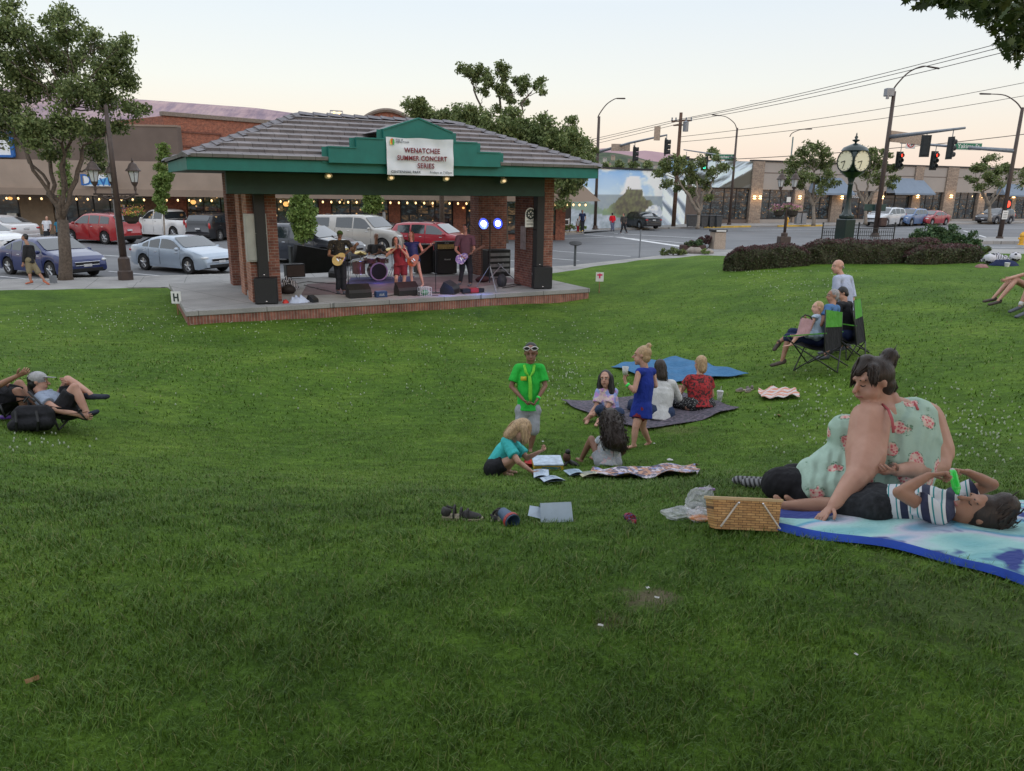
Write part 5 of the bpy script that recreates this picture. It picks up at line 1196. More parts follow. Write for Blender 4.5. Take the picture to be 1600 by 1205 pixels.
def mural_col(px, py):
 """landscape painting, in the wall's own picture units"""
 n1, n2 = fbm(px*.05, py*.08), fbm(px*.2, py*.25, 5)
 c = mixc((.24, .42, .68), (.50, .62, .76), (py-262)/55+(n1-.5)*.5)
 cl = fbm(px*.035+3, py*.07, 9); c = mixc(c, (.72, .76, .80), (cl-.50)*6)
 d = abs(px-(990-(py-275)*.1))-10-(py-275)*.3
 if 276 < py < 312: c = mixc(c, (.78, .76, .70), (-d+6*(n2-.3))*.2)
 d = abs(px-(1028+(py-290)*.55))-10-n2*9; c = mixc(c, (.66, .72, .76), -d*.22)
 if py > 300+6*n1+.02*(px-900): c = mixc((.22, .27, .34), (.30, .36, .36), n2)
 def cone(cx, top, wl, wr, cap):
  y0 = top+max(0, (cx-px)/wl, (px-cx)/wr)*(.75+.5*fbm(px*.09, 2, 31))
  return py > y0 and py < cap
 if cone(985, 294, 1.05, 1.5, 400) or (978 < px < 1004 and py > 295+2*n1) or (abs(px-982) < 1.2 and py > 292):
  st = .5+.5*math.sin((px-985)*.9+(py-290)*.25*(1 if px > 985 else -1)); c = mixc((.11, .10, .085), (.19, .20, .11), st*.35+(n2-.35)*2)
  c = mixc(c, (.22, .30, .18), (abs(px-988)-24)*.06)
 if py > 333+5*fbm(px*.06, 1, 3)-max(0, abs(px-985)-28)*.5: c = mixc(c, (.17, .25, .17), .7+.5*(n2-.5))
 if py > 340-abs(px-975)*.18+5*fbm(px*.05, 4, 7): c = mixc((.22, .28, .32), (.44, .50, .58), n2*1.6-.3)
 r_ = math.hypot((px-1022)/13, (py-332)/11)
 if r_ < 1+.4*(n2-.5): c = mixc((.20, .27, .32), (.66, .70, .78), n2*2.2-.3)
 if px > 1035:
  w = fbm((px-py*.8)*.11, py*.03, 11); c = mixc((.13, .17, .22), (.62, .70, .78), (w-.36)*5) if (py > 268) else c
  if px > 1090: 
   w = fbm((px*.55+py)*.12, (px-py)*.02, 21); c = mixc((.08, .09, .08), (.55, .66, .76), (w-.40)*6)
   if py-252 > (1172-px)*.55+14: c = mixc(c, (.09, .085, .07), .85)
 return tuple(min(.9, x*1.3) for x in c)
def painted(F_, pxa, pxb, za, zb, o, name, parent, nx=150, ny=44, cols=mural_col):
 sa, sb_ = F_.s(pxa), F_.s(pxb); P = []; C_ = []
 o_ = F_.t; rot = Matrix.Rotation(F_.t.rotation_euler.z, 3, 'Z')
 for i in range(nx+1):
  for j in range(ny+1):
   q = Vector((sa+(sb_-sa)*i/nx, -o, za+(zb-za)*j/ny)); P.append(q); w_ = rot @ q+Vector(F_.t.location)
   D_ = depth(w_); C_.append(cols(800+FPX*w_.dot(CR)/D_, 602.5-FPX*w_.dot(CU)/D_))
 mb = MB(); m_ = ny+1; mb.add(P, [(i*m_+j, (i+1)*m_+j, (i+1)*m_+j+1, i*m_+j+1) for i in range(nx) for j in range(ny)])
 ob_ = mb.build(name, MURAL, parent, recalc=False); at = ob_.data.color_attributes.new('paint', 'FLOAT_COLOR', 'POINT')
 at.data.foreach_set('color', [v_ for c_ in C_ for v_ in (*c_, 1)]); return ob_
mm = NT('mural paint'); vc = mm.n('ShaderNodeVertexColor', layer_name='paint'); mm.col(vc.outputs[0]); mm.set(Roughness=.8, Specular_IOR_Level=.2); MURAL = mm.m
MA = W(893, 357, 62.3); 
MF = Facade((MA.x, MA.y), (cor.x-.02, cor.y-.02), 'mural_wall', 'wall painted with a mountain and blue sky mural beside the crossing', 'mural', z0=-3.5)
ze = MF.z(990, 265.5); se = MF.s(1046); sT = (Vector((cor.x, cor.y, 0))-MF.a).length
MB().b2((0, .02, 0), (se, 3, ze)).b2((se, .02, 0), (sT, .5, TOP)).build('wall', STUCD, MF.t)
painted(MF, 893.5, 1046, .02, ze-.01, 0, 'painting', MF.t)
w_end = 800+FPX*cor.x/ (cor.y*.967+.8)
painted(MF, 1046, w_end-1, .02, TOP-.02, .0, 'painting', MF.t, 30)
MB().b2((-.1, -.1, ze), (se, .3, ze+.14)).b2((se, -.1, TOP), (sT, .3, TOP+.14)).build('coping', FRAME, MF.t)
painted(G2, w_end+1, 1171.8, Z2(1120, 293), TOP-.02, 0.0, 'painting', G2.t, 90, 30); wb(w_end+1, 1172, Z2(1120, 293)-.05, Z2(1120, 293), -.3, .05, 'lintel', FRAME); wb(w_end+1, 1095, 0, Z2(1120, 293)-.05, -.35, -.01, 'wall_panel', STUCD)
p = GZ(903, 357); t = thing('booth', 'small cream gabled booth with pale green side roof at the corner', 'booth', p+Vector((0, 0, .1)), R(12)); k_ = depth(p)/FPX
wv = 22*k_; hv = 31*k_; MB().prism([(-wv/2+.5, 0), (wv/2, 0), (wv/2, hv), (.25, hv+.9), (-wv/2+.5, hv)], 0, 1.6, lambda a, b, h: (a, h, b)).build('wall', mat('cream boards', (.55, .5, .42), .7), t)
MB().add([(-wv/2+.3, -.15, hv-.1), (.25, -.15, hv+.98), (wv/2+.2, -.15, hv-.1), (-wv/2+.3, 1.7, hv-.1), (.25, 1.7, hv+.98), (wv/2+.2, 1.7, hv-.1)], [(0, 1, 4, 3), (1, 2, 5, 4)]).build('roof', WH, t, recalc=False)
MB().b2((-wv/2-1.2, .3, hv*.62), (-wv/2+.5, 1.5, hv*.68)).add([(-wv/2-1.3, .2, hv*.66), (-wv/2+.5, .2, hv*.66), (-wv/2+.5, 1.5, hv+.1), (-wv/2-1.1, 1.5, hv+.1)], [(0, 1, 2, 3)]).build('side_roof', mat('pale green sheet', (.38, .5, .45), .6), t, recalc=False)
MB().b2((-.1, -.03, hv*.4), (.45, -.003, hv*.4+.7)).build('window', GLD, t)
hs = random.Random(4)
HMW = [mat('pale house wall', (.42, .40, .38), .8), mat('tan house wall', (.33, .27, .22), .8)]; HMR = mat('house roof', (.12, .10, .10), .9)
for i, (px, py, lab) in enumerate(((945, 247, 'white'), (958, 243, 'cream'), (968, 251, 'small'), (984, 249, 'low grey'), (998, 255, 'pale'), (1010, 251, 'tiny white'), (1024, 259, 'long pale'), (1045, 259, 'tan'), (935, 254, 'square white'), (952, 255, 'wide cream'))):
 D = 560-i*6; p = W(px, py+2.2, D); w = 5.5*D/FPX; t = thing('hillside_house', f'{lab} house on the wooded rise {["left of the first signal", "under the pink hill", "above the mural left half", "right of the hanging signal", "in the middle of the trees", "near the hill notch", "low over the mural", "beside the wooden pole", "closest to the pavilion eave", "low among the trees"][i]}', 'house', p, hs.uniform(-.5, .5), 'houses on the far rise')
 MB().b2((-w/2, -w*.3, -2.5), (w/2, w*.3, w*.34)).build('wall', HMW[i % 2], t); MB().prism([(-w*.34, 0), (w*.34, 0), (0, w*.2)], -w/2-.2, w/2+.2, lambda a, b, h: (h, a, b+w*.34)).build('roof', HMR, t)
 MB().b2((-w*.3, -w*.3-.05, w*.05), (-w*.1, -w*.3-.003, w*.2)).b2((w*.1, -w*.3-.05, w*.05), (w*.3, -w*.3-.003, w*.2)).build('window', FRAME, t)
# ===== STREET FURNITURE
BRZ = mat('dark bronze pole', (.055, .038, .032), .5, .25, 5, .15); GALV = mat('galvanised steel', (.22, .24, .27), .45, .15, 4, .1, metal=.5); WOOD = mat('weathered pole wood', (.10, .06, .042), .9, .35, 9, .5, 25)
SGN = mat('street sign green', (.01, .16, .09), .4, .08, 4, 0); SBK = mat('signal housing', (.02, .024, .026), .6, .2, 6, .05)
GRNL = mat('green signal lens', (.1, .9, .6), .3, .02, 2, 0, emit=(.05, .95, .6), es=2.4); REDL = mat('red signal lens', (1, .1, .05), .3, .02, 2, 0, emit=(1, .04, .02), es=3.0); OFFL = mat('unlit lens', (.02, .03, .03), .15)
def px_at(base, px, py):
 """point over the vertical plane facing the camera through base"""
 d = ray(px, py); n_ = Vector((base.x, base.y, 0)).normalized(); return d*(Vector(base).dot(n_)/d.dot(n_))
def lum_arm(t, base, pts, r_=.05, head=.5, m_=None):
 P = [px_at(base, *p)-base for p in pts]
 Q = []; 
 for i in range(len(P)-1):
  for k_ in range(5):
   s_ = k_/5; p0 = P[max(0, i-1)]; p1 = P[i]; p2 = P[i+1]; p3 = P[min(len(P)-1, i+2)]
   Q.append(.5*((2*p1)+(p2-p0)*s_+(2*p0-5*p1+4*p2-p3)*s_*s_+(3*p1-p0-3*p2+p3)*s_**3))
 Q.append(P[-1]); a_ = MB().tube(Q, [r_*(1-.4*i/len(Q)) for i in range(len(Q))], 8).build('lamp_arm', m_ or BRZ, t, smooth_=True)
 d = (Q[-1]-Q[-3]).normalized(); e_ = Q[-1]; mb = MB(); mb.ecap(e_-d*.1, e_+d*head, .09, .05, .14, .06, side=(0, 1, 0)); mb.build('lamp_head', m_ or BRZ, t, smooth_=True)
def signal(arm_pt, name, label, yaw, lit, h=1.05, backplate=True, drop=.3, group='traffic signals', facing=True):
 """three-lamp signal hanging below arm_pt; lit index or None; yaw 0 faces the camera side (-y)"""
 t = thing(name, label, 'traffic light', arm_pt+Vector((0, 0, -drop)), yaw, group)
 MB().tube([(0, 0, 0), (0, 0, drop)], .03, 6).build('hanger', GALV, t)
 MB().b2((-.19, -.12, -h), (.19, .12, 0), .03).build('housing', SBK, t)
 if backplate: MB().b2((-.32, .05, -h-.12), (.32, .07, .12)).build('backplate', SBK, t)
 for i in range(3):
  z = -h*(i+.5)/3; on = lit == i
  v_ = MB().lathe([(.15, 0), (.165, .2), (.15, .2), (.14, 0)], (0, -.12, z), 14, Matrix.Rotation(R(90), 3, 'X'), caps=False).build('visor', SBK, t, smooth_=True)
  MB().lathe([(0, .03), (.14, .02)], (0, -.12, z), 14, Matrix.Rotation(R(90), 3, 'X'), caps=False).build('lens', (REDL if i == 0 else GRNL) if on else OFFL, v_)
 return t
def pole_thing(name, label, base, top_px, r0, r1, m_, cat, group=None, bd=.3, foot=True):
 t = thing(name, label, cat, base, 0, group); T = px_at(base, *top_px)-base; T.x *= .12; T.y *= .12
 MB().tube([(0, 0, 0), T*.5, T], [r0, (r0+r1)/2, r1], 12).build('pole', m_, t, smooth_=True)
 if foot: MB().lathe([(r0*2.1, 0), (r0*2.1, .04), (r0*1.5, .1), (r0*1.3, .3)], n=12).build('base', m_, t)
 return t
def G_(px, py, z): return GZ(px, py, z)
b_ = G_(929, 358, -3.4); t = pole_thing('signal_mast', 'tall brown signal mast with mast arm beside the mountain mural', b_, (934, 182), .17, .11, BRZ, 'signal mast', 'signal masts')
lum_arm(t, b_, [(934, 184), (938, 176), (948, 163), (960, 155), (966, 154)])
aA = px_at(b_, 934, 238)-b_; far_ = W(1042, 211, depth(b_)-9)-b_; MB().tube([aA, aA.lerp(far_, .5)+Vector((0, 0, .1)), far_], [.12, .09, .06], 10).build('mast_arm', GALV, t, smooth_=True)
p_ = b_+aA.lerp(far_, .36); MB().b2((-.75, -.02, -.35), (.75, .02, .2)).build('sign_back', mat('sign back metal', (.30, .25, .21), .5, metal=.3), t).location = p_-b_
signal(b_+aA.lerp(far_, .57), 'traffic_signal', 'dark hanging signal seen side on left over the mural', R(75), None)
signal(b_+far_+Vector((0, 0, -.02)), 'traffic_signal', 'dark signal at the end of the mast arm by the wooden pole', R(70), None)
MB().b2((-.2, -.03, -.5), (.25, .03, .5)).build('sign_back', mat('sign back metal', (.30, .25, .21), .5, metal=.3), t).location = far_+Vector((-.75, 0, .1))
q = px_at(b_, 925, 309); w = thing('pedestrian_signal', 'black crossing signal box with a lit red hand on the signal mast', 'pedestrian signal', q+Vector((-.0, -.15, -.25))); MB().b2((-.26, -.1, 0), (.26, .12, .52), .02).build('housing', SBK, w)
mb = MB(); mb.b2((-.10, -.115, .08), (.10, -.102, .26), .0)
for i in range(4): mb.b2((-.10+i*.053, -.115, .27), (-.062+i*.053, -.102, .38+.03*(i in (1, 2))))
mb.b2((.11, -.115, .14), (.15, -.102, .25)); mb.build('hand_symbol', REDL, w)
b_ = G_(1052, 355, -3.4); t = pole_thing('utility_pole', 'wooden utility pole with crossarms in front of the mural', b_, (1065, 176), .2, .14, WOOD, 'utility pole', foot=False)
for (xa, ya, xb, yb) in ((1049, 190, 1081, 188), (1052, 196, 1076, 195)):
 MB().beam(px_at(b_, xa, ya)-b_, px_at(b_, xb, yb)-b_, .12, .12).build('crossarm', WOOD, t)
for i, x in enumerate((1050, 1056, 1072, 1080)):
 MB().lathe([(.06, 0), (.09, .1), (.05, .2), (.08, .28), (0, .34)], px_at(b_, x, 189.5)-b_, 8).build('insulator', GALV, t)
MB().lathe([(.25, 0), (.25, .8), (.1, .9)], px_at(b_, 1068, 206)-b_+Vector((.1, -.3, 0)), 12).build('transformer', GALV, t)
b_ = G_(1139, 352.5, -3.35); t = pole_thing('signal_mast', 'slim brown mast carrying the avenue name sign and two green signals', b_, (1151, 200), .14, .09, BRZ, 'signal mast', 'signal masts'); lum_arm(t, b_, [(1151, 201), (1147, 192), (1135, 183), (1122, 180.5)], .045)
a1_ = px_at(b_, 1147, 246)-b_; a2_ = px_at(b_, 1068, 234)-b_; MB().tube([a1_, a2_], [.09, .05], 8).build('mast_arm', GALV, t, smooth_=True)
def street_sign(label, c, w, h, s_, sz, yaw=0):
 q = thing('street_sign', label, 'street sign', c, yaw, 'green street name signs'); MB().b2((-w/2, -.02, 0), (w/2, .02, h), .01).build('panel', SGN, q)
 mb = MB()
 for p, r__ in (((-w/2+.04, .03), (w/2-.04, .03)), ((-w/2+.04, h-.03), (w/2-.04, h-.03))): mb.beam((p[0], -.024, p[1]), (r__[0], -.024, r__[1]), .004, .03)
 mb.build('border', WH, q); text('lettering', s_, sz, WH, q, (0, -.026, h*.5), RX, .002, bold=.008); return q
c = px_at(b_, 1130, 249.5); street_sign('green avenue name sign on the slim mast above the mural tree', c+Vector((0, -.15, 0)), 2.15, .5, 'Wenatchee Ave', .34, R(-2))
signal(px_at(b_, 1073, 237), 'traffic_signal', 'green lit signal hanging left under the avenue sign arm', R(-8), 2, drop=.55); signal(px_at(b_, 1102, 242), 'traffic_signal', 'green lit signal hanging right beside the avenue sign', R(-8), 2, drop=.3)
b_ = G_(1226, 347, -3.35); t = pole_thing('street_light', 'thin street light rising above the shop between tree and stone pier', b_, (1234, 214), .1, .07, mat('greenish pole', (.12, .16, .15), .5, metal=.3), 'street light', foot=False); lum_arm(t, b_, [(1234, 214), (1238, 208), (1250, 203), (1260, 202)], .05)
b_ = G_(1367, 370, -3.3); t = pole_thing('signal_mast', 'tall dark mast right of the clock with camera boxes and a long arm', b_, (1394, 143), .2, .13, BRZ, 'signal mast', 'signal masts')
lum_arm(t, b_, [(1395, 141), (1403, 130), (1420, 113), (1440, 104), (1452, 104.5)], .06, .6)
q = px_at(b_, 1389, 144)-b_; MB().b2(q+Vector((-.3, -.3, -.3)), q+Vector((.3, .2, .25)), .03).build('camera_box', GALV, t); MB().lathe([(.12, 0), (.1, .3)], q+Vector((-.15, -.2, -.5)), 10).build('camera', STEEL, t)
aA = px_at(b_, 1391, 214)-b_; aB = W(1508, 200, depth(b_)-7)-b_; MB().tube([aA, aA.lerp(aB, .5), aB], [.16, .12, .08], 10).build('mast_arm', GALV, t, smooth_=True)
pA = aA.lerp(aB, .02)+Vector((0, .15, -.0)); 
sbk = MB().prism([(0, -.35), (2.7, -.55), (2.7, .15), (0, .45)], 0, .05, lambda a, b, h: (a, h, b)).build('sign_back', mat('sign back metal', (.30, .25, .21), .5, metal=.3), t); sbk.location = pA
signal(b_+aA.lerp(aB, .52), 'traffic_signal', 'dark signal seen from behind, left on the long arm', R(150), None, h=1.25); signal(b_+aA.lerp(aB, .86), 'traffic_signal', 'dark signal seen from the side by the street name sign', R(100), None, h=1.25, drop=.6)
q = px_at(b_, 1376, 353)-b_; MB().b2(q+Vector((-.22, -.42, 0)), q+Vector((.25, -.1, .62)), .03).build('control_box', mat('dark red box', (.06, .035, .03), .6), t)
q = px_at(b_, 1371, 330); w = thing('street_sign_board', 'dark green board facing away on the tall mast by the clock', 'sign', q+Vector((0, .25, 0)), R(3)); MB().b2((-.95, -.02, 0), (.75, .02, .5), .02).build('panel', mat('dark green enamel', (.015, .05, .045), .5), w); MB().tube([(-.1, -.05, 0), (-.1, -.05, .6)], .03, 6).build('bracket', GALV, w)
b_ = G_(1561, 376, -3.3); t = pole_thing('signal_mast', 'dark mast at the right edge carrying the street name arm', b_, (1598, 168), .17, .11, BRZ, 'signal mast', 'signal masts')
lum_arm(t, b_, [(1597, 172), (1588, 160), (1570, 149), (1545, 147)], .05)
aA = px_at(b_, 1586, 236)-b_; aB = W(1407, 223, depth(b_)+6)-b_; MB().tube([aA, aA.lerp(aB, .5), aB], [.15, .11, .07], 10).build('mast_arm', GALV, t, smooth_=True)
signal(b_+aA.lerp(aB, .985), 'traffic_signal', 'red lit signal hanging left beside the clock tree', R(12), 0, h=1.15, drop=.8); signal(b_+aA.lerp(aB, .655), 'traffic_signal', 'red lit signal hanging in the middle over the shop roof', R(12), 0, h=1.2, drop=.55)
c = b_+aA.lerp(aB, .39); street_sign('green street name sign on the arm at the right', c+Vector((0, -.2, -.2)), 2.2, .52, 'Yakima St', .42, R(8))
q = px_at(b_, 1552, 350.5)+Vector((-.2, 0, -.4)); w = thing('notice_sign', 'small white rectangular notice on the right edge mast', 'sign', px_at(b_, 1567, 336)+Vector((0, -.25, -.3))); MB().b2((-.2, -.01, 0), (.2, .01, .62), .01).build('panel', WH, w); mb = MB()
for i in range(4): mb.b2((-.14, -.014, .1+i*.12), (.14, -.0105, .13+i*.12))
mb.build('lettering', DK, w)
nl = b_+aB.lerp(aA, .09); w = thing('no_left_turn_sign', 'square white no left turn sign on the signal arm', 'sign', nl+Vector((0, -.2, -.42)), R(8)); MB().b2((-.42, -.02, 0), (.42, .02, .85), .02).build('panel', WH, w)
MB().lathe([(.27, 0), (.34, 0), (.34, .012), (.27, .012)], (0, -.022, .42), 24, RXm, caps=False).build('ring', mat('sign red', (.5, .02, .03), .5), w); mb = MB(); mb.beam((.05, -.03, .22), (.05, -.03, .5), .01, .08); mb.beam((.08, -.03, .5), (-.16, -.03, .5), .01, .08, up=(0, 0, 1)); mb.build('arrow', DK, w)
MB().beam((-.24, -.036, .18), (.24, -.036, .66), .01, .06).build('slash', mat('sign red', (.5, .02, .03), .5), w)
q = W(1574, 320, 70); w = thing('pedestrian_signal', 'small crossing signal glowing orange red by the right edge mast', 'pedestrian signal', q); MB().b2((-.35, -.1, -.4), (.35, .1, .5), .03).build('housing', SBK, w); MB().ell((0, -.11, .05), (.22, .03, .3), n=10, k=6).build('hand_symbol', REDL, w); MB().tube([(0, 0, -.4), (0, 0, -3.5)], .06, 8).build('pole', BRZ, w)
LGL = mat('lantern glass', (.55, .58, .6), .25, .1, 3, 0, alpha=.75)
def lantern(t, c, k=1.0, hang=0):
 c = Vector(c); l_ = MB().lathe([(.11*k, 0), (.19*k, .36*k)], c, 6, caps=False).build('lantern', LGL, t)
 mb = MB()
 for i in range(6):
  a = i*PI/3; mb.tube([c+Vector((.11*k*math.cos(a), .11*k*math.sin(a), 0)), c+Vector((.19*k*math.cos(a), .19*k*math.sin(a), .36*k))], .012*k, 5)
 mb.lathe([(.25*k, .36*k), (.25*k, .39*k), (.18*k, .47*k), (.12*k, .6*k), (.05*k, .66*k), (.03*k, .68*k), (.045*k, .72*k), (.01*k, .82*k)], c, 12); mb.lathe([(.05*k, -.28*k), (.045*k, -.15*k), (.09*k, -.08*k), (.12*k, 0)], c, 10); mb.build('lantern_frame', BRZ, l_)
 MB().ell(c+Vector((0, 0, .16*k)), (.03*k, .03*k, .09*k), n=8, k=6).build('bulb', WH, l_)
b_ = GZ(197, 437, -3.41); t = thing('lamp_post', 'dark bronze lamp post with three lanterns and a flower basket in front of the shops', 'lamp post', b_, 0, 'ornamental lamp posts')
hp = 5.9; MB().lathe([(.26, 0), (.26, .3), (.21, .34), (.2, .75), (.13, .82)], n=8).build('base', BRZ, t); MB().lathe([(.12, .8), (.085, 4), (.06, hp)], n=10).build('pole', BRZ, t, smooth_=True)
za = px_at(b_, 180, 298).z-b_.z; mb = MB(); dU = PU
for s_ in (-1, 1): mb.tube([Vector((0, 0, za-.25)), dU*.3*s_+Vector((0, 0, za-.28)), dU*.62*s_+Vector((0, 0, za-.1)), dU*.62*s_+Vector((0, 0, za+.02))], .035, 8)
mb.beam(dU*-.7+Vector((0, 0, za-.12)), dU*.7+Vector((0, 0, za-.12)), .05, .06)
for s_ in (-1, 1):
 for i in range(2):
  c_ = dU*(.22+.26*i)*s_+Vector((0, 0, za-.24)); mb.tube([c_+dU*.1*math.cos(a)+Vector((0, 0, .1*math.sin(a))) for a in [j*PI/6 for j in range(12)]], .012, 4, closed=True)
mb.tube([Vector((0, 0, za-.1)), PN*.5+Vector((0, 0, za-.1)), PN*.75+Vector((0, 0, za+.05))], .03, 6)
mb.build('lamp_arm', BRZ, t, smooth_=True)
lantern(t, dU*-.62+Vector((0, 0, za+.3))); lantern(t, dU*.62+Vector((0, 0, za+.3))); lantern(t, PN*.75+Vector((-.1, 0, za+.3)), .8)
def basket(name, label, c, k=1.0, fl=LF_FLOWER, group=None, bracket=(0, 0)):
 w = thing(name, label, 'hanging basket', c, 0, group); MB().lathe([(.12*k, -.32*k), (.24*k, -.22*k), (.28*k, 0)], n=12).build('bowl', mat('dark basket', (.03, .025, .02), .9), w)
 cs = [(random.uniform(-.34, .34)*k, random.uniform(-.3, .3)*k, random.uniform(-.02, .26)*k) for _ in range(16)]
 leaves('foliage', np.array(cs), [.12*k]*16, 24, .08*k, LF_PEAR, w, seed=5); leaves('flowers', np.array(cs)+np.array([0, 0, .05*k]), [.15*k]*16, 22, .07*k, fl, w, seed=6)
 MB().tube([(0, 0, -.1), (bracket[0]*.5, bracket[1]*.5, -.18), (bracket[0], bracket[1], -.25)], .02, 5).build('bracket', BRZ, w); return w
q = px_at(b_, 205, 336); basket('flower_basket', 'hanging basket of orange and yellow flowers on the left lamp post', q, .95, leafmats('marigold', [(.6, .2, .08), (.5, .4, .08), (.4, .1, .12)]), 'flower baskets', bracket=(-.5, 0))
w = thing('utility_column', 'grey fluted utility column standing just behind the left lamp post', 'pole', GZ(194, 428, -3.41)+Vector((-.06, 0, 0))); MB().lathe([(.05, 0), (.045, px_at(b_, 165, 180).z-b_.z)], n=8).build('pole', STEEL, w); MB().lathe([(.1, 0), (.1, .12)], n=8).build('foot', STEEL, w)
t = thing('parking_sign', 'small grey sign plate low by the big tree trunk', 'sign', GZ(84, 443, -3.41)); MB().b2((-.13, -.01, .02), (.13, .01, .27), .005).build('plate', GALV, t); MB().tube([(0, .02, 0), (0, .02, .2)], .012, 5).build('stake', STEEL, t)
b_ = W(1225, 372, 45); b_.z -= .02; t = thing('lamp_post', 'dark lamp post with two lanterns and pink flower baskets right of the litter bin', 'lamp post', b_, 0, 'ornamental lamp posts')
z_ = lambda y: px_at(b_, 1230, y).z-b_.z
MB().b2((-.32, -.32, -.75), (.32, .32, .12), .03).lathe([(.2, .1), (.2, .3), (.1, .36)], n=8).build('base', BRZ, t); MB().lathe([(.09, .3), (.07, z_(300))], n=10).build('pole', BRZ, t, smooth_=True)
mb = MB()
for s_, x in ((-1, 1220), (1, 1241)):
 e_ = px_at(b_, x, 294)-b_; mb.tube([(0, 0, z_(312)), (e_.x*.6, e_.y, z_(311)), (e_.x, e_.y, e_.z)], .035, 6)
mb.build('lamp_arm', BRZ, t)
for x in (1220, 1241): e_ = px_at(b_, x, 292)-b_; lantern(t, e_, 1.15)
for x, lab in ((1217, 'left pink petunia basket on the right lamp post'), (1239, 'right magenta petunia basket on the right lamp post')):
 basket('flower_basket', lab, px_at(b_, x, 329), 1.15, LF_FLOWER, 'flower baskets', bracket=(.35 if x < 1225 else -.3, 0))
MB().b2((-.12, -.13, z_(316)), (.12, -.1, z_(308)), .01).build('name_plate', WH, t)
cb_ = W(1316, 392, 29.8); cb_.z = hz(cb_.x, cb_.y); CG = mat('dark green cast iron', (.007, .02, .02), .4, .2, 8, .1, coat=.3); CFACE = mat('clock face', (.60, .57, .45), .5, .05, 4, 0, emit=(.9, .8, .5), es=.12)
t = thing('street_clock', 'dark green four faced street clock on a pedestal behind the hedge', 'clock', cb_, R(22)); z_ = lambda y: px_at(cb_, 1318, y).z-cb_.z
hy = z_(252); MB().b2((-.30, -.30, 0), (.30, .30, .5), .03).b2((-.26, -.26, .5), (.26, .26, z_(342)), .03).b2((-.22, -.22, z_(342)), (.22, .22, z_(335)), .05).build('pedestal', CG, t)
MB().lathe([(.22, z_(336)), (.15, z_(331)), (.12, z_(325)), (.095, z_(318)), (.085, z_(290)), (.11, z_(288)), (.09, z_(285)), (.16, z_(276)), (.26, z_(271))], n=16).build('column', CG, t, smooth_='auto')
hr = .385; MB().b2((-hr, -hr, hy-.42), (hr, hr, hy+.42), .1).lathe([(.5, hy+.38), (.42, hy+.5), (.2, hy+.6), (.06, hy+.66)], n=20).lathe([(.2, hy-.6), (.45, hy-.4)], n=16).build('head', CG, t, smooth_='auto')
MB().lathe([(.04, hy+.62), (.04, hy+.70), (.13, hy+.75), (.14, hy+.78), (.04, hy+.81), (.07, hy+.88), (.02, hy+.95), (.03, hy+.99), (.005, hy+1.05)], n=12).build('finial', CG, t, smooth_=True)
for k_ in range(4):
 Mr = Matrix.Rotation(k_*PI/2, 3, 'Z'); Mx = Mr @ RXm; c_ = Mr @ Vector((0, -hr, 0))+Vector((0, 0, hy)); r_ = .37
 f_ = MB().lathe([(0, .03), (r_, .03), (r_, 0)], c_, 32, Mx, caps=False).build('clock_face', CFACE, t); MB().lathe([(r_, 0), (r_+.04, .0), (r_+.04, .05), (r_, .05)], c_, 32, Mx, caps=False).build('bezel', CG, f_)
 mb = MB(); mh = MB()
 for h_ in range(12):
  a = h_*PI/6; p_ = Mx @ Vector((math.sin(a)*r_*.82, math.cos(a)*r_*.82, .034)); q_ = Mx @ Vector((math.sin(a)*r_*.95, math.cos(a)*r_*.95, .034)); mb.tube([c_+p_, c_+q_], .014 if h_ % 3 == 0 else .009, 4)
 for a, l_, w_ in ((R(198), .8, .012), (R(257), .55, .018)): mh.tube([c_+Mx @ Vector((0, 0, .04)), c_+Mx @ Vector((math.sin(a)*r_*l_, math.cos(a)*r_*l_, .04))], w_, 4)
 mb.build('numerals', DK, f_); mh.build('hands', DK, f_)
for i, (pa, pb, lab) in enumerate(((1284, 1340, 'low black ornamental iron fence left of the tall mast'), (1340, 1396, 'low black ornamental iron fence behind the hedge by the tall mast'))):
 a_ = W(pa, 371, 33); c_ = W(pb, 371, 33); t = thing('iron_fence', lab, 'fence', a_, 0, 'low iron fences'); d_ = c_-a_; mb = MB(); H = .48
 for z in (.08, H*.8): mb.tube([(0, 0, z), (d_.x, d_.y, d_.z+z)], .014, 5)
 for k_ in range(18):
  q = d_*k_/17; mb.tube([q+Vector((0, 0, -.3)), q+Vector((0, 0, H*.8))], .009, 4)
  if k_ < 17: cc_ = d_*(k_+.5)/17+Vector((0, 0, H*.5)); mb.tube([cc_+Vector((.035*math.cos(a), 0, .045*math.sin(a))) for a in [j*PI/4 for j in range(8)]], .006, 4, closed=True)
 mb.build('rails', FRAME, t)
 for q in (Vector((0, 0, 0)), d_): MB().tube([q+Vector((0, 0, -.3)), q+Vector((0, 0, H+.08))], .028, 6).ell(q+Vector((0, 0, H+.13)), .045, n=8, k=6).build('post', FRAME, t)
b_ = G_(1120, 389, -3.3); t = thing('litter_bin', 'cream concrete litter bin with a dark hooded top beside the hedge', 'bin', b_, R(12)); k_ = depth(b_)/FPX
MB().prism([(-.36, 0), (.36, 0), (.33, .95), (-.33, .95)], -.33, .33, lambda a, b, h: (a, h, b)).build('body', mat('cream aggregate', (.34, .28, .23), .85, .2, 20), t); MB().b2((-.4, -.38, .97), (.4, .38, 1.12), .03).build('lid', FRAME, t); MB().b2((-.3, -.39, 1.0), (.3, -.381, 1.08)).build('opening', WH, t)
b_ = G_(1084, 392, -3.35); t = thing('planter', 'low brown planter box with flowers by the corner bed', 'planter', b_+Vector((0, .3, 0)), R(8)); MB().b2((-.7, -.3, 0), (.7, .3, .3), .03).build('box', mat('brown planter', (.07, .04, .035), .8), t); MB().b2((-.64, -.25, .27), (.64, .25, .31)).build('soil', mat('soil', (.04, .03, .02), 1), t)
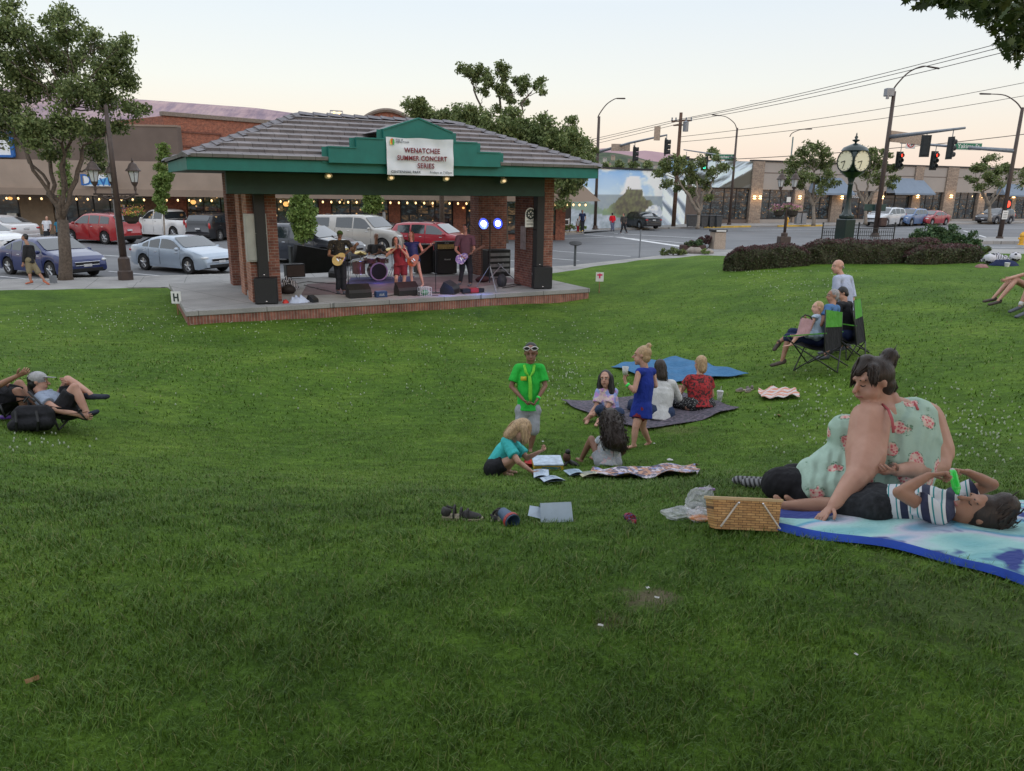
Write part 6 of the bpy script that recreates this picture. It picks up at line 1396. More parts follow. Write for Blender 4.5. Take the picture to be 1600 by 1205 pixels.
b_ = G_(999, 403, -3.37); t = thing('sign_post', 'thin plain grey metal post at the crossing', 'post', b_); MB().tube([(0, 0, 0), (0, 0, px_at(b_, 1000, 359).z-b_.z)], .035, 8).build('pole', GALV, t); MB().lathe([(.08, 0), (.08, .03)], n=10).build('foot', GALV, t)
b_ = G(898, 416); t = thing('pedestal_plaque', 'dark round tilted plaque on a post at the lawn edge', 'plaque', b_); h_ = px_at(b_, 899, 381).z-b_.z
MB().lathe([(.055, 0), (.05, h_)], n=10).build('post', mat('slate post', (.07, .08, .09), .6), t); MB().lathe([(0, 0), (.27, 0), (.28, .03), (.0, .05)], (0, 0, h_), 24, Matrix.Rotation(R(14), 3, 'X')).build('disc', FRAME, t, smooth_='auto')
for i, (px, w_) in enumerate(((1080, 15), (1098, 12), (1109, 10), (1119, 12))):
 b_ = W(px, 355, 68); b_.z = -3.3; t = thing('waste_cart', ['wide grey waste cart at the foot of the mural tree', 'grey waste cart second from the left of the row', 'narrow dark waste cart third from the left of the row', 'grey waste cart at the right end of the row by the shop glass'][i], 'bin', b_, R(10*i), 'waste carts'); ww = w_*68/FPX/2; GB = mat('grey cart plastic', (.055, .06, .066), .6)
 MB().prism([(-ww*.8, .08), (ww*.8, .08), (ww, 1.0), (-ww, 1.0)], -.35, .35, lambda a, b, h: (a, h, b)).build('body', GB, t); MB().b2((-ww-.03, -.4, 1.0), (ww+.03, .4, 1.1), .03).build('lid', GB, t)
 for s_ in (-1, 1): MB().lathe([(.11, -.03), (.11, .03)], (s_*ww*.7, .3, .11), 10, Matrix.Rotation(R(90), 3, 'Y')).build('wheel', BLACK, t)
for px, py, D, lab, cat_ in ((1250, 350, 74, 'two slim grey bins in front of the stone pier', 'bin'),):
 b_ = W(px, py, D); t = thing('litter_bin', lab, cat_, b_); MB().b2((-.5, -.3, 0), (-.03, .3, 1.1), .03).build('body', GALV, t); MB().b2((.03, -.3, 0), (.5, .3, 1.1), .03).build('body', GALV, t); MB().b2((-.52, -.32, 1.1), (.52, .32, 1.18)).build('lid', FRAME, t)
YH = mat('hydrant yellow', (.62, .33, .03), .5)
for b_, lab in ((W(1229, 353, 72), 'yellow fire hydrant beyond the right lamp post'), (GZ(1595, 383, -3.2), 'yellow fire hydrant at the right edge of the picture')):
 t = thing('fire_hydrant', lab, 'hydrant', b_, 0, 'yellow fire hydrants'); MB().lathe([(.2, 0), (.2, .05), (.13, .08), (.13, .55), (.17, .58), (.15, .7), (.06, .8), (.03, .85)], n=12).build('barrel', YH, t, smooth_='auto'); MB().lathe([(.07, -.22), (.07, .22)], (0, 0, .42), 10, Matrix.Rotation(R(90), 3, 'Y')).build('nozzle', YH, t)
t = thing('bike_rack', 'white railing frame by the flower bed on the far corner', 'rack', W(883, 360, 61)); MB().tube([(-.28, 0, -.2), (-.28, 0, .95), (-.28, 0, .85), (.28, 0, .85), (.28, 0, .95), (.28, 0, -.2)], .05, 6).build('frame', WPAINT, t); MB().beam((-.28, 0, .45), (.28, 0, .45), .05, .05).build('rail', WPAINT, t)
b_ = W(871, 327, 60); basket('flower_basket', 'hanging pink flower basket at the end of the shop row', b_, 1.6, LF_FLOWER, 'flower baskets', bracket=(-.3, .2))
t = thing('planter', 'tall grey planter pot under the pink basket at the corner', 'planter', W(866, 362, 60)); MB().lathe([(.25, -.2), (.36, .9)], n=12).build('pot', mat('grey pot', (.22, .23, .25), .8), t); leaves('flowers', np.array([(0, 0, 1.0)]*3), [.35]*3, 40, .12, LF_FLOWER, t, seed=9)
w = thing('sculpture', 'thin metal wall bracket sculpture above the open pillar bay', 'sculpture', W(787, 318, 40)) if False else None
def lawn_sign(label, px, pyb, pyt, w, kind):
 b_ = G(px, pyb); t = thing('lawn_sign', label, 'sign', b_, R(-5), 'small lawn signs'); k_ = depth(b_)/FPX; ht = px_at(b_, px, pyt).z-b_.z
 pw = w*k_; ph = pw*1.15; MB().tube([(0, .01, -.05), (0, .01, ht)], .016, 6).build('stake', mat('stake wood', (.25, .14, .07), .8), t); MB().b2((-pw/2, -.012, ht-ph), (pw/2, -.002, ht+.01), .002).build('board', WH, t)
 if kind == 'H':
  mb = MB(); c_ = ht-ph*.47; 
  for s_ in (-1, 1): mb.b2((s_*pw*.2-.02, -.016, c_-ph*.34), (s_*pw*.2+.02, -.0125, c_+ph*.34))
  mb.b2((-pw*.2, -.0165, c_-.02), (pw*.2, -.0127, c_+.02)); mb.build('letter_h', DK, t)
 else:
  mb = MB(); c_ = ht-ph*.35; mb.b2((-.1*pw, -.016, c_-.3*ph), (.1*pw, -.0125, c_+.25*ph)); mb.b2((-.34*pw, -.0165, c_), (.34*pw, -.0127, c_+.18*ph)); mb.build('cross', mat('pink red print', (.55, .03, .10), .6), t)
 return t
lawn_sign('small white lawn sign with a black letter at the left stage corner', 278, 492, 456, 16, 'H'); lawn_sign('small white lawn sign with a pink cross right of the stage', 936, 458, 426, 12, 'plus')
def wires(name, label, sets, group, sag=.6, r_=.022):
 t = thing(name, label, 'power line', W(*sets[0][0]), 0, group); o_ = Vector(t.location)
 for a_, c_ in sets:
  p, q = W(*a_), W(*c_); P = [p.lerp(q, i/16)+Vector((0, 0, -sag*4*(i/16)*(1-i/16)))-o_ for i in range(17)]; MB().tube(P, r_, 5).build('wire', FRAME, t)
 return t
wires('power_lines', 'three thin wires rising from the wooden pole to the top right', [((1050, 189, 66), (1700, 30, 42)), ((1058, 189, 66), (1700, 38, 41)), ((1080, 188, 66), (1700, 48, 40))], 'overhead wires', .3)
wires('power_lines', 'three wires running left from the wooden pole behind the pavilion', [((1050, 189, 66), (600, 282, 110)), ((1058, 190, 66), (600, 287, 110)), ((1080, 189, 66), (600, 293, 110))], 'overhead wires', .3)
wires('power_lines', 'two long wires crossing the sky above the shops', [((1062, 214, 70), (1750, 98, 60)), ((1062, 222, 70), (1750, 122, 60))], 'overhead wires', .5)
wires('power_lines', 'single dark cable sagging low over the shop roofs', [((1064, 252, 66), (1750, 190, 60))], 'overhead wires', .5, .03)
# ===== CARS
def paint(key, c, met=.3):
 if key in MATS: return MATS[key]
 t = NT(key); n_ = t.noise(t.coord(), 1.5, 3); t.col(t.ramp(n_, [(.3, tuple(x*.92 for x in c)), (.7, tuple(min(1, x*1.06) for x in c))])); t.set(Roughness=.32, Metallic=met, Coat_Weight=.8, Coat_Roughness=.05); MATS[key] = t.m; return t.m
CGL = NT('car glass'); CGL.col((.02, .028, .035)); CGL.set(Roughness=.04, Specular_IOR_Level=.9, Coat_Weight=.5); CGL = CGL.m
TYRE = mat('tyre rubber', (.015, .015, .016), .85, .2, 20, .3); RIM = mat('alloy rim', (.42, .43, .45), .3, .1, 5, 0, metal=.8); HLT = mat('headlight glass', (.6, .63, .66), .1, .1, 4, 0, spec=.9); TLT = mat('tail light', (.35, .01, .012), .15, .1, 4, 0, spec=.8); PLT = mat('number plate', (.5, .52, .55), .5, .1, 8, 0)
PROF = {
 'sedan': dict(L=4.62, W=1.80, H=1.45, wb=2.70, r=.325, top=[(-2.31, .55), (-2.29, .93), (-2.1, 1.02), (-1.72, 1.05), (-.98, 1.34), (-.45, 1.44), (.1, 1.45), (.45, 1.40), (1.18, 1.02), (1.7, .93), (2.1, .82), (2.27, .70), (2.31, .5)], belt=.93, side=(-1.38, .98), ws=(.42, 1.2), rw=(-1.70, -.95), pil=(-.95, -.28, .0)),
 'suv': dict(L=4.65, W=1.88, H=1.68, wb=2.72, r=.36, top=[(-2.32, .6), (-2.31, 1.05), (-2.22, 1.30), (-1.98, 1.58), (-1.6, 1.65), (-.6, 1.70), (.2, 1.66), (.42, 1.60), (1.12, 1.15), (1.6, 1.08), (2.05, 1.0), (2.28, .82), (2.32, .55)], belt=1.08, side=(-1.85, .95), ws=(.40, 1.15), rw=(-2.26, -1.98), pil=(-1.05, -.2, .0)),
 'wagon': dict(L=4.8, W=1.85, H=1.60, wb=2.75, r=.35, top=[(-2.4, .6), (-2.39, 1.0), (-2.3, 1.2), (-2.0, 1.48), (-1.6, 1.57), (-.6, 1.61), (.2, 1.58), (.45, 1.5), (1.15, 1.08), (1.7, 1.0), (2.15, .9), (2.36, .75), (2.4, .5)], belt=1.0, side=(-1.95, .98), ws=(.44, 1.18), rw=(-2.34, -1.98), pil=(-1.1, -.2, .0)),
 'pickup': dict(L=5.7, W=1.98, H=1.86, wb=3.6, r=.39, top=[(-2.85, .6), (-2.84, 1.20), (-2.8, 1.22), (-1.02, 1.22), (-1.0, 1.22), (-.93, 1.72), (-.8, 1.82), (-.2, 1.87), (.35, 1.84), (.6, 1.76), (1.22, 1.27), (1.8, 1.22), (2.5, 1.14), (2.78, .95), (2.85, .6)], belt=1.2, side=(-.85, 1.08), ws=(.6, 1.24), rw=(-1.0, -.93), pil=(.0,)),
 'crewcab': dict(L=5.9, W=2.0, H=1.92, wb=3.7, r=.39, top=[(-2.95, .6), (-2.94, 1.25), (-2.85, 1.75), (-2.6, 1.85), (-1.28, 1.88), (-1.22, 1.84), (-1.16, 1.88), (-.2, 1.92), (.5, 1.90), (.75, 1.82), (1.35, 1.30), (1.9, 1.25), (2.6, 1.17), (2.88, .98), (2.95, .6)], belt=1.22, side=(-1.05, 1.2), ws=(.74, 1.38), rw=(-2.92, -2.84), pil=(-.05,), canopy=1),
}
CARSRC = {}
def car(label, kind, col, rear, front, z=STREET, near='R', group='cars parked beyond the stage', scale=1.0, yaw=None, at=None, cat='car', name='parked_car', plate_front=True):
 """rear/front: photo pixels where the wheels on the camera's side touch the ground"""
 p = PROF[kind]; L, W_, H = p['L'], p['W'], p['H']
 if at is None:
  a_, b_ = GZ(*rear, z=z), GZ(*front, z=z); d = (b_-a_).normalized(); yaw = math.atan2(d.y, d.x); sd = Vector((-d.y, d.x, 0))*(1 if near == 'R' else -1)
  c = (a_+b_)/2+sd*(W_/2-.1); 
 else: c = at
 t = thing(name, label, cat, (c.x, c.y, z), yaw, group, scale)
 key = (kind,)
 if key in CARSRC:
  meshes = CARSRC[key]
  for nm, me, par, mk in meshes['list']:
   m2 = me
   if mk == 'paint': m2 = me.copy(); m2.materials[0] = col
   o_ = bpy.data.objects.new(nm, m2); scene.collection.objects.link(o_); meshes_par = {}
   o_.parent = t if par is None else t['_tmp'] if False else LASTP[par] if par in LASTP else t; LASTP[nm+str(len(LASTP))] = o_
   LASTP[('i', meshes['list'].index((nm, me, par, mk)))] = o_
   if par is not None: o_.parent = LASTP[('i', par)]
  return t
 rec = []
 def add(mb, nm, m_, par=None, mk=None, sm=False):
  o_ = mb.build(nm, m_, t if par is None else rec[par][4], smooth_=sm); rec.append((nm, o_.data, par, mk, o_)); return len(rec)-1
 TP = p['top']; bl = p['belt']; wx = p['wb']/2; r = p['r']; yr0 = p.get('canopy')
 top = lambda x: lerp_tab(TP, x)
 def hw(x): e = abs(x)/(L/2); return W_/2*(1-.16*max(0, (e-.72)/.28)**2.2) if e < 1 else W_/2*.84
 def beltz(x): 
  b = bl-.05*(x/L*2 if x > 0 else 0)+.02*(-x if x < 0 else 0)
  return min(b, top(x)-.035)
 def yside(x, z): 
  b = beltz(x); return hw(x)*(.975-.19*max(0, (z-b))/(H-bl))
 def bottom(x):
  z_ = .21+.10*max(0, (abs(x)-L/2+.35)/.35)
  for w_ in (-wx, wx):
   if abs(x-w_) < r+.06: z_ = max(z_, r+math.sqrt(max(0, (r+.06)**2-(x-w_)**2)))
  return z_
 xs2 = sorted(set([round(v_, 3) for v_ in list(np.linspace(-L/2, L/2, 70))+[a for a, b in TP]+[s*wx+q*(r+.06) for s in (-1, 1) for q in (-1, -.97, -.8, -.5, 0, .5, .8, .97, 1)]]))
 P = []; K = 9
 for x in xs2:
  h = hw(x); T = top(x); b = beltz(x); zb = bottom(x); cab = T-b > .14
  s_ = [(h*.96, zb), (h*.99, zb+(b-zb)*.22), (h, zb+(b-zb)*.6), (h*.975, b)]
  if cab: yt = yside(x, T-.07); s_ += [((h*.975+yt)/2, (b+T-.07)/2), (yt, T-.07), (yt-.09, T-.012), (yt*.5, T+.012), (0, T+.018)]
  else: s_ += [(h*.955, b+(T-b)*.55), (h*.90, T-.004), (h*.75, T+.006), (h*.4, T+.016), (0, T+.02)]
  for y, z_ in s_: P.append((x, y, z_))
 n_ = len(xs2); mb = MB()
 for sgn in (1, -1):
  o_ = len(mb.v); mb.add([(x, y*sgn, z_) for x, y, z_ in P], [tuple((i*K+j, (i+1)*K+j, (i+1)*K+j+1, i*K+j+1)[::sgn]) for i in range(n_-1) for j in range(K-1)])
 for i in (0, n_-1):
  mb.add([P[i*K+j] for j in range(K)]+[(P[i*K+j][0], -P[i*K+j][1], P[i*K+j][2]) for j in range(K)], [(j, j+1, K+j+1, K+j) for j in range(K-1)])
 bi = add(mb, 'body', col, None, 'paint', True)
 mb = MB(); mb.b2((-L/2+.15, -W_/2+.14, .24), (L/2-.15, W_/2-.14, .78), .05); add(mb, 'underbody', BLACK)
 def sideglass(xa, xb, sgn, mb):
  us = np.linspace(xa, xb, 9); Q = []
  for x in us:
   z0 = beltz(x)+.035; z1 = max(z0+.01, top(x)-.115)
   for k_ in range(4): z_ = z0+(z1-z0)*k_/3; Q.append((x, sgn*(yside(x, z_)+.008), z_))
  mb.add(Q, [(i*4+j, (i+1)*4+j, (i+1)*4+j+1, i*4+j+1) for i in range(8) for j in range(3)])
 edges = [p['side'][0]]+list(p['pil'])[:-1 if p['pil'][-1] == 0.0 and len(p['pil']) > 1 else None]+[p['side'][1]]
 if kind in ('pickup', 'crewcab'): edges = [p['side'][0], 0.05, p['side'][1]]
 for sgn in (1, -1):
  for xa, xb in zip(edges, edges[1:]): mb = MB(); sideglass(xa+.05, xb-.04, sgn, mb); add(mb, 'side_window', CGL)
  if yr0: mb = MB(); sideglass(-2.55, -1.45, sgn, mb); add(mb, 'side_window', CGL)
 for nm, (xa, xb) in (('windshield', p['ws']), ('rear_window', p['rw'])):
  us = np.linspace(xa+.05*(xb-xa), xb-.06*(xb-xa), 7); Q = []
  for x in us:
   T = top(x); yt = (yside(x, T-.07) if T-beltz(x) > .14 else hw(x)*.9)*.93
   for k_ in range(7): y = yt*(k_/3-1); Q.append((x+(.012 if nm == 'windshield' else -.012), y, T+.028-.012*abs(k_/3-1)**2))
  mb = MB(); mb.add(Q, [(i*7+j, (i+1)*7+j, (i+1)*7+j+1, i*7+j+1) for i in range(6) for j in range(6)]); add(mb, nm, CGL)
 mb = MB()
 for x in ([p['side'][1]-.02]+edges[1:-1]+[edges[0]+.28 if kind in ('sedan', 'suv', 'wagon') else edges[0]]):
  for sgn in (1, -1): mb.tube([(x+.0, sgn*(hw(x)*.992+.003), .32), (x, sgn*(hw(x)+.003), .6), (x, sgn*(hw(x)*.975+.004), beltz(x)-.02)], .006, 4)
 add(mb, 'door_seam', BLACK)
 for x in edges[1:]:
  for sgn in (1, -1): mb = MB(); mb.b2((x-.32, sgn*hw(x)*.985-.02, bl-.13), (x-.16, sgn*hw(x)*.985+.02, bl-.10), .008); add(mb, 'door_handle', CHROME)
 for sgn in (1, -1):
  mb = MB(); x = p['side'][1]-.05; mb.ell((x, sgn*(W_/2+.10), bl+.05), (.07, .11, .075), n=10, k=6); add(mb, 'mirror', col, None, 'paint', True)
  for w_ in (-wx, wx):
   M_ = Matrix.Rotation(R(90)*sgn*-1, 3, 'X'); c_ = (w_, sgn*(W_/2-.115), r)
   mb = MB(); mb.lathe([(r*.62, -.1), (r*.95, -.1), (r, -.06), (r, .06), (r*.95, .1), (r*.62, .1)], c_, 26, M_, caps=False); wi = add(mb, 'wheel', TYRE, None, None, 'auto')
   mb = MB(); mb.lathe([(r*.64, .07), (r*.62, .09), (r*.55, .085), (r*.55, .02), (0, .02)], c_, 26, M_, caps=False)
   for k_ in range(5):
    a = k_*2*PI/5+.3; e_ = M_ @ Vector((math.cos(a)*r*.6, math.sin(a)*r*.6, .075)); i_ = M_ @ Vector((0, 0, .085)); mb.tube([Vector(c_)+i_, Vector(c_)+e_], [.045, .03], 6)
   mb.ell(Vector(c_)+M_ @ Vector((0, 0, .08)), .055, n=8, k=6); add(mb, 'rim', RIM, wi, None, 'auto')
 f = L/2; hz_ = top(f-.12)-.10
 for sgn in (1, -1):
  mb = MB(); mb.ell((f-.16, sgn*W_*.385, hz_+.02), (.17, .16, .065), Matrix.Rotation(-sgn*.5, 3, 'Z'), 10, 6); add(mb, 'headlight', HLT, None, None, True)
  zt = min(top(-f+.1), bl)-.12; mb = MB()
  if kind == 'sedan': mb.ell((-f+.10, sgn*W_*.36, zt), (.12, .20, .08), Matrix.Rotation(sgn*.4, 3, 'Z'), 10, 6)
  else: mb.ell((-f+.06, sgn*W_*.42, zt), (.07, .08, .20), n=10, k=6)
  add(mb, 'tail_light', TLT, None, None, True)
 mb = MB(); mb.b2((f-.06, -W_*.26, hz_-.14), (f+.012, W_*.26, hz_-.02), .02); mb.b2((f-.07, -W_*.34, .28), (f+.01, W_*.34, .42), .02); gi = add(mb, 'grille', BLACK)
 mb = MB(); mb.tube([(f+.012, -W_*.26, hz_-.14), (f+.012, -W_*.27, hz_-.02), (f+.012, W_*.27, hz_-.02), (f+.012, W_*.26, hz_-.14)], .012, 5, closed=True); add(mb, 'grille_trim', CHROME, gi)
 mb = MB(); mb.b2((f+.0, -.16, .46), (f+.022, .16, .56), .004); add(mb, 'number_plate', PLT)
 mb = MB(); mb.b2((-f-.022, -.16, .74), (-f+.01, .16, .84), .004); add(mb, 'number_plate', PLT)
 mb = MB(); mb.b2((-f-.03, -W_*.42, .30), (-f+.1, W_*.42, .48), .03); add(mb, 'bumper', BLACK if kind != 'sedan' else col, None, None if kind != 'sedan' else 'paint')
 if kind in ('suv', 'wagon'):
  for sgn in (1, -1): mb = MB(); mb.tube([(-1.6, sgn*.6, H-.02), (-1.5, sgn*.6, H+.04), (.1, sgn*.6, H+.03), (.25, sgn*.6, H-.03)], .018, 6); add(mb, 'roof_rail', BLACK)
 if kind == 'pickup':
  mb = MB(); mb.b2((-L/2+.1, -W_/2+.16, 1.243), (-1.05, W_/2-.16, 1.248)); add(mb, 'truck_bed', BLACK)
 CARSRC[key] = dict(list=[(a, b, c_, d_) for a, b, c_, d_, e_ in rec])
 return t
LASTP = {}
car('glossy dark blue sedan parked beside the big tree trunk', 'sedan', paint('blue paint', (.007, .018, .11)), (9, 428), (92, 437.5))
car('silver blue sedan parked between the lamp post and the pavilion', 'sedan', paint('silver blue paint', (.34, .41, .50)), (221.6, 421.5), (304.4, 429.6))
car('old pearl white sedan seen from behind at the left', 'sedan', paint('pearl paint', (.52, .52, .53), .1), (23, 381), (-62, 376), near='L', scale=1.05)
car('white car with only its front end in the picture at the left edge', 'sedan', paint('white paint', (.66, .67, .68), 0), (-88, 393), (-12, 397))
car('bright red crossover with chrome wheels between tree and lamp post', 'suv', paint('red paint', (.30, .01, .013), .1), (174, 382.5), (108, 378.5), near='L', scale=1.03)
car('white pickup truck with its tailgate towards the pavilion', 'pickup', paint('white paint', (.66, .67, .68), 0), (284, 374), (205, 369), near='L', cat='pickup truck', name='pickup_truck', scale=.98)
car('dark vehicle mostly hidden behind the left pavilion pillar', 'suv', paint('black paint', (.015, .017, .022)), (335, 378), (388, 372), near='R')
car('dark grey blue sedan behind the brown amplifier', 'wagon', paint('slate paint', (.045, .05, .065)), (425, 411), (503, 415), scale=1.12)
car('tan and silver crew cab pickup with a bed canopy seen through the pavilion', 'crewcab', paint('champagne paint', (.36, .35, .33)), (508, 392), (598, 397), cat='pickup truck', name='pickup_truck', scale=1.03)
car('white car behind the bright columnar tree and the tan pickup', 'suv', paint('white paint', (.66, .67, .68), 0), (520, 372), (447, 368), near='L')
car('silver sedan seen from behind above the drummer', 'sedan', paint('grey silver paint', (.36, .38, .41)), (597, 374), (540, 370), near='L')
car('dark red crossover behind the singers', 'suv', paint('dark red paint', (.28, .012, .025), .1), (638, 398), (703, 401), scale=1.0)
cp = GZ(996, 357, -3.4); car('small black car parked in front of the white blossom of the mural', 'sedan', paint('black paint', (.015, .017, .022)), None, None, z=-3.4, at=cp+Vector((.3, .6, 0)), yaw=R(112), group='cars parked on the right')
car('silver crossover parked furthest left in front of the beige shops', 'suv', paint('silver paint', (.50, .53, .57)), (1418, 353), (1368, 355), z=-3.3, near='L', group='cars parked on the right', scale=1.1)
car('mid blue crossover parked between the silver and the red car', 'suv', paint('mid blue paint', (.07, .14, .30)), (1455, 352), (1408, 354), z=-3.29, near='L', group='cars parked on the right', scale=1.03)
car('dark red sedan parked right of the blue crossover', 'sedan', paint('dark red paint', (.28, .012, .025), .1), (1488, 351.5), (1441, 353), z=-3.28, near='L', group='cars parked on the right', scale=1.05)
car('dark grey wagon on the road near the right edge', 'wagon', paint('slate paint', (.045, .05, .065)), (1588, 349.5), (1542, 350.5), z=-3.2, near='L', group='cars parked on the right', scale=1.05)
# ===== PEOPLE
TMP = bpy.data.scenes.new('workbench')
def remeshed(mb, voxel, smooth_it=4, extra=None):
 """fuse overlapping shapes into one skin"""
 me = bpy.data.meshes.new('raw'); me.from_pydata(mb.v, [], mb.f); me.update(); o = bpy.data.objects.new('raw', me); TMP.collection.objects.link(o)
 r = o.modifiers.new('r', 'REMESH'); r.mode = 'VOXEL'; r.voxel_size = voxel; r.use_smooth_shade = True
 s = o.modifiers.new('s', 'SMOOTH'); s.factor = .5; s.iterations = smooth_it
 TMP.view_layers[0].update(); dg = TMP.view_layers[0].depsgraph; ev = o.evaluated_get(dg).to_mesh(); n = len(ev.vertices)
 co = np.empty(n*3, np.float32); ev.vertices.foreach_get('co', co); co = co.reshape(-1, 3); fs = [tuple(p.vertices) for p in ev.polygons]
 o.evaluated_get(dg).to_mesh_clear(); bpy.data.objects.remove(o); bpy.data.meshes.remove(me)
 out = MB(); out.v = [tuple(map(float, c)) for c in co]; out.f = fs; out.mi = [0]*len(fs)
 return out
def skin(key, c): 
 if key in MATS: return MATS[key]
 t = NT(key); n_ = t.noise(t.coord(), 9, 4); t.col(t.ramp(n_, [(.3, (c[0]*.88, c[1]*.80, c[2]*.78)), (.7, (c[0]*1.1, c[1]*1.1, c[2]*1.1))])); t.set(Roughness=.55, Specular_IOR_Level=.35, Subsurface_Weight=.12); t.b.inputs['Subsurface Radius'].default_value = (.02, .008, .005); MATS[key] = t.m; return t.m
SK1 = skin('fair skin', (.43, .25, .185)); SK2 = skin('tan skin', (.30, .165, .11)); SK3 = skin('brown skin', (.215, .115, .078)); SK0 = skin('light skin', (.50, .31, .24))
def hairmat(key, c):
 if key in MATS: return MATS[key]
 t = NT(key); n_ = t.noise(t.coord(scale=(1, 1, .12)), 70, 4, .7); t.col(t.ramp(n_, [(.3, tuple(x*.45 for x in c)), (.7, tuple(min(1, x*1.5) for x in c))])); t.set(Roughness=.45, Specular_IOR_Level=.4); t.bump(n_, .7, .006); MATS[key] = t.m; return t.m
HB_ = hairmat('dark brown hair', (.026, .016, .012)); HK = hairmat('black hair', (.010, .009, .009)); HBL = hairmat('blond hair', (.36, .24, .13)); HG = hairmat('grey hair', (.22, .21, .21)); HM = hairmat('light brown hair', (.16, .09, .05)); HGR = hairmat('short grey stubble', (.28, .2, .17))
CLOTHS = {}
def cloth(key, c, var=.14, scale=5, rough=.85):
 if key in MATS: return MATS[key]
 t = NT(key); v = t.coord(scale=(1, 1, .55)); n_ = t.noise(v, scale, 5); t.col(t.ramp(n_, [(.3, tuple(x*(1-var) for x in c)), (.7, tuple(min(1, x*(1+var)) for x in c))])); t.set(Roughness=rough, Specular_IOR_Level=.25)
 t.bump(t.noise(v, 7, 3, .6), 1, .045); MATS[key] = t.m; return t.m
def cam2w(v): return (CR*v[0]+CU*v[1]-FW*v[2]).normalized()
def hand(mb, wr, d, n, s, curl=.5, thumb=1, k=1.0):
 """palm, four unequal fingers, thumb from the side of the palm"""
 d = d.normalized(); sd = d.cross(n).normalized(); n = sd.cross(d).normalized(); L = .085*s*k
 mb.ecap(wr, wr+d*L, .030*s*k, .016*s*k, .038*s*k, .014*s*k, side=sd, n=8)
 F_ = MB()
 for i, (off, ln) in enumerate(((-.029, .062), (-.010, .074), (.010, .070), (.028, .054))):
  p = wr+d*L*.98+sd*off*s*k; c_ = curl*(1+.12*i); ln *= s*k; d1 = (d*math.cos(c_)+n*math.sin(c_)); d2 = (d*math.cos(c_*2.1)+n*math.sin(c_*2.1))
  F_.tube([p-d*.01*s, p+d1*ln*.5, p+d1*ln*.5+d2*ln*.45], [.0088*s*k, .008*s*k, .006*s*k], 6)
 p = wr+d*L*.3+sd*thumb*-.026*s*k; t1 = (d*.7-sd*thumb*.65+n*.3).normalized(); t2 = (d*.9-sd*thumb*.2+n*.45).normalized()
 F_.tube([p, p+t1*.038*s*k, p+t1*.038*s*k+t2*.028*s*k], [.011*s*k, .0095*s*k, .007*s*k], 6)
 return F_
def seg(mb, pts, rr, g=0, side=(1, 0, 0), n=10, flat=1.0, ends=(1, 1)):
 for i in range(len(pts)-1): mb.ecap(pts[i], pts[i+1], rr[i]+g, (rr[i]+g)*flat, rr[i+1]+g, (rr[i+1]+g)*flat, side=side, n=n, ends=ends)
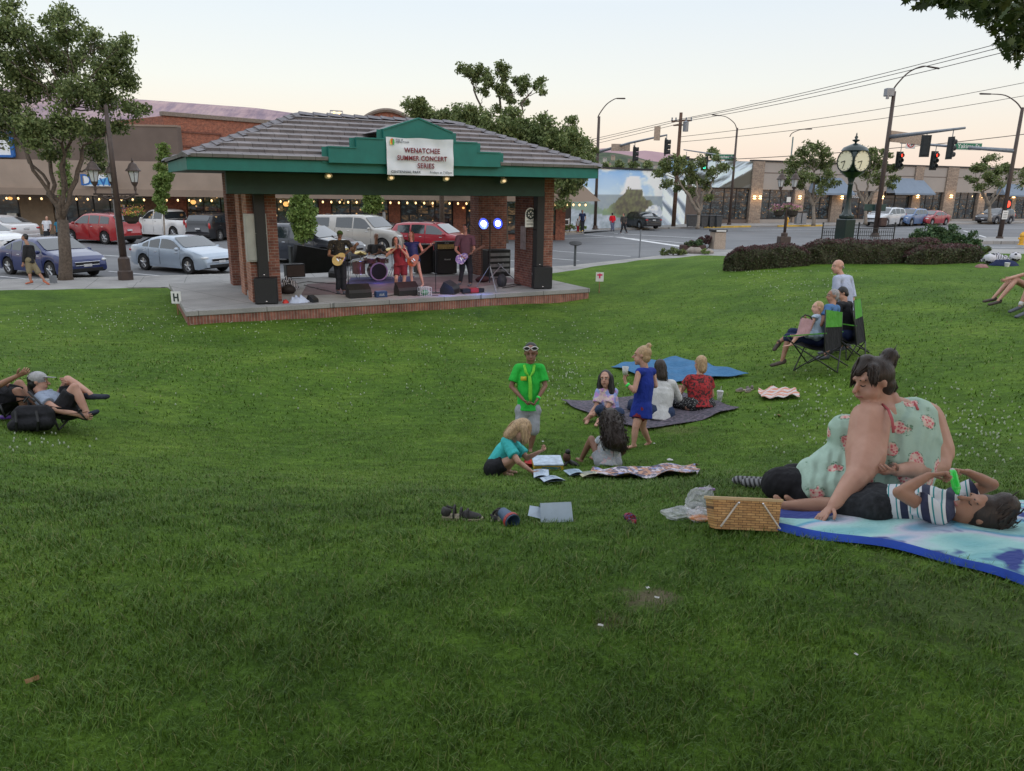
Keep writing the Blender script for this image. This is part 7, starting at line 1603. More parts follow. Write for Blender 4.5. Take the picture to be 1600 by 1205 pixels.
def person(label, D, J, face=(0, 0, 1), up=(0, 1, 0), s=1.0, hs=1.0, fat=1.0, skinm=SK1, shirt=None, sleeve=.5, hem=0, pants=None, leg=1.0, skirt=None, shoes=None, hair=None, haircap=True, hairseg=(), strands=0, cat='person', group=None, vox=None, bare_feet=True, curl=(.5, .5), pn=(None, None), hd=(None, None), extra=None, sockm=None, armfat=1.0, eyes=True, curly=0, belly=0, capr=1.0, ground=None, bodyex=None, shirtex=None, pantsex=None):
 K = {}
 for k, v in J.items(): K[k] = W(v[0], v[1], D+(v[2] if len(v) > 2 else 0))
 h = K['head']; shL, shR = K['shL'], K['shR']; SM = (shL+shR)/2; pel = K['pel']; neck = K.get('neck', SM+(h-SM)*.35)
 sx = (shR-shL).normalized(); P0 = ground if ground is not None else Vector((pel.x, pel.y, min(p.z for p in K.values())-.03))
 t = thing('person', label, cat, P0, 0, group); vox = vox or (.0085 if D < 12 else .013)
 hipL, hipR = K.get('hipL'), K.get('hipR')
 if hipL is None: hx_ = (sx-(SM-pel).normalized()*sx.dot((SM-pel).normalized())).normalized(); hipL, hipR = pel-hx_*.085*s*fat, pel+hx_*.085*s*fat
 ch = pel.lerp(SM, .66); ws = fat*s
 def torso(mb, g=0, low=1):
  mb.ecap(pel, ch, .135*ws+g, .10*ws+g, .15*ws+g, .105*ws+g, side=sx, n=14); mb.ecap(ch, SM-(SM-pel).normalized()*.05*s, .15*ws+g, .105*ws+g, .125*ws+g, .078*ws+g, side=sx, n=14)
  mb.ecap(shL.lerp(shR, .08), shL.lerp(shR, .92), .052*s*fat**.5+g, side=(0, 0, 1), n=10)
  if low: mb.ecap(hipL, hipR, .098*ws+g*.8, n=12)
  if belly: fw = cam2w(belly[:3]); mb.ell(pel.lerp(SM, .35)+fw*.05*ws, (.14*ws+g, .14*ws+g, .16*ws+g), n=14, k=10)
 f = cam2w(face); u = cam2w(up); u = (u-f*u.dot(f)).normalized(); sd = f.cross(u).normalized(); hk = .98*hs
 Mh = Matrix((sd, f, u)).transposed(); H = lambda a, b, c: h+sd*a*hk+f*b*hk+u*c*hk
 mb = MB(); torso(mb)
 mb.ecap(SM, H(0, -.015, -.07), .056*s*fat**.4, .055*s*fat**.4, .05*hk, .052*hk, n=10)
 mb.ell(H(0, -.012, .028), (.073*hk, .092*hk, .088*hk), Mh, 16, 12); mb.ell(H(0, .028, -.045), (.056*hk*fat**.3, .062*hk, .066*hk), Mh, 14, 10); mb.ell(H(0, .06, -.098), (.028*hk, .022*hk, .018*hk), Mh, 8, 6)
 mb.ecap(H(0, .088, .012), H(0, .112, -.026), .009*hk, None, .0145*hk, side=sd, n=8); mb.ecap(H(-.035, .076, .03), H(.035, .076, .03), .013*hk, n=8)
 mb.ecap(H(-.018, .084, -.058), H(.018, .084, -.058), .0095*hk, n=8)
 for q in (-1, 1): mb.ell(H(q*.074, -.008, -.005), (.010*hk, .017*hk, .024*hk), Mh, 8, 6)
 fing = MB(); AR = [.047*s*armfat, .041*s*armfat, .036*s*armfat, .025*s*armfat**.5]
 arms = []
 for i, q in enumerate('LR'):
  if 'el'+q not in K: continue
  a, b, c = K['sh'+q], K['el'+q], K['wr'+q]; arms.append((a, b, c)); mb.ecap(a, b, AR[0], None, AR[1]); mb.ecap(b, b.lerp(c, .35), AR[2]*1.02, None, AR[2]*1.06); mb.ecap(b.lerp(c, .35), c, AR[2]*1.06, None, AR[3], ends=(1, 1))
  d = (cam2w(hd[i]) if hd[i] else (c-b).normalized()); nn = cam2w(pn[i]) if pn[i] else (SM-c).normalized()
  sdn = d.cross(nn)
  if sdn.length < .2: nn = FW
  hnd = hand(mb, c+d*.008, d, nn, s**.8, curl[i], 1 if i else -1); fing.add(hnd.v, hnd.f)
 legs = []
 for i, q in enumerate('LR'):
  if 'kn'+q not in K: continue
  a, b, c = (hipL if q == 'L' else hipR), K['kn'+q], K['an'+q]; e = K.get('to'+q, c+cam2w((face[0], 0, face[2]))*.0+Vector((f.x, f.y, 0)).normalized()*.17*s+Vector((0, 0, -.05*s))); legs.append((a, b, c, e))
  mb.ecap(a, b, .082*s*fat**.7, None, .053*s*fat**.5, n=12); mb.ecap(b, b.lerp(c, .33), .051*s*fat**.5, None, .052*s*fat**.5); mb.ecap(b.lerp(c, .33), c, .052*s*fat**.5, None, .033*s)
  hl = c-(e-c).normalized()*.03*s+Vector((0, 0, -.03*s)); mb.ecap(hl, e, .031*s, .026*s, .036*s, .02*s, side=(e-c).cross(Vector((0, 0, 1))), n=8)
 if bodyex: bodyex(mb, K, H)
 body = remeshed(mb, vox); body.add(fing.v, fing.f); body.build('body', skinm, t, smooth_=True, world=True)
 def garment(fn, nm, m_, v_=None, sm=3): g_ = MB(); fn(g_); o_ = remeshed(g_, v_ or vox*1.15, sm).build(nm, m_, t, smooth_=True, world=True); return o_
 gg = .015*s**.5+.004
 if pants:
  def fn(g_):
   g_.ecap(hipL, hipR, .103*ws+gg, n=12); g_.ecap(pel, pel.lerp(SM, .22), .137*ws+gg, .104*ws+gg, .135*ws+gg, .10*ws+gg, side=sx, n=14)
   for a, b, c, e in legs:
    l1 = min(1, leg); g_.ecap(a, a.lerp(b, l1), .088*s*fat**.7+gg, None, (.082-.022*l1)*s*fat**.6+gg*1.5, n=12, ends=(1, l1 == 1))
    if leg > 1: g_.ecap(b, b.lerp(c, leg-1), .056*s*fat**.5+gg, None, .046*s*fat**.5+gg, ends=(1, 0))
  f0 = fn; fn = lambda g_: (f0(g_), pantsex(g_)) if pantsex else f0(g_)
  garment(fn, 'trousers' if leg > 1.2 else 'shorts', pants)
 if skirt:
  m_, pts = skirt; garment(lambda g_: [g_.ecap(K[a] if isinstance(a, str) else W(*a), K[b] if isinstance(b, str) else W(*b), r0, r0*fl, r1, r1*fl, side=sx, n=14) for a, b, r0, r1, fl in pts], 'skirt', m_)
 if shirt:
  def fn(g_):
   torso(g_, gg, 0); 
   if hem: g_.ecap(pel, pel-(SM-pel).normalized()*hem*s, .137*ws+gg*1.6, .112*ws+gg*1.6, .143*ws+gg*2, .122*ws+gg*2, side=sx, n=14, ends=(1, 0))
   for a, b, c in arms:
    l1 = min(1, sleeve)
    if sleeve > 0: g_.ecap(a, a.lerp(b, l1), AR[0]+gg*1.1, None, AR[1]*1.05+gg*(1.9 if sleeve < 1 else 1), ends=(1, sleeve >= 1))
    if sleeve > 1: g_.ecap(b, b.lerp(c, sleeve-1), AR[2]*1.1+gg, None, AR[3]*1.2+gg, ends=(1, 0))
   if shirtex: shirtex(g_, K, H)
  garment(fn, 'shirt', shirt)
 if shoes:
  for a, b, c, e in legs:
   def fn(g_):
    hl = c-(e-c).normalized()*.04*s+Vector((0, 0, -.035*s)); g_.ecap(hl, e, .042*s, .036*s, .046*s, .028*s, side=(e-c).cross(Vector((0, 0, 1))), n=10); g_.ecap(hl+Vector((0, 0, .02*s)), c, .042*s, None, .038*s, ends=(1, 0))
   sh_ = garment(fn, 'shoe', shoes, vox, 2)
   if sockm: sk_ = MB(); sk_.ecap(c, c.lerp(b, .16), .042*s, None, .044*s, ends=(0, 0)); sk_.build('sock', sockm, t, smooth_=True, world=True)
 if hair:
  def fn(g_):
   if haircap: g_.ell(H(0, -.026, .036), (.083*hk*capr, .092*hk*capr, .092*hk*capr), Mh, 16, 12); g_.ell(H(0, -.05, -.02), (.075*hk*capr, .06*hk*capr, .07*hk*capr), Mh, 14, 10)
   for p, q, r0, r1 in hairseg: g_.ecap(H(*p), H(*q), r0*hk, None, r1*hk)
  ho = garment(fn, 'hair', hair, vox, 2)
  if strands:
   rd_ = random.Random(3); m_ = MB()
   for p, q, r0, r1 in (list(hairseg) or [((0, -.03, .06), (0, -.06, -.02), .08, .07)]):
    a_, b_ = H(*p), H(*q)
    for _ in range(strands):
     o1 = Vector((rd_.gauss(0, 1), rd_.gauss(0, 1), rd_.gauss(0, .5))).normalized(); A1 = a_+o1*r0*hk*.98; B1 = b_+o1*r1*hk*rd_.uniform(.8, 1.25)+(b_-a_)*rd_.uniform(-.1, .3); w_ = .004+curly*.012
     m_.tube([A1]+[A1.lerp(B1, k_/4)+Vector((rd_.gauss(0, w_), rd_.gauss(0, w_), rd_.gauss(0, w_))) for k_ in (1, 2, 3)]+[B1], [.004*hk, .0045*hk, .004*hk, .003*hk, .001], 4)
   m_.build('hair_strands', hair, t, smooth_=True, world=True)
 if eyes and D < 30:
  for q in (-1, 1):
   if eyes == 2: m_ = MB(); m_.tube([H(q*.016, .084, .002), H(q*.030, .086, -.004), H(q*.044, .078, .001)], .003*hk, 5); wmesh('eyelid', m_, hair, t); m_ = MB(); m_.ecap(H(q*.02, .086, .027), H(q*.046, .074, .028), .0035*hk, n=5); wmesh('eyebrow', m_, hair, t); continue
   m_ = MB(); m_.ell(H(q*.030, .079, .006), (.0125*hk, .008*hk, .0075*hk), Mh, 8, 6); e_ = m_.build('eye', EYEW, t, smooth_=True, world=True)
   m_ = MB(); m_.ell(H(q*.030, .086, .006), (.006*hk, .003*hk, .006*hk), Mh, 8, 6); m_.build('iris', DK, e_, smooth_=True, world=False).location = (0, 0, 0)
   e_.children[0].data.transform(Matrix.Translation(-Vector(t.location)))
   m_ = MB(); m_.ecap(H(q*.02, .086, .027), H(q*.046, .074, .028), .0035*hk, n=5); m_.build('eyebrow', hair or HGR, t, world=True)
  m_ = MB(); m_.ecap(H(-.019, .0905, -.057), H(.019, .0905, -.057), .0055*hk, .004*hk, n=6); m_.build('mouth', LIPS, t, smooth_=True, world=True)
 if extra: extra(t, K, H, Mh, hk)
 return t, K, H
EYEW = mat('eye white', (.5, .47, .44), .3, .05, 3, 0); LIPS = mat('lips', (.30, .10, .09), .5, .1, 5, 0)
def wmesh(nm, mb, m_, t, sm=True): return mb.build(nm, m_, t, smooth_=sm, world=True)
# --- cloth prints
def print_mat(key, base, cols, scale, thr=.5, rough=.85, dots=False, w=None):
 t = NT(key); v = t.coord(); vo = t.n('ShaderNodeTexVoronoi'); t.l(v, vo.inputs[0]); vo.inputs['Scale'].default_value = scale
 n_ = t.noise(v, scale*1.6, 4, .7); pal = t.ramp(vo.outputs['Color'], [(i/len(cols), c) for i, c in enumerate(cols)]+[(1, cols[-1])], 'CONSTANT')
 m_ = t.ramp(vo.outputs['Distance'], [(thr-.02, (1, 1, 1)), (thr+.02, (0, 0, 0))]) if dots else t.ramp(n_, [(thr-.03, (0, 0, 0)), (thr+.03, (1, 1, 1))])
 t.col(t.mix(m_, base, pal)); t.set(Roughness=rough); t.bump(t.noise(v, 8, 3), 1, .035); return t.m
fl = NT('mint floral cloth'); v = fl.coord(); big = fl.n('ShaderNodeTexVoronoi'); fl.l(v, big.inputs[0]); big.inputs['Scale'].default_value = 8.2; sm_ = fl.n('ShaderNodeTexVoronoi'); fl.l(v, sm_.inputs[0]); sm_.inputs['Scale'].default_value = 62; pn_ = fl.noise(v, 55, 3, .7)
msk = fl.math('ADD', big.outputs['Distance'], fl.math('MULTIPLY', fl.noise(v, 26, 2), .35)); inn = fl.ramp(msk, [(.53, (1, 1, 1)), (.56, (0, 0, 0))]); lv = fl.ramp(msk, [(.60, (1, 1, 1)), (.63, (0, 0, 0))])
pet = fl.ramp(sm_.outputs['Distance'], [(.05, (.30, .02, .05)), (.3, (.55, .12, .15)), (.5, (.66, .36, .33)), (.7, (.60, .50, .42))]); lvc = fl.mix(fl.ramp(pn_, [(.5, (0, 0, 0)), (.56, (1, 1, 1))]), (.33, .46, .38), (.10, .20, .13))
fl.col(fl.mix(inn, fl.mix(lv, (.34, .48, .40), lvc), pet)); fl.set(Roughness=.8); wv_ = fl.n('ShaderNodeTexWave'); fl.l(fl.coord(rot=(0, 0, .4)), wv_.inputs[0]); wv_.inputs['Scale'].default_value = 4.5; wv_.inputs['Distortion'].default_value = 5; fl.bump(fl.math('ADD', wv_.outputs[1], fl.noise(v, 12, 3)), .5, .02); FLORAL = fl.m
TIEDYE = print_mat('tie dye cloth', (.45, .22, .48), [(.50, .20, .42), (.25, .30, .55), (.55, .42, .40), (.35, .45, .5)], 9, .45)
REDP = print_mat('red black print cloth', (.33, .018, .022), [(.012, .01, .012), (.06, .01, .012), (.015, .01, .01)], 16, .52)
POLKA = print_mat('black white dots cloth', (.012, .012, .014), [(.5, .5, .5)], 55, .25, dots=True)
DARKPRINT = print_mat('dark printed cloth', (.02, .02, .022), [(.16, .12, .07), (.05, .04, .03)], 22, .58)
GREYPR = print_mat('pale printed cloth', (.38, .38, .40), [(.45, .30, .32), (.30, .34, .40), (.5, .5, .5)], 24, .5)
strp = NT('striped shirt'); w_ = strp.n('ShaderNodeTexWave', bands_direction='X'); strp.l(strp.coord(rot=(0, .3, .5)), w_.inputs[0]); w_.inputs['Scale'].default_value = 3.1; w_.inputs['Distortion'].default_value = .5
strp.col(strp.ramp(w_.outputs[1], [(0, (.02, .025, .06)), (.25, (.02, .025, .06)), (.27, (.55, .56, .57)), (.62, (.52, .54, .55)), (.64, (.01, .20, .22)), (.80, (.01, .20, .22)), (.82, (.5, .52, .55))], 'CONSTANT')); strp.set(Roughness=.85); strp.bump(strp.noise(strp.coord(), 10, 3), .5, .01); STRIPE = strp.m
KH = cloth('khaki cloth', (.19, .16, .10)); LB = cloth('light blue cotton', (.34, .38, .50)); BKC = cloth('black cotton', (.014, .014, .017)); NV = cloth('navy cotton', (.012, .02, .06)); JN = cloth('black denim', (.018, .02, .026)); WHC = cloth('white cotton', (.50, .50, .50)); GRYC = cloth('pale grey cotton', (.30, .31, .34)); TEAL = cloth('turquoise cotton', (.05, .42, .42)); LIME = cloth('bright green cotton', (.025, .42, .05)); ROY = cloth('royal blue mesh', (.012, .03, .24)); MAR = cloth('maroon cotton', (.17, .02, .03)); DENIM = cloth('dark denim', (.025, .04, .085)); SANDAL = mat('brown sandal', (.05, .035, .03), .7); SNEAK = mat('grey sneaker', (.07, .08, .10), .7); WSOLE = mat('white sole', (.5, .5, .5), .7)
# --- the woman and the boy on the beach towel -----
Wd = 4.36
def dress_extra(t, K, H, Mh, hk):
 m_ = MB(); q = lambda x, y, d=0: W(x, y, Wd+d)
 m_.tube([q(1376, 630, -.02), q(1388, 640, -.14), q(1394, 656, -.20), q(1396, 676, -.23)], .008, 6); m_.tube([q(1420, 622, .1), q(1428, 628, .02), q(1434, 640, -.06)], .008, 6); wmesh('strap', m_, mat('red strap', (.40, .08, .09), .7), t)
def fx(mb, K, H):
 q = lambda x, y, d=0: W(x, y, Wd+d)
 mb.ecap(q(1360, 656, -.06), q(1352, 712, -.18), .115, .10, .112, .10); mb.ecap(q(1352, 712, -.18), q(1344, 738, -.29), .108, None, .075); mb.ecap(q(1344, 738, -.29), q(1326, 762, -.36), .072, None, .05)
 mb.ecap(q(1446, 654, .18), q(1462, 705, .12), .105, None, .105); mb.ecap(q(1462, 705, .12), q(1466, 728, .04), .10, None, .07); mb.ecap(q(1464, 726, .04), q(1425, 735, -.14), .066, None, .05)
 mb.ecap(q(1398, 662, .07), q(1398, 700, .08), .19, .14, .24, .17, side=q(1450, 650, .2)-q(1350, 655, -.06)); mb.ecap(q(1378, 648, .0), q(1430, 645, .13), .085); mb.ecap(q(1388, 625, .04), q(1392, 645, .04), .065, None, .09)
 for s_ in (-1, 1): mb.ell(H(s_*.035, .045, -.045), .042*1.1, n=12, k=8)
 mb.ecap(H(0, .02, -.09), H(0, -.03, -.10), .055, None, .06)
def pantfx(mb):
 q = lambda x, y, d=0: W(x, y, Wd+d); mb.ecap(q(1330, 772, .0), q(1221, 756, .06), .14, None, .105, n=14); mb.ecap(q(1225, 757, .1), q(1260, 775, .0), .10, None, .11)
def shirtfx(mb, K, H):
 q = lambda x, y, d=0: W(x, y, Wd+d); sdv = q(1450, 650, .2)-q(1350, 655, -.06)
 mb.ecap(q(1424, 654, .07), q(1418, 680, .06), .105, .16, .185, .19, side=sdv, n=18); mb.ecap(q(1412, 680, .06), q(1402, 722, .06), .20, .195, .25, .215, side=sdv, n=18); mb.ecap(q(1400, 722, .06), q(1388, 765, .06), .25, .215, .24, .20, side=sdv, n=18)
 mb.ecap(q(1321, 674, .03), q(1324, 698, .05), .105, None, .11); mb.ecap(q(1313, 722, .06), q(1296, 742, .04), .135, None, .155, n=16); mb.ecap(q(1345, 715, .06), q(1332, 752, .0), .19, None, .18, n=16)
 mb.ecap(q(1270, 738, .02), q(1283, 762, -.06), .10, .09, .12, .10); mb.ecap(q(1305, 768, -.06), q(1335, 775, -.02), .15, .13, .14, .13)
stp = NT('grey strap shoe'); w2_ = stp.n('ShaderNodeTexWave'); stp.l(stp.coord(rot=(0, .5, .3)), w2_.inputs[0]); w2_.inputs['Scale'].default_value = 11; stp.col(stp.ramp(w2_.outputs[1], [(.4, (.015, .015, .017)), (.5, (.16, .16, .17))])); stp.set(Roughness=.8)
person('woman in a mint floral top and black leggings leaning on one arm on the towel', Wd, dict(head=(1364, 597, 0), neck=(1386, 625, .03), shL=(1362, 652, -.05), elL=(1346, 738, -.30), wrL=(1303, 789, -.43), shR=(1446, 650, .18), elR=(1466, 728, .04), wrR=(1400, 736, -.24), pel=(1345, 765, .10), hipL=(1325, 772, .0), hipR=(1360, 765, .25), knL=(1216, 757, .08), anL=(1224, 752, .5), toL=(1166, 754, .66), knR=(1240, 748, .4), anR=(1215, 748, .62), toR=(1152, 750, .80)),
 face=(-.93, -.20, .20), up=(-.12, .95, .1), s=1.03, hs=1.17, fat=1.32, skinm=SK1, eyes=2, hair=HB_, strands=34, hairseg=(((0, -.085, .06), (0, -.115, .11), .04, .045), ((0, .02, .10), (0, .08, .062), .05, .02), ((.05, .03, .08), (.074, .06, .0), .03, .012), ((-.05, .03, .08), (-.074, .055, .01), .03, .012), ((0, -.08, -.02), (0, -.09, -.09), .045, .02)), pants=BKC, leg=1.6, shirt=FLORAL, sleeve=0, armfat=1.6, vox=.0095, bodyex=fx, shirtex=shirtfx, pantsex=pantfx, extra=dress_extra, shoes=stp.m, curl=(.15, .4), pn=((0, -1, .1), None), hd=((-.7, -.5, .3), None), ground=G(1330, 790))
Bd = 3.86
def green_bottle():
 p0, p1 = W(1489, 739, Bd-.06), W(1496, 770, Bd-.10); t = thing('green_bottle', 'small green drink bottle held to the boy\'s mouth', 'bottle', p0); d = p1-p0
 m_ = MB(); m_.ecap(p0, p0+d*.75, .019, None, .021); m_.ecap(p0+d*.75, p1, .021, None, .011); wmesh('bottle', m_, mat('green plastic', (.03, .55, .06), .25, .1, 4, 0, coat=.5), t); m_ = MB(); m_.ecap(p0-d*.12, p0, .013, None, .013); wmesh('cap', m_, WSOLE, t)
green_bottle()
person('boy in a striped shirt lying on his back on the beach towel', Bd, dict(head=(1523, 800, -.12), neck=(1488, 792, -.06), shL=(1466, 804, -.16), elL=(1405, 770, -.16), wrL=(1452, 743, -.12), shR=(1494, 776, .10), elR=(1550, 757, .05), wrR=(1512, 738, -.03), pel=(1372, 788, .10), hipL=(1368, 795, .05), hipR=(1370, 783, .16), knL=(1296, 791, .17), anL=(1228, 790, .30), toL=(1213, 778, .33), knR=(1304, 789, .24), anR=(1246, 787, .38), toR=(1230, 778, .4)),
 face=(-.55, .74, .25), up=(.80, .30, .3), s=.80, eyes=2, hs=1.02, fat=1.08, skinm=SK2, hair=HB_, capr=1.06, strands=60, hairseg=(((0, -.05, .06), (.0, -.03, .13), .09, .07), ((0, -.08, .02), (0, -.08, .09), .08, .07)), shirt=STRIPE, sleeve=.55, pants=cloth('dark marl cloth', (.02, .022, .026), var=.5, scale=40), leg=.9, vox=.0085, curl=(1.1, 1.1), hd=((.7, .1, .1), (-.75, .1, .1)), pn=((.2, -.6, .2), (-.2, -.6, .2)), ground=G(1420, 806))
# --- children playing on the lawn -----
g_ = G(828, 704); D = depth(g_); GRP = 'children playing on the lawn'
def boy_extra(t, K, H, Mh, hk):
 m_ = MB()
 for q in (-1, 1): m_.tube([H(q*.045+.034*math.cos(a), .088+.004*math.cos(a), .075+.022*math.sin(a)) for a in [i*PI/6 for i in range(12)]], .006, 6, closed=True); m_.tube([H(q*.078, .07, .08), H(q*.09, -.02, .05)], .005, 5)
 m_.tube([H(-.012, .094, .08), H(.012, .094, .08)], .005, 5); g2 = wmesh('sunglasses', m_, WSOLE, t)
 m_ = MB(); 
 for q in (-1, 1): m_.ell(H(q*.045, .088, .075), (.032, .004, .02), Mh, 10, 6)
 wmesh('dark_lens', m_, BLACK, t)
 m_ = MB(); c0 = K['shL'].lerp(K['shR'], .5); tow = cam2w((0, 0, 1))
 m_.tube([c0+CR*-.06+CU*.03+tow*.05, c0+CR*-.045+tow*.10-CU*.05, c0+CR*.0+tow*.13-CU*.12, c0+CR*.045+tow*.10-CU*.05, c0+CR*.06+CU*.03+tow*.05], .018, 6)
 m_.tube([c0+tow*.13-CU*.10, c0+tow*.145-CU*.22+CR*.01, c0+tow*.15-CU*.34+CR*.008, W(829, 627, D-.16)], [.02, .022, .024, .016], 8); wmesh('green_tie', m_, cloth('lime tie', (.16, .5, .04)), t)
 w_ = K['wrR']; m_ = MB(); dd = (K['elR']-K['wrR']).normalized(); m_.ecap(w_+dd*.02, w_+dd*.045, .028, ends=(0, 0)); wmesh('wristband', m_, mat('neon green band', (.05, .7, .1), .5), t)
 m_ = MB(); m_.box(c0+tow*.125-CU*.13-CR*.07, (.07, .004, .05), Matrix((CR, FW, CU)).transposed()); 
 wmesh('shirt_print', m_, mat('yellow print', (.5, .42, .03), .7), t)
person('boy standing in a bright green shirt with white sunglasses on his head', D, dict(head=(829.5, 552, -.02), shL=(809, 575), elL=(799, 604, -.02), wrL=(818, 625, -.14), shR=(845, 575), elR=(852, 603, -.02), wrR=(839, 625, -.14), pel=(825, 640), hipL=(817, 642), hipR=(833, 642), knL=(813, 672, -.03), anL=(812, 698, .02), knR=(834, 672, -.03), anR=(829, 700, .0)),
 face=(-.05, -.28, 1), eyes=2, s=.76, hs=1.06, skinm=SK3, hair=HK, capr=.98, shirt=LIME, sleeve=.75, hem=.02, pants=GRYC, leg=1.0, group=GRP, extra=boy_extra, curl=(.9, .9), fat=1.1, ground=g_)
g_ = G(790, 742); D = depth(g_)
def pshirt(t, K, H, Mh, hk):
 m_ = MB(); c_ = W(772, 700, D-.2)
person('child with long fair hair crouching in a turquoise shirt over the game', D, dict(head=(815, 672, -.03), shL=(790, 690, -.08), elL=(810, 722, -.2), wrL=(831, 737, -.15), shR=(806, 696, .16), elR=(824, 716, .1), wrR=(843, 706, .0), pel=(772, 731, 0), hipL=(770, 732, -.08), hipR=(778, 730, .1), knL=(805, 716, -.12), anL=(786, 738, -.05), toL=(800, 742, -.05), knR=(806, 712, .15), anR=(792, 735, .12), toR=(806, 738, .12)),
 face=(.62, -.70, .05), up=(.35, .75, -.2), s=.74, hs=.95, skinm=SK1, hair=HBL, strands=34, hairseg=(((0, -.02, .05), (-.03, .07, .0), .085, .06), ((.05, .0, .02), (.06, .12, -.06), .05, .025), ((-.05, .0, .02), (-.06, .12, -.06), .05, .025), ((0, -.06, .0), (.02, -.05, -.15), .075, .06), ((-.04, -.02, -.02), (-.07, .03, -.17), .05, .025)), shirt=TEAL, sleeve=.7, hem=.0, pants=BKC, leg=.5, group=GRP, fat=1.08, curl=(.3, 1.0), ground=g_)
g_ = G(948, 727); D = depth(g_)
person('girl sitting with her back turned and long dark curly hair', D, dict(head=(953, 659, 0), shL=(938, 688, .02), elL=(932, 708, .1), wrL=(926, 700, .22), shR=(968, 688, .02), elR=(974, 706, .1), wrR=(968, 712, .25), pel=(950, 722), knL=(924, 686, .15), anL=(908, 718, .28), knR=(960, 690, .35), anR=(930, 716, .35)),
 face=(-.25, -.15, -1), s=.76, hs=1.06, skinm=SK3, hair=HB_, strands=150, curly=1.6, hairseg=(((0, -.02, .05), (0, -.05, -.05), .10, .12), ((0, -.05, -.05), (.02, -.07, -.20), .115, .12), ((.05, -.06, -.15), (.09, -.08, -.29), .07, .03), ((-.05, -.06, -.12), (-.07, -.07, -.25), .06, .03)), shirt=GREYPR, sleeve=.15, hem=.05, pants=GRYC, leg=.4, group=GRP, ground=g_, eyes=False)
g_ = G(945, 656); D = depth(g_)
person('long haired girl sitting in a purple tie dye shirt looking at the camera', D, dict(head=(946, 592, -.03), shL=(936, 612, 0), elL=(932, 634, -.06), wrL=(921, 649, -.12), shR=(960, 612, 0), elR=(950, 636, -.12), wrR=(934, 646, -.18), pel=(955, 648), knL=(938, 640, -.22), anL=(920, 653, -.1), knR=(968, 645, -.25), anR=(935, 656, -.28)),
 face=(-.35, -.05, 1), s=.84, hs=1.06, skinm=SK1, hair=HK, strands=30, hairseg=(((.055, -.02, .03), (.085, .01, -.17), .05, .04), ((-.055, -.02, .03), (-.085, .0, -.2), .05, .045), ((0, -.06, .0), (0, -.07, -.2), .08, .07)), shirt=TIEDYE, sleeve=.8, hem=.03, pants=DENIM, leg=1.3, group=GRP, ground=g_)
g_ = G(996, 700); D = depth(g_)
def cupx(t, K, H, Mh, hk):
 w_ = K['wrL']; m_ = MB(); dd = (K['elL']-K['wrL']).normalized(); m_.ecap(w_+dd*.03, w_+dd*.06, .030, ends=(0, 0)); wmesh('wristband', m_, mat('neon green band', (.05, .7, .1), .5), t)
 m_ = MB(); m_.ecap(K['pel']+CU*-.05, K['pel']+CU*-.14, .125, .10, .128, .105, side=CR, ends=(1, 0)); 
person('girl standing in a royal blue vest with a blond top knot', D, dict(head=(1003, 556, -.0), shL=(998, 582, -.12), elL=(991, 611, -.2), wrL=(977, 598, -.16), shR=(1020, 581, .12), elR=(1024, 603, .1), wrR=(1020, 597, .2), pel=(1003, 636, 0), hipL=(1001, 640, -.035), hipR=(1005, 640, .035), knL=(993, 668, -.1), anL=(990, 695, -.1), toL=(978, 700, -.1), knR=(1004, 667, .06), anR=(1014, 690, .12), toR=(1006, 698, .12)),
 face=(-.80, .05, -.25), s=.82, hs=1.06, skinm=SK1, hair=HBL, strands=16, capr=.99, hairseg=(((0, -.06, .09), (0, -.075, .125), .03, .036),), shirt=ROY, sleeve=0, hem=.17, pants=MAR, leg=.55, group=GRP, extra=cupx, curl=(.9, .4), hd=((-.1, 1, 0), None), ground=g_, fat=1.05)
c_ = W(977, 579, D-.18); t = thing('paper_cup', 'white paper cup in the hand of the girl in blue', 'cup', c_); MB().lathe([(.028, -.05), (.042, .045), (.038, .045), (.03, -.03)], n=14).build('cup', WSOLE, t, smooth_=True)
g_ = G(1030, 655); D = depth(g_); GR2 = 'women sitting on the dark blanket'
person('woman with shoulder length dark hair and a loose white shirt seen from behind', D, dict(head=(1031, 574, .05), shL=(1020, 603, 0), elL=(1013, 632, .05), wrL=(1005, 640, .25), shR=(1050, 600, .05), elR=(1060, 622, .15), wrR=(1062, 612, .3), pel=(1030, 644), knL=(990, 632, .35), anL=(985, 640, .6), knR=(1040, 630, .5), anR=(1020, 645, .7)),
 face=(.05, .05, -1), s=1.0, hs=1.0, fat=1.15, skinm=SK1, hair=HB_, strands=40, hairseg=(((0, -.03, .03), (.02, -.06, -.13), .09, .08), ((.03, -.04, -.06), (.06, -.06, -.19), .07, .04)), shirt=WHC, sleeve=1.0, hem=.12, pants=DENIM, leg=1.9, group=GR2, ground=g_, eyes=False)
g_ = G(1092, 640); D = depth(g_)
person('woman with short blond hair and a red and black patterned top', D, dict(head=(1094, 568, .05), shL=(1077, 592, 0), elL=(1064, 612, .05), wrL=(1060, 620, .2), shR=(1108, 594, .05), elR=(1112, 618, .15), wrR=(1105, 622, .3), pel=(1094, 632), knL=(1060, 630, .1), anL=(1075, 636, -.05), knR=(1100, 628, .4), anR=(1075, 632, .4)),
 face=(-.55, .0, -1), s=.98, hs=1.0, fat=1.2, skinm=SK1, hair=HBL, strands=30, hairseg=(((0, -.03, .04), (0, -.05, -.09), .085, .07),), shirt=REDP, sleeve=.5, hem=.05, pants=POLKA, leg=1.8, group=GR2, ground=g_, eyes=False)
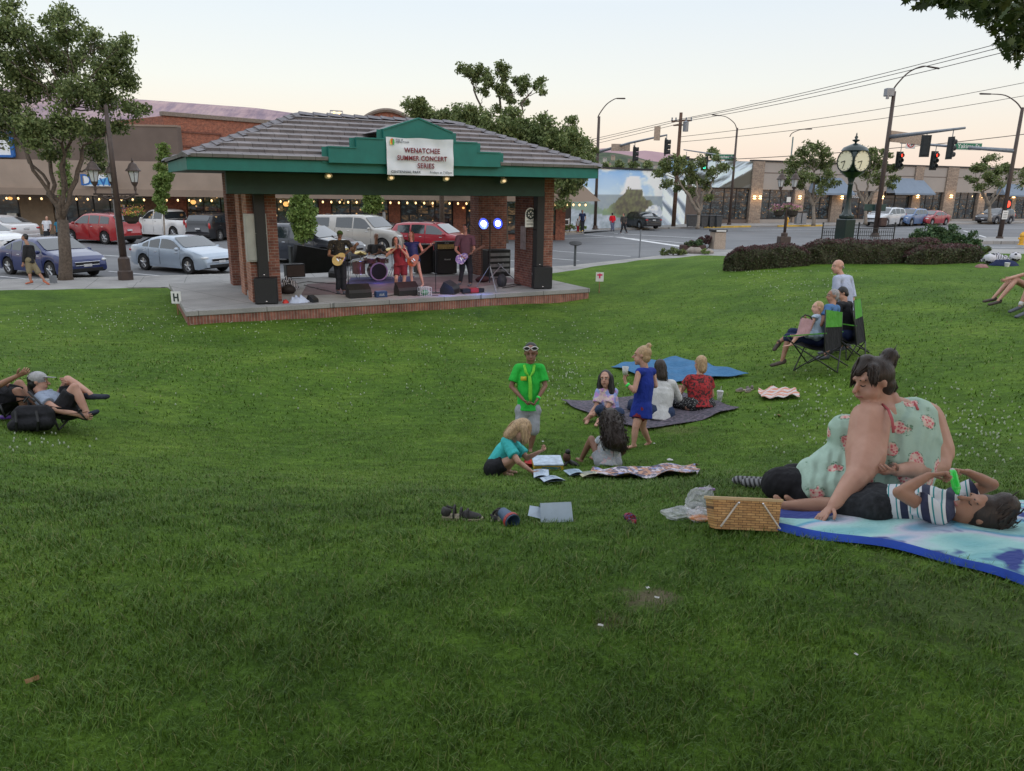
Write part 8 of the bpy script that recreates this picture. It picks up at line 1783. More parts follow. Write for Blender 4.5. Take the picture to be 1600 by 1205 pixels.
# --- the group in camping chairs -----
def camp_chair(label, K, D, col, name='camping_chair', group='folding chairs on the lawn'):
 """K: px points: seat front L/R, seat back L/R, back top L/R, feet (4), arms"""
 P = {k: W(v[0], v[1], D+v[2]) for k, v in K.items()}; base = sum((P[k] for k in ('f1', 'f2', 'f3', 'f4')), Vector())/4; t = thing(name, label, 'camping chair', base, 0, group)
 for a, b in (('f1', 'sb1'), ('f3', 'sf1'), ('f2', 'sb2'), ('f4', 'sf2'), ('f1', 'sf2'), ('f2', 'sf1'), ('f3', 'sb2'), ('f4', 'sb1')):
  m_ = MB(); m_.tube([P[a], P[b]], .011, 6); wmesh('leg', m_, FRAME, t)
 for q in '12': m_ = MB(); m_.tube([P['sb'+q], P['bt'+q]], .011, 6); m_.tube([P['sf'+q], P['ar'+q]], .011, 6); wmesh('upright', m_, FRAME, t)
 for q in '12': m_ = MB(); pm = P['sb'+q].lerp(P['bt'+q], .45); m_.add([P['ar'+q]-CR*.03, P['ar'+q]+CR*.03, pm+CR*.03, pm-CR*.03, P['ar'+q]-CR*.03-CU*.015, P['ar'+q]+CR*.03-CU*.015, pm+CR*.03-CU*.015, pm-CR*.03-CU*.015], [(0, 1, 2, 3), (4, 5, 6, 7), (0, 1, 5, 4), (2, 3, 7, 6), (1, 2, 6, 5), (3, 0, 4, 7)]); wmesh('armrest', m_, col, t, False)
 def cl(a, b, c, d, nm, m2, sag):
  m_ = MB(); m_.grid(lambda u, v: P[a].lerp(P[b], u).lerp(P[d].lerp(P[c], u), v)+Vector((0, 0, -sag*math.sin(PI*u)*math.sin(PI*min(1, v*1.0)))), [i/8 for i in range(9)], [i/8 for i in range(9)]); n = len(m_.v); wmesh(nm, m_, m2, t)
 cl('sf1', 'sf2', 'sb2', 'sb1', 'seat', BKC, .07); cl('sb1', 'sb2', 'bt2', 'bt1', 'backrest', BKC, .02)
 for q in '12': P['m'+q] = P['sb'+q].lerp(P['bt'+q], .58)-FW*.012; P['n'+q] = P['bt'+q]-FW*.012
 cl('m1', 'm2', 'n2', 'n1', 'headrest', col, .02); return t
GREENC = cloth('bright green nylon', (.06, .26, .025), rough=.6)
D1 = depth(G(1300, 583))
camp_chair('green and black folding chair holding the grey haired adult and the child', dict(f1=(1240, 579, -.1), f2=(1262, 568, .35), f3=(1308, 582, -.2), f4=(1325, 572, .3), sf1=(1240, 538, -.2), sf2=(1262, 532, .25), sb1=(1288, 550, -.25), sb2=(1314, 542, .2), bt1=(1290, 484, -.25), bt2=(1316, 488, .15), ar1=(1228, 525, -.2), ar2=(1250, 518, .25)), D1, GREENC)
D2 = D1+.75
camp_chair('black and green folding chair further back, tall open frame', dict(f1=(1322, 566, -.1), f2=(1335, 556, .3), f3=(1352, 562, -.2), f4=(1360, 552, .3), sf1=(1308, 528, -.2), sf2=(1322, 524, .25), sb1=(1338, 540, -.2), sb2=(1352, 533, .2), bt1=(1334, 470, -.2), bt2=(1344, 466, .2), ar1=(1312, 505, -.2), ar2=(1326, 502, .2)), D2, GREENC)
m_ = MB(); 
person('grey haired adult in a blue top and navy knee shorts sitting in the green chair', D1+.26, dict(head=(1301, 463, .05), shL=(1293, 481, -.16), elL=(1282, 508, -.25), wrL=(1262, 505, -.12), shR=(1307, 482, .18), elR=(1298, 508, .2), wrR=(1266, 500, .05), pel=(1282, 530, 0), hipL=(1280, 532, -.1), hipR=(1286, 530, .12), knL=(1232, 528, -.12), anL=(1222, 564, -.12), toL=(1206, 571, -.12), knR=(1238, 520, .15), anR=(1216, 536, .15), toR=(1210, 546, .15)),
 face=(-1, .0, .05), s=.98, hs=1.0, skinm=SK2, hair=HG, shirt=cloth('mid blue cotton', (.06, .14, .30)), sleeve=.5, pants=NV, leg=1.15, shoes=SANDAL, group='people sitting in the folding chairs', ground=G(1250, 572))
person('fair haired child in a pale blue and pink outfit on the lap of the adult', D1+.08, dict(head=(1277, 481, 0), shL=(1273, 496, -.08), elL=(1265, 516, -.12), wrL=(1246, 523, -.1), shR=(1284, 495, .1), elR=(1278, 514, .1), wrR=(1258, 516, .08), pel=(1276, 524, 0), knL=(1250, 520, -.1), anL=(1236, 538, -.1), knR=(1256, 514, .08), anR=(1242, 534, .08)),
 face=(-1, .02, .1), s=.72, hs=.93, skinm=SK0, hair=HBL, strands=14, hairseg=(((0, -.04, .02), (0, -.06, -.10), .08, .05),), shirt=cloth('pale blue cotton', (.36, .45, .55)), sleeve=.1, hem=.05, pants=cloth('pale blue shorts', (.36, .45, .55)), leg=.6, group='people sitting in the folding chairs', ground=G(1262, 575))
t = thing('pillow', 'pink flat bag held upright on the lap in the green chair', 'bag', W(1254, 516, D1-.05)); m_ = MB(); m_.prism([(-.10, -.12), (.10, -.08), (.16, .16), (-.02, .2)], -.03, .03, lambda a, b, h: tuple(CR*a+CU*b+FW*h)); m_.build('body', cloth('pale pink cloth', (.42, .26, .28)), t); m_ = MB(); m_.tube([CR*-.03+CU*.19, CR*.04+CU*.25, CR*.13+CU*.22, CR*.16+CU*.15], .012, 6); m_.build('handle', BLACK, t)
person('person with short black hair and a black shirt in the chair behind', D2+.22, dict(head=(1316, 459, 0), shL=(1311, 477, -.16), elL=(1306, 504, -.2), wrL=(1298, 518, -.1), shR=(1327, 476, .18), elR=(1324, 504, .2), wrR=(1310, 514, .1), pel=(1325, 525, 0), knL=(1295, 525, -.1), anL=(1290, 556, -.1), knR=(1302, 520, .15), anR=(1296, 548, .15)),
 face=(-.9, -.35, -.1), s=1.0, hs=.98, skinm=SK1, hair=HK, capr=1.02, shirt=BKC, sleeve=.6, pants=NV, leg=1.3, shoes=SNEAK, group='people sitting in the folding chairs', ground=G(1310, 565))
g_ = G(1318, 548); D = depth(g_)
person('bald older man in a pale blue shirt standing behind the chairs', D, dict(head=(1309, 417, 0), shL=(1307, 436, -.2), elL=(1306, 468, -.2), wrL=(1300, 490, -.15), shR=(1327, 436, .2), elR=(1332, 468, .2), wrR=(1326, 490, .2), pel=(1320, 484, 0), knL=(1316, 516, -.08), anL=(1314, 543, -.08), knR=(1324, 516, .08), anR=(1324, 543, .08)),
 face=(-1, -.05, .15), s=1.02, hs=1.12, fat=1.2, skinm=SK1, hair=HG, haircap=False, hairseg=(((.03, -.085, .0), (-.03, -.08, -.02), .022, .022), ((.065, -.05, .0), (.072, -.02, .0), .012, .01), ((-.065, -.05, .0), (-.072, -.02, .0), .012, .01)), shirt=LB, sleeve=.9, hem=.04, pants=cloth('grey trousers', (.13, .14, .17)), leg=1.9, shoes=SNEAK, ground=g_)
# --- left edge: two low chairs -----
g_ = G(70, 668); D = depth(g_)
def capx(m2, br=(0, 1)):
 def f(t, K, H, Mh, hk):
  m_ = MB(); m_.ell(H(0, -.01, .045), (.088, .10, .078), Mh, 16, 10); c_ = wmesh('cap', m_, m2, t); m_ = MB(); m_.ecap(H(0, .08, .055), H(0, .15, .05), .07, .008, .055, .006, side=Mh.col[0], n=14); wmesh('cap_brim', m_, m2, t)
 return f
CAPC = cloth('pale grey cap', (.36, .36, .37))
person('man in a light grey cap reclining with crossed legs in the low black chair', D, dict(head=(60, 597, 0), shL=(62, 623, -.18), elL=(88, 640, -.25), wrL=(122, 648, -.22), shR=(72, 618, .15), elR=(92, 618, .2), wrR=(99, 602, .05), pel=(104, 640, 0), knL=(116, 606, -.1), anL=(136, 646, -.1), toL=(150, 644, -.1), knR=(106, 594, .1), anR=(141, 616, .0), toR=(166, 620, -.05)),
 face=(.95, .02, -.3), s=1.0, hs=1.0, skinm=SK1, hair=HK, capr=.97, hairseg=(((0, -.07, -.03), (0, -.07, -.09), .045, .04),), shirt=cloth('blue grey tee', (.24, .28, .36)), sleeve=.5, pants=BKC, leg=.8, shoes=cloth('navy canvas shoe', (.025, .03, .045)), extra=capx(CAPC), group='people reclining at the left edge', ground=g_)
def low_chair(label, dx, dy, D):
 K = dict(f1=(92, 672, -.25), f2=(98, 660, .3), f3=(136, 656, -.2), f4=(128, 650, .3), sf1=(124, 644, -.25), sf2=(126, 636, .25), sb1=(84, 652, -.28), sb2=(92, 644, .28), bt1=(44, 612, -.28), bt2=(58, 606, .28), ar1=(124, 640, -.28), ar2=(126, 632, .28)); K = {k: (v[0]+dx, v[1]+dy, v[2]) for k, v in K.items()}; return camp_chair(label, K, D, BKC)
low_chair('low black folding chair under the reclining man in the cap', 0, 0, D); low_chair('low black folding chair cut by the left edge of the picture', -84, -20, D+.15)
p = W(52, 668, D-.3); p.z = hz(p.x, p.y); t = thing('backpack', 'large black rucksack hanging behind the low chair', 'rucksack', p, R(10)); m_ = MB(); m_.box((.02, 0, .15), (.42, .2, .28), None, .07); m_.ecap((-.14, -.09, .10), (.16, -.09, .12), .07); remeshed(m_, .012, 6).build('body', BKC, t, smooth_=True)
m_ = MB(); m_.tube([(-.1, -.11, .26), (-.08, -.17, .16), (-.1, -.15, .05)], .012, 5); m_.tube([(.1, -.11, .26), (.13, -.17, .16), (.1, -.15, .05)], .012, 5); m_.tube([(-.05, 0, .33), (0, 0, .39), (.06, 0, .33)], .012, 5); m_.build('strap', BLACK, t)
p = W(13, 652, D+.1); t = thing('purple_bottle', 'small purple bottle beside the black rucksack', 'bottle', p); m_ = MB(); m_.ecap((-.07, 0, 0), (.05, 0, .01), .028); m_.build('bottle', mat('purple plastic', (.12, .05, .3), .4), t); m_ = MB(); m_.ecap((.06, 0, .01), (.09, 0, .012), .018); m_.build('cap', BLACK, t)
person('tattooed person mostly outside the left edge resting an arm on the chair', D+.1, dict(head=(-42, 560, 0), shL=(-38, 590, -.2), elL=(-10, 606, -.25), wrL=(26, 588, -.25), shR=(-22, 588, .2), elR=(0, 600, .2), wrR=(20, 604, .2), pel=(10, 632, 0), knL=(28, 612, -.1), anL=(40, 640, -.1), knR=(30, 600, .15), anR=(52, 632, .15)),
 face=(.95, 0, -.2), s=1.0, skinm=SK2, hair=HK, shirt=BKC, sleeve=.4, pants=BKC, leg=.9, shoes=SNEAK, group='people reclining at the left edge', ground=G(0, 655))
# --- right edge -----
g_ = G(1575, 484); D = depth(g_)
person('person in sandals sitting with bent knees at the right edge', D, dict(head=(1640, 392, 0), shL=(1628, 418, -.15), elL=(1604, 428, -.2), wrL=(1576, 436, -.1), shR=(1645, 418, .2), elR=(1612, 426, .2), wrR=(1578, 434, .1), pel=(1640, 466, 0), knL=(1588, 437, -.12), anL=(1560, 470, -.12), toL=(1546, 476, -.12), knR=(1580, 436, .12), anR=(1552, 466, .12), toR=(1538, 471, .12)),
 face=(-1, -.05, .1), s=1.0, skinm=SK1, hair=HB_, shirt=LB, sleeve=.6, pants=NV, leg=.6, shoes=SANDAL, group='people sitting at the right edge', ground=Vector((G(1640, 482).x, G(1640, 482).y, G(1640, 482).z)))
person('person in white socks and dark shoes at the right edge', D-.7, dict(head=(1660, 400, 0), shL=(1650, 428, -.2), elL=(1636, 440, -.2), wrL=(1614, 444, -.1), shR=(1668, 428, .2), elR=(1650, 440, .2), wrR=(1622, 442, .1), pel=(1655, 478, 0), knL=(1614, 446, -.12), anL=(1604, 486, -.12), toL=(1588, 495, -.12), knR=(1610, 442, .12), anR=(1594, 478, .12), toR=(1578, 487, .12)),
 face=(-1, -.05, .1), s=1.0, skinm=SK1, hair=HK, shirt=GRYC, sleeve=.6, pants=BKC, leg=.7, shoes=SNEAK, sockm=WSOLE, group='people sitting at the right edge', ground=G(1655, 494))
# --- the band -----
def onst(px, py): q = on_stage(px, py); return q, depth(q)
BG = 'band members on the stage'
def guitar(label, t_par, P, body_px, head_px, D, col, dd=(-.3, -.25), size=.17, bass=0):
 a_, b_ = W(body_px[0], body_px[1], D+dd[0]), W(head_px[0], head_px[1], D+dd[1]); t = thing('guitar' if not bass else 'bass_guitar', label, 'guitar', a_, 0, 'guitars of the band'); d = (b_-a_).normalized(); tow = cam2w((0, 0, 1)); tow = (tow-d*tow.dot(d)).normalized(); sd = d.cross(tow)
 out = []
 for k_ in range(24):
  a = k_*2*PI/24; x = math.cos(a); y = math.sin(a); r_ = size*(1-.22*math.exp(-((x-.1)/.28)**2)); out.append((x*size*1.25, y*r_*(1 if x < .1 else .86)-(.03 if (x > .5 and y > 0) else 0)))
 m_ = MB(); m_.prism(out, -.02, .02, lambda a, b, h: tuple(d*a+sd*b+tow*h)); m_.build('body', col, t)
 m_ = MB(); m_.beam(d*size*.9, b_-a_-d*.13, .05, .028, up=tow); m_.build('neck', mat('rosewood neck', (.12, .06, .035), .5), t); m_ = MB(); m_.beam(b_-a_-d*.13, b_-a_+d*.03, .075, .02, up=tow); m_.build('headstock', mat('rosewood neck', (.12, .06, .035), .5), t)
 m_ = MB(); 
 for o_ in (-.25, .15): m_.beam(d*size*o_-sd*.045+tow*.024, d*size*o_+sd*.045+tow*.024, .03, .01, up=tow)
 m_.build('pickup', CHROME, t); return t
g_, D = onst(533, 459)
person('guitarist in a green cap and dark patterned shirt at the left of the band', D, dict(head=(531, 367, 0), shL=(517, 379, -.03), elL=(514, 399, -.08), wrL=(530, 403, -.36), shR=(544, 379, -.03), elR=(552, 394, -.15), wrR=(556, 386, -.32), pel=(531, 412), knL=(529, 434, -.04), anL=(528, 454), knR=(537, 434, -.04), anR=(537, 454)), face=(.35, -.35, 1), s=1.03, skinm=SK2, hair=HM, shirt=DARKPRINT, sleeve=.6, hem=.06, pants=JN, leg=1.95, shoes=SNEAK, group=BG, extra=capx(print_mat('green camouflage cap', (.05, .12, .03), [(.02, .05, .02), (.12, .16, .05)], 30, .5)), ground=g_)
guitar('gold electric guitar of the left guitarist', None, None, (530, 405), (559, 381), D, mat('gold top lacquer', (.55, .36, .06), .25, .15, 3, 0, coat=.7), (-.30, -.30))
g_, D = onst(726, 447)
person('guitarist with dark wavy hair and a vest on the right side of the stage', D, dict(head=(727, 357, 0), shL=(715, 371, -.03), elL=(712, 391, -.08), wrL=(722, 401, -.32), shR=(739, 371, -.03), elR=(741, 391, -.12), wrR=(738, 395, -.32), pel=(727, 401), knL=(722, 422, -.04), anL=(719, 441), knR=(735, 424, -.04), anR=(735, 443)), face=(-.25, -.4, 1), s=1.04, skinm=SK1, hair=HK, hairseg=(((0, -.05, .0), (0, -.06, -.07), .08, .06),), shirt=cloth('plum checked shirt', (.13, .07, .09)), sleeve=.7, hem=.05, pants=JN, leg=1.95, shoes=SNEAK, group=BG, ground=g_)
guitar('violet patterned electric guitar of the right guitarist', None, None, (722, 404), (756, 384), D, print_mat('paisley guitar lacquer', (.20, .16, .42), [(.5, .45, .55), (.1, .08, .3)], 18, .5, .3), (-.30, -.3))
g_, D = onst(624, 456)
person('singer in a maroon romper holding a microphone to her mouth', D, dict(head=(618, 376, 0), shL=(611, 392, 0), elL=(604, 400, -.1), wrL=(619, 388, -.22), shR=(634, 392, 0), elR=(638, 402, -.1), wrR=(626, 388, -.22), pel=(626, 415), knL=(619, 436, -.12), anL=(619, 452, .05), knR=(632, 436), anR=(630, 451)), face=(.35, -.05, 1), s=.95, fat=1.12, skinm=SK1, hair=HB_, strands=10, hairseg=(((.05, -.02, .03), (.07, -.02, -.14), .05, .04), ((-.05, -.02, .03), (-.07, -.02, -.14), .05, .04)), shirt=MAR, sleeve=0, hem=.04, pants=MAR, leg=.75, group=BG, curl=(1, 1), hd=((.5, .9, .1), (-.5, .9, .1)), ground=g_)
q = W(622, 383.5, D-.26); t = thing('microphone', 'handheld microphone at the mouth of the singer', 'microphone', q); MB().ecap((.0, 0, -.12), (0, 0, 0), .011, None, .016).build('handle', BLACK, t); MB().ell((0, 0, .02), .026, n=10, k=7).build('grille', STEEL, t, smooth_=True)
g_, D = onst(650, 449)
person('bass player in a dark blue short dress with long fair hair', D, dict(head=(642, 367, 0), shL=(632, 382, 0), elL=(630, 398, -.1), wrL=(641, 408, -.3), shR=(655, 381, 0), elR=(661, 394, -.12), wrR=(670, 386, -.22), pel=(646, 402), knL=(642, 425), anL=(644, 443), knR=(656, 425, -.05), anR=(661, 444)), face=(-.2, -.05, 1), s=1.0, skinm=SK0, hair=HM, strands=10, hairseg=(((-.05, -.03, .03), (-.07, -.02, -.18), .05, .035), ((.05, -.03, .03), (.07, -.03, -.16), .045, .03)), shirt=cloth('dark blue satin', (.02, .035, .13), rough=.5), sleeve=0, hem=.12, pants=cloth('dark blue satin', (.02, .035, .13)), leg=.35, group=BG, ground=g_)
guitar('orange brown bass guitar of the woman in blue', None, None, (646, 407), (678, 379), D, mat('orange brown lacquer', (.36, .09, .03), .25, .15, 3, 0, coat=.7), (-.30, -.25), .17, 1)
g_, D = onst(590, 432)
person('drummer in a dark grey shirt sitting behind the drum kit', D, dict(head=(588, 370, 0), shL=(577, 385), elL=(577, 401, -.1), wrL=(590, 396, -.3), shR=(598, 385), elR=(603, 398, -.1), wrR=(596, 393, -.32), pel=(588, 412), knL=(580, 415, -.35), anL=(580, 432, -.4), knR=(598, 415, -.35), anR=(600, 432, -.4)), face=(.55, -.1, 1), s=1.03, skinm=SK2, hair=HGR, capr=.96, shirt=cloth('dark grey tee', (.06, .06, .065)), sleeve=.6, pants=JN, leg=1.9, shoes=SNEAK, group=BG, ground=g_)
# --- passers-by -----
g_ = GZ(55, 445, -3.41); D = depth(g_)
person('man in a black jacket and khaki shorts walking left past the blue sedan', D, dict(head=(38.5, 371, 0), shL=(39, 386, -.18), elL=(38, 400, -.2), wrL=(36, 411, -.2), shR=(50, 386, .18), elR=(53, 400, .2), wrR=(52, 411, .2), pel=(46, 408), knL=(46, 425, -.05), anL=(48, 440, -.05), toL=(41, 443, -.05), knR=(60, 426, .05), anR=(70, 439, .05), toR=(76, 444, .05)), face=(-1, -.05, .15), s=1.03, skinm=SK2, hair=HK, shirt=cloth('black jacket', (.018, .018, .02)), sleeve=1.9, hem=.08, pants=KH, leg=1.05, shoes=mat('orange shoe', (.35, .10, .05), .7), group='people walking by', ground=g_)
def walker(label, px, yh, yf, D, top, pants, skinm=SK2, hair=HK, s=1.0, gap=3, sleeve=.6, leg=1.9, face=(-.7, 0, .5), **k):
 H_ = yf-yh; y = lambda f: yh+H_*f
 person(label, D, dict(head=(px, y(.065), 0), shL=(px-H_*.11, y(.19)), elL=(px-H_*.14, y(.34)), wrL=(px-H_*.12, y(.46), -.08), shR=(px+H_*.11, y(.19)), elR=(px+H_*.14, y(.34)), wrR=(px+H_*.12, y(.46), -.08), pel=(px, y(.49)), knL=(px-gap*.5, y(.73), -.05), anL=(px-gap, y(.96)), knR=(px+gap*.5, y(.73)), anR=(px+gap, y(.95))), face=face, s=s, hs=.98*max(s, .85), skinm=skinm, hair=hair, shirt=top, sleeve=sleeve, hem=.04, pants=pants, leg=leg, shoes=SNEAK, group='people walking by', vox=.016, eyes=False, **k)
walker('man in a white shirt standing behind the white sedan at the far left', 73, 338, 384, 43, cloth('white tee', (.5, .52, .56)), JN, SK1, HM, face=(0, 0, 1))
walker('person in a teal shirt half hidden behind the big tree trunk', 92, 340, 386, 43.5, cloth('teal tee', (.03, .16, .25)), JN, SK2, HK, face=(.8, 0, .5))
walker('man in dark clothes walking with a child at the far corner', 910, 328, 363.5, 57, NV, JN, SK2, HK, gap=2, face=(.2, 0, 1))
walker('small child in white and red beside the man in dark clothes', 903, 342, 364, 57.3, WHC, cloth('red leggings', (.3, .02, .03)), SK2, HK, s=.62, gap=1.5, face=(.2, 0, 1))
walker('walker in a bright red top in front of the mural', 957, 333, 362, 60, cloth('bright red jacket', (.5, .01, .02)), cloth('blue grey jeans', (.12, .14, .22)), SK2, HK, sleeve=1.8, gap=2, face=(.3, 0, -1))
walker('walker in a black patterned jacket stepping out beside the red one', 974.5, 333.5, 365, 59, DARKPRINT, JN, SK1, HB_, sleeve=1.8, gap=5, face=(-.9, 0, .2))
bpy.data.scenes.remove(TMP)
# ===== THINGS ON THE LAWN
def sheet(name, label, corners, m_, nx=30, ny=16, fold=.012, th=.012, cat='blanket', group=None, seed=0, edge=None):
 """cloth lying on the lawn; corners are photo pixels in order"""
 A, B, C_, D_ = [G(*c) for c in corners]; base = (A+B+C_+D_)/4; t = thing(name, label, cat, base, 0, group); rr = random.Random(seed); p1, p2, p3 = [rr.uniform(0, 6) for _ in range(3)]
 def f(u, v, lift=0, k=0):
  p = A.lerp(B, u).lerp(D_.lerp(C_, u), v); e = .05*(C_-A).length; w = math.sin(PI*u)*math.sin(PI*v)
  ox = e*.25*(math.sin(v*9+p1)+.5*math.sin(v*21+p2)); oy = e*.2*(math.sin(u*8+p2)+.5*math.sin(u*23+p3)); x, y = p.x+ox, p.y+oy
  z = hz(x, y)+th+lift+fold*(1.1+math.sin(u*17+v*6+p1)*.6+math.sin(v*15-u*9+p2)*.5+.6*vnoise(u*7, v*6, seed))
  return (x, y, z)
 U = [i/nx for i in range(nx+1)]; V_ = [i/ny for i in range(ny+1)]; m2 = MB(); m2.grid(f, U, V_); m2.grid(lambda u, v: f(u, v, -.006), U, V_)
 for a in (0, 1): m2.grid(lambda u, k: f(u, a, -.006*k), U, [0, 1]); m2.grid(lambda v, k: f(a, v, -.006*k), V_, [0, 1])
 m2.build('cloth', m_, t, smooth_=True, world=True)
 if edge:
  m2 = MB(); e0, e1, m3 = edge; m2.grid(lambda u, v: tuple(Vector(f(u, 1))+Vector((0, 0, .010))+(Vector(f(u, 1))-Vector(f(u, .9))).normalized()*(-.02+.06*v)*(1-.3*u)+Vector((0, 0, -.02*v*v))), U, [0, .5, 1]); m2.build('border', m3, t, smooth_=True, world=True)
 return t
tw = NT('beach towel'); v = tw.coord(scale=(.5, 1.3, 1), rot=(0, 0, -.3)); na, nb_ = tw.noise(v, 2.6, 2, .4), tw.noise(tw.coord(scale=(.8, 1, 1), rot=(0, 0, .5), loc=(3, 1, 0)), 3.4, 3, .5)
c1 = tw.ramp(na, [(.36, (.20, .44, .46)), (.44, (.33, .56, .54)), (.50, (.50, .50, .60)), (.56, (.10, .33, .48)), (.62, (.30, .55, .55))]); tw.col(tw.mix(tw.ramp(nb_, [(.55, (0, 0, 0)), (.59, (1, 1, 1))]), c1, (.03, .05, .22))); tw.set(Roughness=.95); tw.bump(tw.noise(tw.coord(scale=(1, 2, 1)), 9, 3, .6), 1, .03)
sheet('beach_towel', 'big blue, turquoise and white beach towel under the woman and the boy', ((1206, 797), (1720, 792), (1700, 940), (1212, 826)), tw.m, 70, 36, .010, .008, 'towel', seed=3, edge=(0, 1, mat('royal blue terry', (.012, .05, .30), .95)))
bk = NT('dark blanket cloth'); n_ = bk.noise(bk.coord(), 7, 5, .75); n2_ = bk.noise(bk.coord(scale=(1, 2.5, 1)), 20, 3); bk.col(bk.mix(bk.ramp(n2_, [(.48, (0, 0, 0)), (.58, (1, 1, 1))]), bk.ramp(n_, [(.35, (.015, .015, .02)), (.6, (.05, .05, .07))]), (.14, .11, .14))); bk.set(Roughness=.9); bk.bump(n_, .5, .02)
sheet('picnic_blanket', 'dark grey patterned blanket under the seated women and girl', ((872, 629), (1050, 612), (1158, 640), (1005, 676)), bk.m, 34, 20, .016, .012, group='blankets behind the children', seed=4)
sheet('picnic_blanket', 'plain blue blanket spread behind the women', ((958, 574), (1060, 561), (1166, 588), (1030, 604)), cloth('faded blue blanket', (.045, .14, .27)), 30, 16, .03, .012, group='blankets behind the children', seed=6)
sheet('patterned_cloth', 'long crumpled black, blue and orange patterned cloth on the grass', ((922, 742), (1088, 733), (1091, 746), (935, 750)), print_mat('ornament cloth', (.05, .05, .09), [(.25, .28, .5), (.42, .22, .14), (.5, .45, .5), (.08, .08, .12)], 17, .46), 40, 8, .03, .014, 'cloth', seed=7)
sheet('striped_tote', 'white and orange striped tote bag lying flat right of the dark blanket', ((1183, 613), (1240, 611), (1250, 624), (1190, 628)), (lambda t: (t.col(t.ramp((lambda w: (t.l(t.coord(rot=(0, 0, .2)), w.inputs[0]), w.inputs['Scale'].__setattr__('default_value', 4), w.outputs[1])[2])(t.n('ShaderNodeTexWave', bands_direction='Y')), [(.35, (.5, .46, .45)), (.6, (.5, .2, .13))])), t.m)[1])(NT('orange stripe canvas')), 14, 8, .03, .02, 'bag', seed=8)
def obj_at(name, label, cat, px, py, rz=0, group=None): return thing(name, label, cat, G(px, py), rz, group)
t = obj_at('picnic_basket', 'woven wooden picnic basket with pale folding handles left of the towel', 'basket', 1160, 827, R(-4)); t.rotation_euler.x = R(-22); k_ = depth(Vector(t.location))/FPX; bw, bh, bd_ = 104*k_/2, 48*k_, .10
WV = NT('woven wood strips'); b_ = WV.n('ShaderNodeTexBrick'); WV.l(WV.coord(rot=(PI/2, 0, 0)), b_.inputs[0]); b_.inputs['Scale'].default_value = 1; b_.inputs['Brick Width'].default_value = .042; b_.inputs['Row Height'].default_value = .0125; b_.inputs['Mortar Size'].default_value = .0012
for i_, c_ in (('Color1', (.60, .36, .15, 1)), ('Color2', (.40, .21, .075, 1)), ('Mortar', (.08, .035, .012, 1))): b_.inputs[i_].default_value = c_
WV.col(WV.mix(.6, b_.outputs[0], WV.ramp(WV.noise(WV.coord(scale=(1, 1, 4)), 25, 4), [(.3, (.65, .6, .55)), (.7, (1.4, 1.35, 1.25))]), 'MULTIPLY')); WV.set(Roughness=.55); WV.bump(b_.outputs[1], -.7, .004)
MB().add([(x*bw*k2, y*bd_*k2, z) for z, k2 in ((0, .90), (bh, 1)) for x, y in ((-1, -1), (1, -1), (1, 1), (-1, 1))]+[(x*bw*.97, y*bd_*.96, bh) for x, y in ((-1, -1), (1, -1), (1, 1), (-1, 1))]+[(x*bw*.88, y*bd_*.86, .01) for x, y in ((-1, -1), (1, -1), (1, 1), (-1, 1))], [(0, 1, 5, 4), (1, 2, 6, 5), (2, 3, 7, 6), (3, 0, 4, 7), (0, 1, 2, 3), (8, 9, 13, 12), (9, 10, 14, 13), (10, 11, 15, 14), (11, 8, 12, 15), (12, 13, 14, 15)]).build('body', WV.m, t)
RIMM = mat('pale rim wood', (.50, .36, .20), .5, .15, 10, .1)
for y in (-1, 1): MB().b2((-bw-.006, y*bd_-.006, bh-.012), (bw+.006, y*bd_+.006, bh+.004), .002).build('rim', RIMM, t)
for x in (-1, 1): MB().b2((x*bw-.005, -bd_, bh-.012), (x*bw+.005, bd_, bh+.003), .002).build('rim', RIMM, t)
for s_, xa, xb in ((-1, -.26, -.78), (1, .43, .92)): MB().beam((xa*bw, -bd_-.010, bh*.88), (xb*bw, -bd_*.95-.020, .015), .006, .017, up=(0, 1, 0)).build('handle', mat('white handle wood', (.52, .48, .42), .4), t); MB().ell((xa*bw, -bd_-.018, bh*.86), .006, n=8, k=5).build('rivet', CHROME, t)
ZP = NT('clear plastic bag'); ZP.col(ZP.ramp(ZP.noise(ZP.coord(), 22, 5, .8), [(.4, (.6, .62, .7)), (.55, (.95, .95, .97))])); ZP.set(Roughness=.15, Alpha=.38, Specular_IOR_Level=.9); ZP.bump(ZP.noise(ZP.coord(), 16, 5, .8), 1, .03)
def puff(name, label, px, py, w, d, h, m_, cat, fill=None, rz=0, lean=0, group=None, seed=0, zip_=None):
 t = obj_at(name, label, cat, px, py, rz, group); rr = random.Random(seed); m2 = MB(); m2.ell((0, 0, h*.5), (w/2, d/2, h*.55), n=17, k=11); q = lambda x, y, z: (x+lean*z+.03*w*math.sin(z*60/h*.1+y*50), y+.05*w*math.sin(x*45+z*30), max(.002, z+.06*h*math.sin(x*60+y*35)))
 m2.v = [q(x+rr.uniform(-1, 1)*w*.045, y+rr.uniform(-1, 1)*d*.08, z+rr.uniform(-1, 1)*h*.07) for x, y, z in m2.v]; m2.build('bag', m_, t)
 if fill: MB().ell((0, 0, h*.22), (w*.4, d*.4, h*.2), n=12, k=8).build('contents', fill, t, smooth_=True)
 if zip_: MB().beam((-w*.2+lean*h, 0, h*.98), (w*.35+lean*h, 0, h*.95), .006, .012).build('zip', zip_, t)
 return t
puff('plastic_bag', 'clear zip bag standing up behind the basket corner', 1086, 800, .17, .09, .15, ZP.m, 'plastic bag', PAPER, lean=.3, group='clear bags by the basket', seed=1, zip_=mat('lilac zip', (.35, .22, .45), .5))
puff('plastic_bag', 'flat crumpled clear bag furthest left of the basket', 1064, 810, .24, .12, .06, ZP.m, 'plastic bag', group='clear bags by the basket', seed=2)
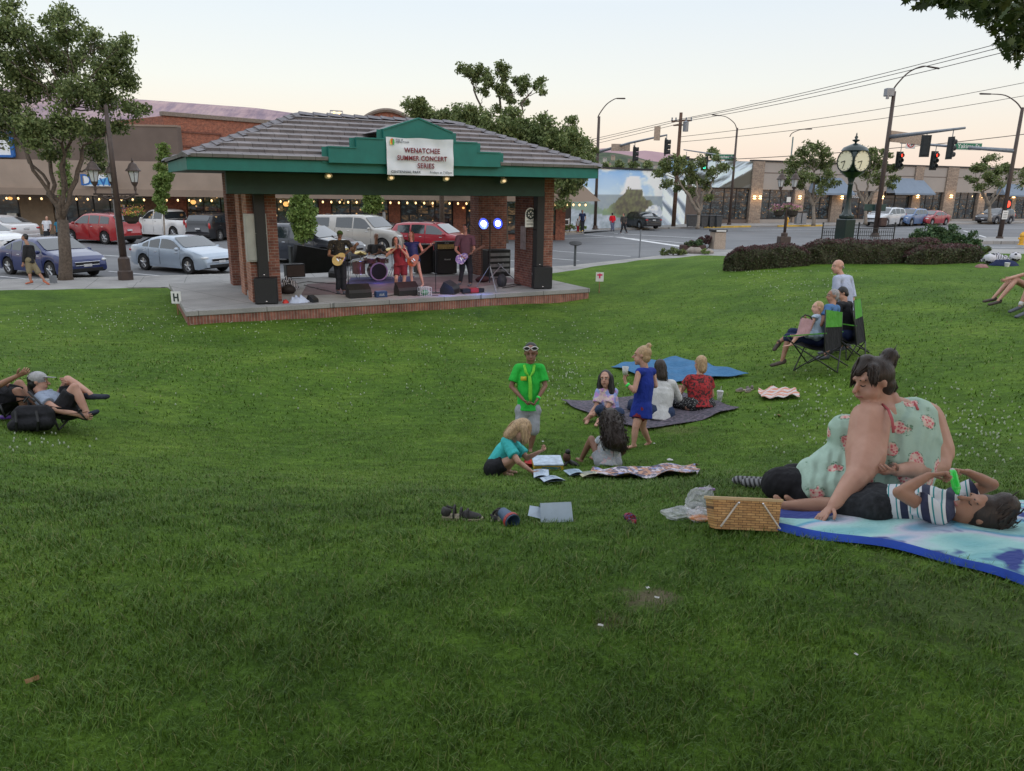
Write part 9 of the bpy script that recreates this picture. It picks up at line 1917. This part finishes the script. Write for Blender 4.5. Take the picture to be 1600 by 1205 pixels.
puff('plastic_bag', 'clear bag of orange snacks against the basket', 1094, 814, .16, .1, .07, ZP.m, 'plastic bag', mat('orange snacks', (.7, .22, .02), .6, .3, 40, .6), group='clear bags by the basket', seed=3)
def shoe(label, px, py, rz, L=.25, up=SNEAK, sole=None, open_=True, group=None, straps=True, name='sandal'):
 t = obj_at(name, label, name, px, py, rz, group); s_ = L/.25; out = [(-.12, -.03), (-.08, -.036), (0, -.036), (.06, -.045), (.11, -.035), (.13, 0), (.11, .035), (.06, .043), (0, .033), (-.08, .034), (-.12, .028)]
 MB().prism([(a*s_, b*s_) for a, b in out], .0, .022*s_).build('sole', sole or mat('tan sole', (.30, .25, .18), .7), t); m2 = MB()
 m2.ecap((.03*s_, 0, .03*s_), (.095*s_, 0, .026*s_), .037*s_, .032*s_, .030*s_, .018*s_, side=(0, 1, 0)); m2.ecap((-.10*s_, 0, .04*s_), (-.09*s_, 0, .065*s_), .030*s_, .022*s_, ends=(1, 0)); m2.build('upper', up, t, smooth_=True)
 if straps:
  for x, h in ((-.045, .075), (-.005, .06), (.035, .055)): m2 = MB(); m2.tube([(x*s_, .038*s_*math.cos(a), (.015+h*math.sin(a))*s_) for a in [i*PI/8 for i in range(9)]], .007*s_, 5); m2.build('strap', up, t, smooth_=True)
  MB().tube([(-.1*s_, .03*s_, .07*s_), (-.045*s_, .036*s_, .05*s_)], .007*s_, 5).build('strap', up, t)
 return t
GS = mat('grey black sandal', (.045, .042, .042), .8, .4, 30, .3)
shoe('grey and black strapped sandal lying furthest left on the grass', 722, 812, R(-5), .24, GS, group='shoes left on the lawn'); shoe('second grey strapped sandal turned to the camera beside the blue cap', 779, 811, R(75), .2, GS, group='shoes left on the lawn')
shoe('small red and blue child shoe between the paper and the basket', 985, 815, R(100), .15, print_mat('red blue mesh', (.25, .03, .05), [(.03, .10, .3), (.3, .03, .05)], 60, .5), BLACK, group='shoes left on the lawn', name='shoe')
for px, rz, lab in ((1160, R(-160), 'left grey slip-on shoe of the pair by the dark blanket'), (1171, R(-130), 'right grey slip-on shoe of the pair by the dark blanket')): shoe(lab, px, 611, rz, .24, mat('grey suede', (.16, .14, .13), .9), straps=False, group='shoes left on the lawn', name='shoe')
t = obj_at('blue_cup', 'small blue and red cup tipped over by the second sandal', 'cup', 793, 819, R(30)); MB().lathe([(.03, -.06), (.045, .06), (.04, .06), (.026, -.05)], (0, 0, .042), 16, Matrix.Rotation(R(95), 3, 'X')).build('cup', mat('slate blue plastic', (.05, .09, .16), .5), t, smooth_='auto'); MB().lathe([(.041, .03), (.047, .03), (.047, .05), (.041, .05)], (0, 0, .042), 16, Matrix.Rotation(R(95), 3, 'X'), caps=False).build('band', mat('red band', (.35, .04, .04), .5), t)
PB = mat('pale blue paper', (.42, .50, .60), .7, .08, 10, .1); PRT = mat('grey print', (.16, .22, .32), .8)
t = obj_at('folded_paper', 'pale blue folded card standing like a tent on the grass', 'paper', 868, 814, R(8)); a_ = .095
MB().add([(-a_, -.05, 0), (a_, -.05, 0), (a_*.95, .01, .11), (-a_*.95, .01, .11), (a_, .09, .02), (-a_, .09, .02)], [(0, 1, 2, 3), (3, 2, 4, 5)]).build('card', PB, t, recalc=False); MB().add([(-a_-.07, -.02, .05), (-a_+.04, -.03, .02), (-a_+.04, .03, .07), (-a_-.05, .04, .085)], [(0, 1, 2, 3)]).build('flap', PB, t, recalc=False)
def page(name, label, c4, m_, lift=.03, cat='paper', group=None, lines=5):
 P = [G(*c) for c in c4]; b_ = sum(P, Vector())/4; t = thing(name, label, cat, b_, 0, group); f = lambda u, v, k=0: tuple(P[0].lerp(P[1], u).lerp(P[3].lerp(P[2], u), v)-b_+Vector((0, 0, .035+lift*math.sin(u*3)*(.3+v*.5)+k)))
 m2 = MB(); m2.grid(f, [i/8 for i in range(9)], [i/4 for i in range(5)]); m2.grid(lambda u, v: f(u, v, -.004), [0, 1], [0, 1]); m2.build('sheet', m_, t, recalc=False)
 if lines:
  m2 = MB()
  for i in range(lines): v = .15+.7*i/max(1, lines-1); m2.tube([f(.12, v, .003), f(.5, v, .003), f(.6+.3*((i*37) % 3)/3, v, .003)], .0018, 4)
  m2.build('print', PRT, t)
 return t
GP = 'papers of the board game'
page('instruction_sheet', 'printed white sheet lying nearest the yellow box', ((833, 739), (857, 739), (858, 752), (834, 752)), PB, group=GP); page('instruction_sheet', 'curled white sheet below the printed one', ((841, 750), (868, 749), (884, 757), (850, 759)), PB, group=GP)
page('magazine', 'thin pale magazine right of the game box', ((880, 740), (904, 738), (914, 746), (890, 748)), mat('pale cover', (.30, .40, .48), .6), group=GP); page('magazine', 'cream magazine left end of the patterned cloth', ((903, 744), (932, 741), (940, 748), (910, 751)), mat('cream cover', (.42, .40, .27), .6), group=GP)
t = obj_at('game_box', 'yellow board game box with a pale printed lid between the children', 'box', 857, 735, R(4)); k_ = depth(Vector(t.location))/FPX; w_ = 46*k_/2; YB = mat('yellow card', (.50, .33, .03), .6)
MB().b2((-w_, -.02, 0), (w_, .26, .055), .004).build('box', YB, t); MB().b2((-w_-.004, -.024, .058), (w_+.004, .264, .075), .004).build('lid', mat('printed lid', (.40, .48, .58), .5, .3, 16, 0), t); MB().b2((-w_*.5, -.0245, .01), (w_*.8, -.0205, .045)).build('picture', print_mat('lid picture', (.06, .12, .2), [(.4, .3, .05), (.05, .2, .1)], 40, .5), t)
t = obj_at('red_bowl', 'red plastic bowl behind the game box', 'bowl', 829, 730); MB().lathe([(.03, 0), (.07, .06), (.075, .065), (.06, .05), (.02, .01)], n=18).build('bowl', mat('red plastic', (.5, .02, .02), .4), t, smooth_=True)
t = obj_at('toy_figure', 'small black and brown toy sitting on the grass by the box', 'toy', 888, 727); BR = mat('toy brown', (.10, .05, .035), .7); MB().ell((-.02, 0, .09), (.045, .04, .06)).build('body', BR, t, smooth_=True); MB().ell((-.01, 0, .155), (.03, .03, .03)).build('head', BLACK, t, smooth_=True)
for x, y in ((.05, 0), (.09, .03), (-.05, -.02), (.1, -.02)): MB().ecap((0, 0, .05), (x, y-.04, .02), .022, None, .018).build('limb', BLACK, t, smooth_=True)
t = obj_at('plastic_cup', 'clear plastic cup with a straw behind the blond woman', 'cup', 1124, 627); MB().lathe([(.035, 0), (.05, .15), (.046, .15), (.032, .01)], n=18).build('cup', ZP.m, t, smooth_=True); MB().lathe([(.052, .15), (.05, .165), (.02, .17)], n=18).build('lid', WSOLE, t); MB().tube([(0, 0, .05), (.01, 0, .24)], .004, 6).build('straw', WSOLE, t)
LIT = mat('white litter', (.5, .5, .48), .8)
for i, (px, py, s_, lab) in enumerate(((1047, 721, .035, 'crumpled white scrap below the walking girl\'s feet'), (1217, 651, .05, 'pale dry leaf right of the dark blanket'), (1337, 1030, .008, 'tiny white fleck low in the right foreground'), (791, 741, .02, 'white scrap just under the crouching child'), (52, 1070, .022, 'dry brown leaf at the lower left'), (848, 692, .022, 'white scrap by the standing boy\'s foot'), (938, 984, .010, 'pale stone in the bare patch of the foreground'), (1209, 564, .03, 'white scrap left of the green folding chair'), (1012, 925, .012, 'white flake in the middle of the worn foreground patch'), (1026, 940, .010, 'small white flake right in the worn foreground patch'), (1022, 695, .02, 'white scrap beside the heel of the girl in blue'))):
 t = obj_at('paper_scrap' if 'leaf' not in lab else 'dry_leaf', lab, 'scrap', px, py, i, 'scraps lying in the grass'); m2 = MB(); m2.grid(lambda u, v: ((u-.5)*s_*2, (v-.5)*s_*1.2, .02+s_*.5*math.sin(u*4+i)*math.sin(v*3)), [j/5 for j in range(6)], [j/4 for j in range(5)]); m2.build('scrap', mat('dry leaf', (.22, .13, .05), .9) if 'leaf' in lab else LIT, t, smooth_=True, recalc=False)
BALL = print_mat('black white ball', (.5, .5, .54), [(.012, .012, .02)]*2, 7, .42, dots=True)
for px, py, r_, lab in ((1545, 413, .19, 'black and white ball cushion at the left of the heap'), (1585, 409, .17, 'black and white ball on top of the heap at the right')):
 t = obj_at('ball', lab, 'ball', px, py, 0, 'balls in the heap on the crest'); MB().ell((0, 0, r_*.9), (r_, r_, r_*.92), n=20, k=14).build('ball', BALL, t, smooth_=True)
heap('clothes_heap', 'dark navy clothes heaped between the two balls', G(1568, 415), .9, .5, .22, NV, 'clothes', seed=5); heap('clothes_heap', 'flat white and black towel behind the left ball', G(1556, 409), 1.0, .5, .3, WC.m, 'towel', seed=6); heap('clothes_heap', 'small pink brown garment at the left foot of the heap', G(1533, 418), .4, .3, .12, cloth('dusty pink', (.25, .14, .13)), 'clothes', seed=7)
t = obj_at('paper_cup', 'small white round tub in front of the heap', 'cup', 1573, 417); MB().lathe([(.06, 0), (.08, .12), (.07, .13), (0, .13)], n=14).build('tub', WSOLE, t, smooth_='auto')
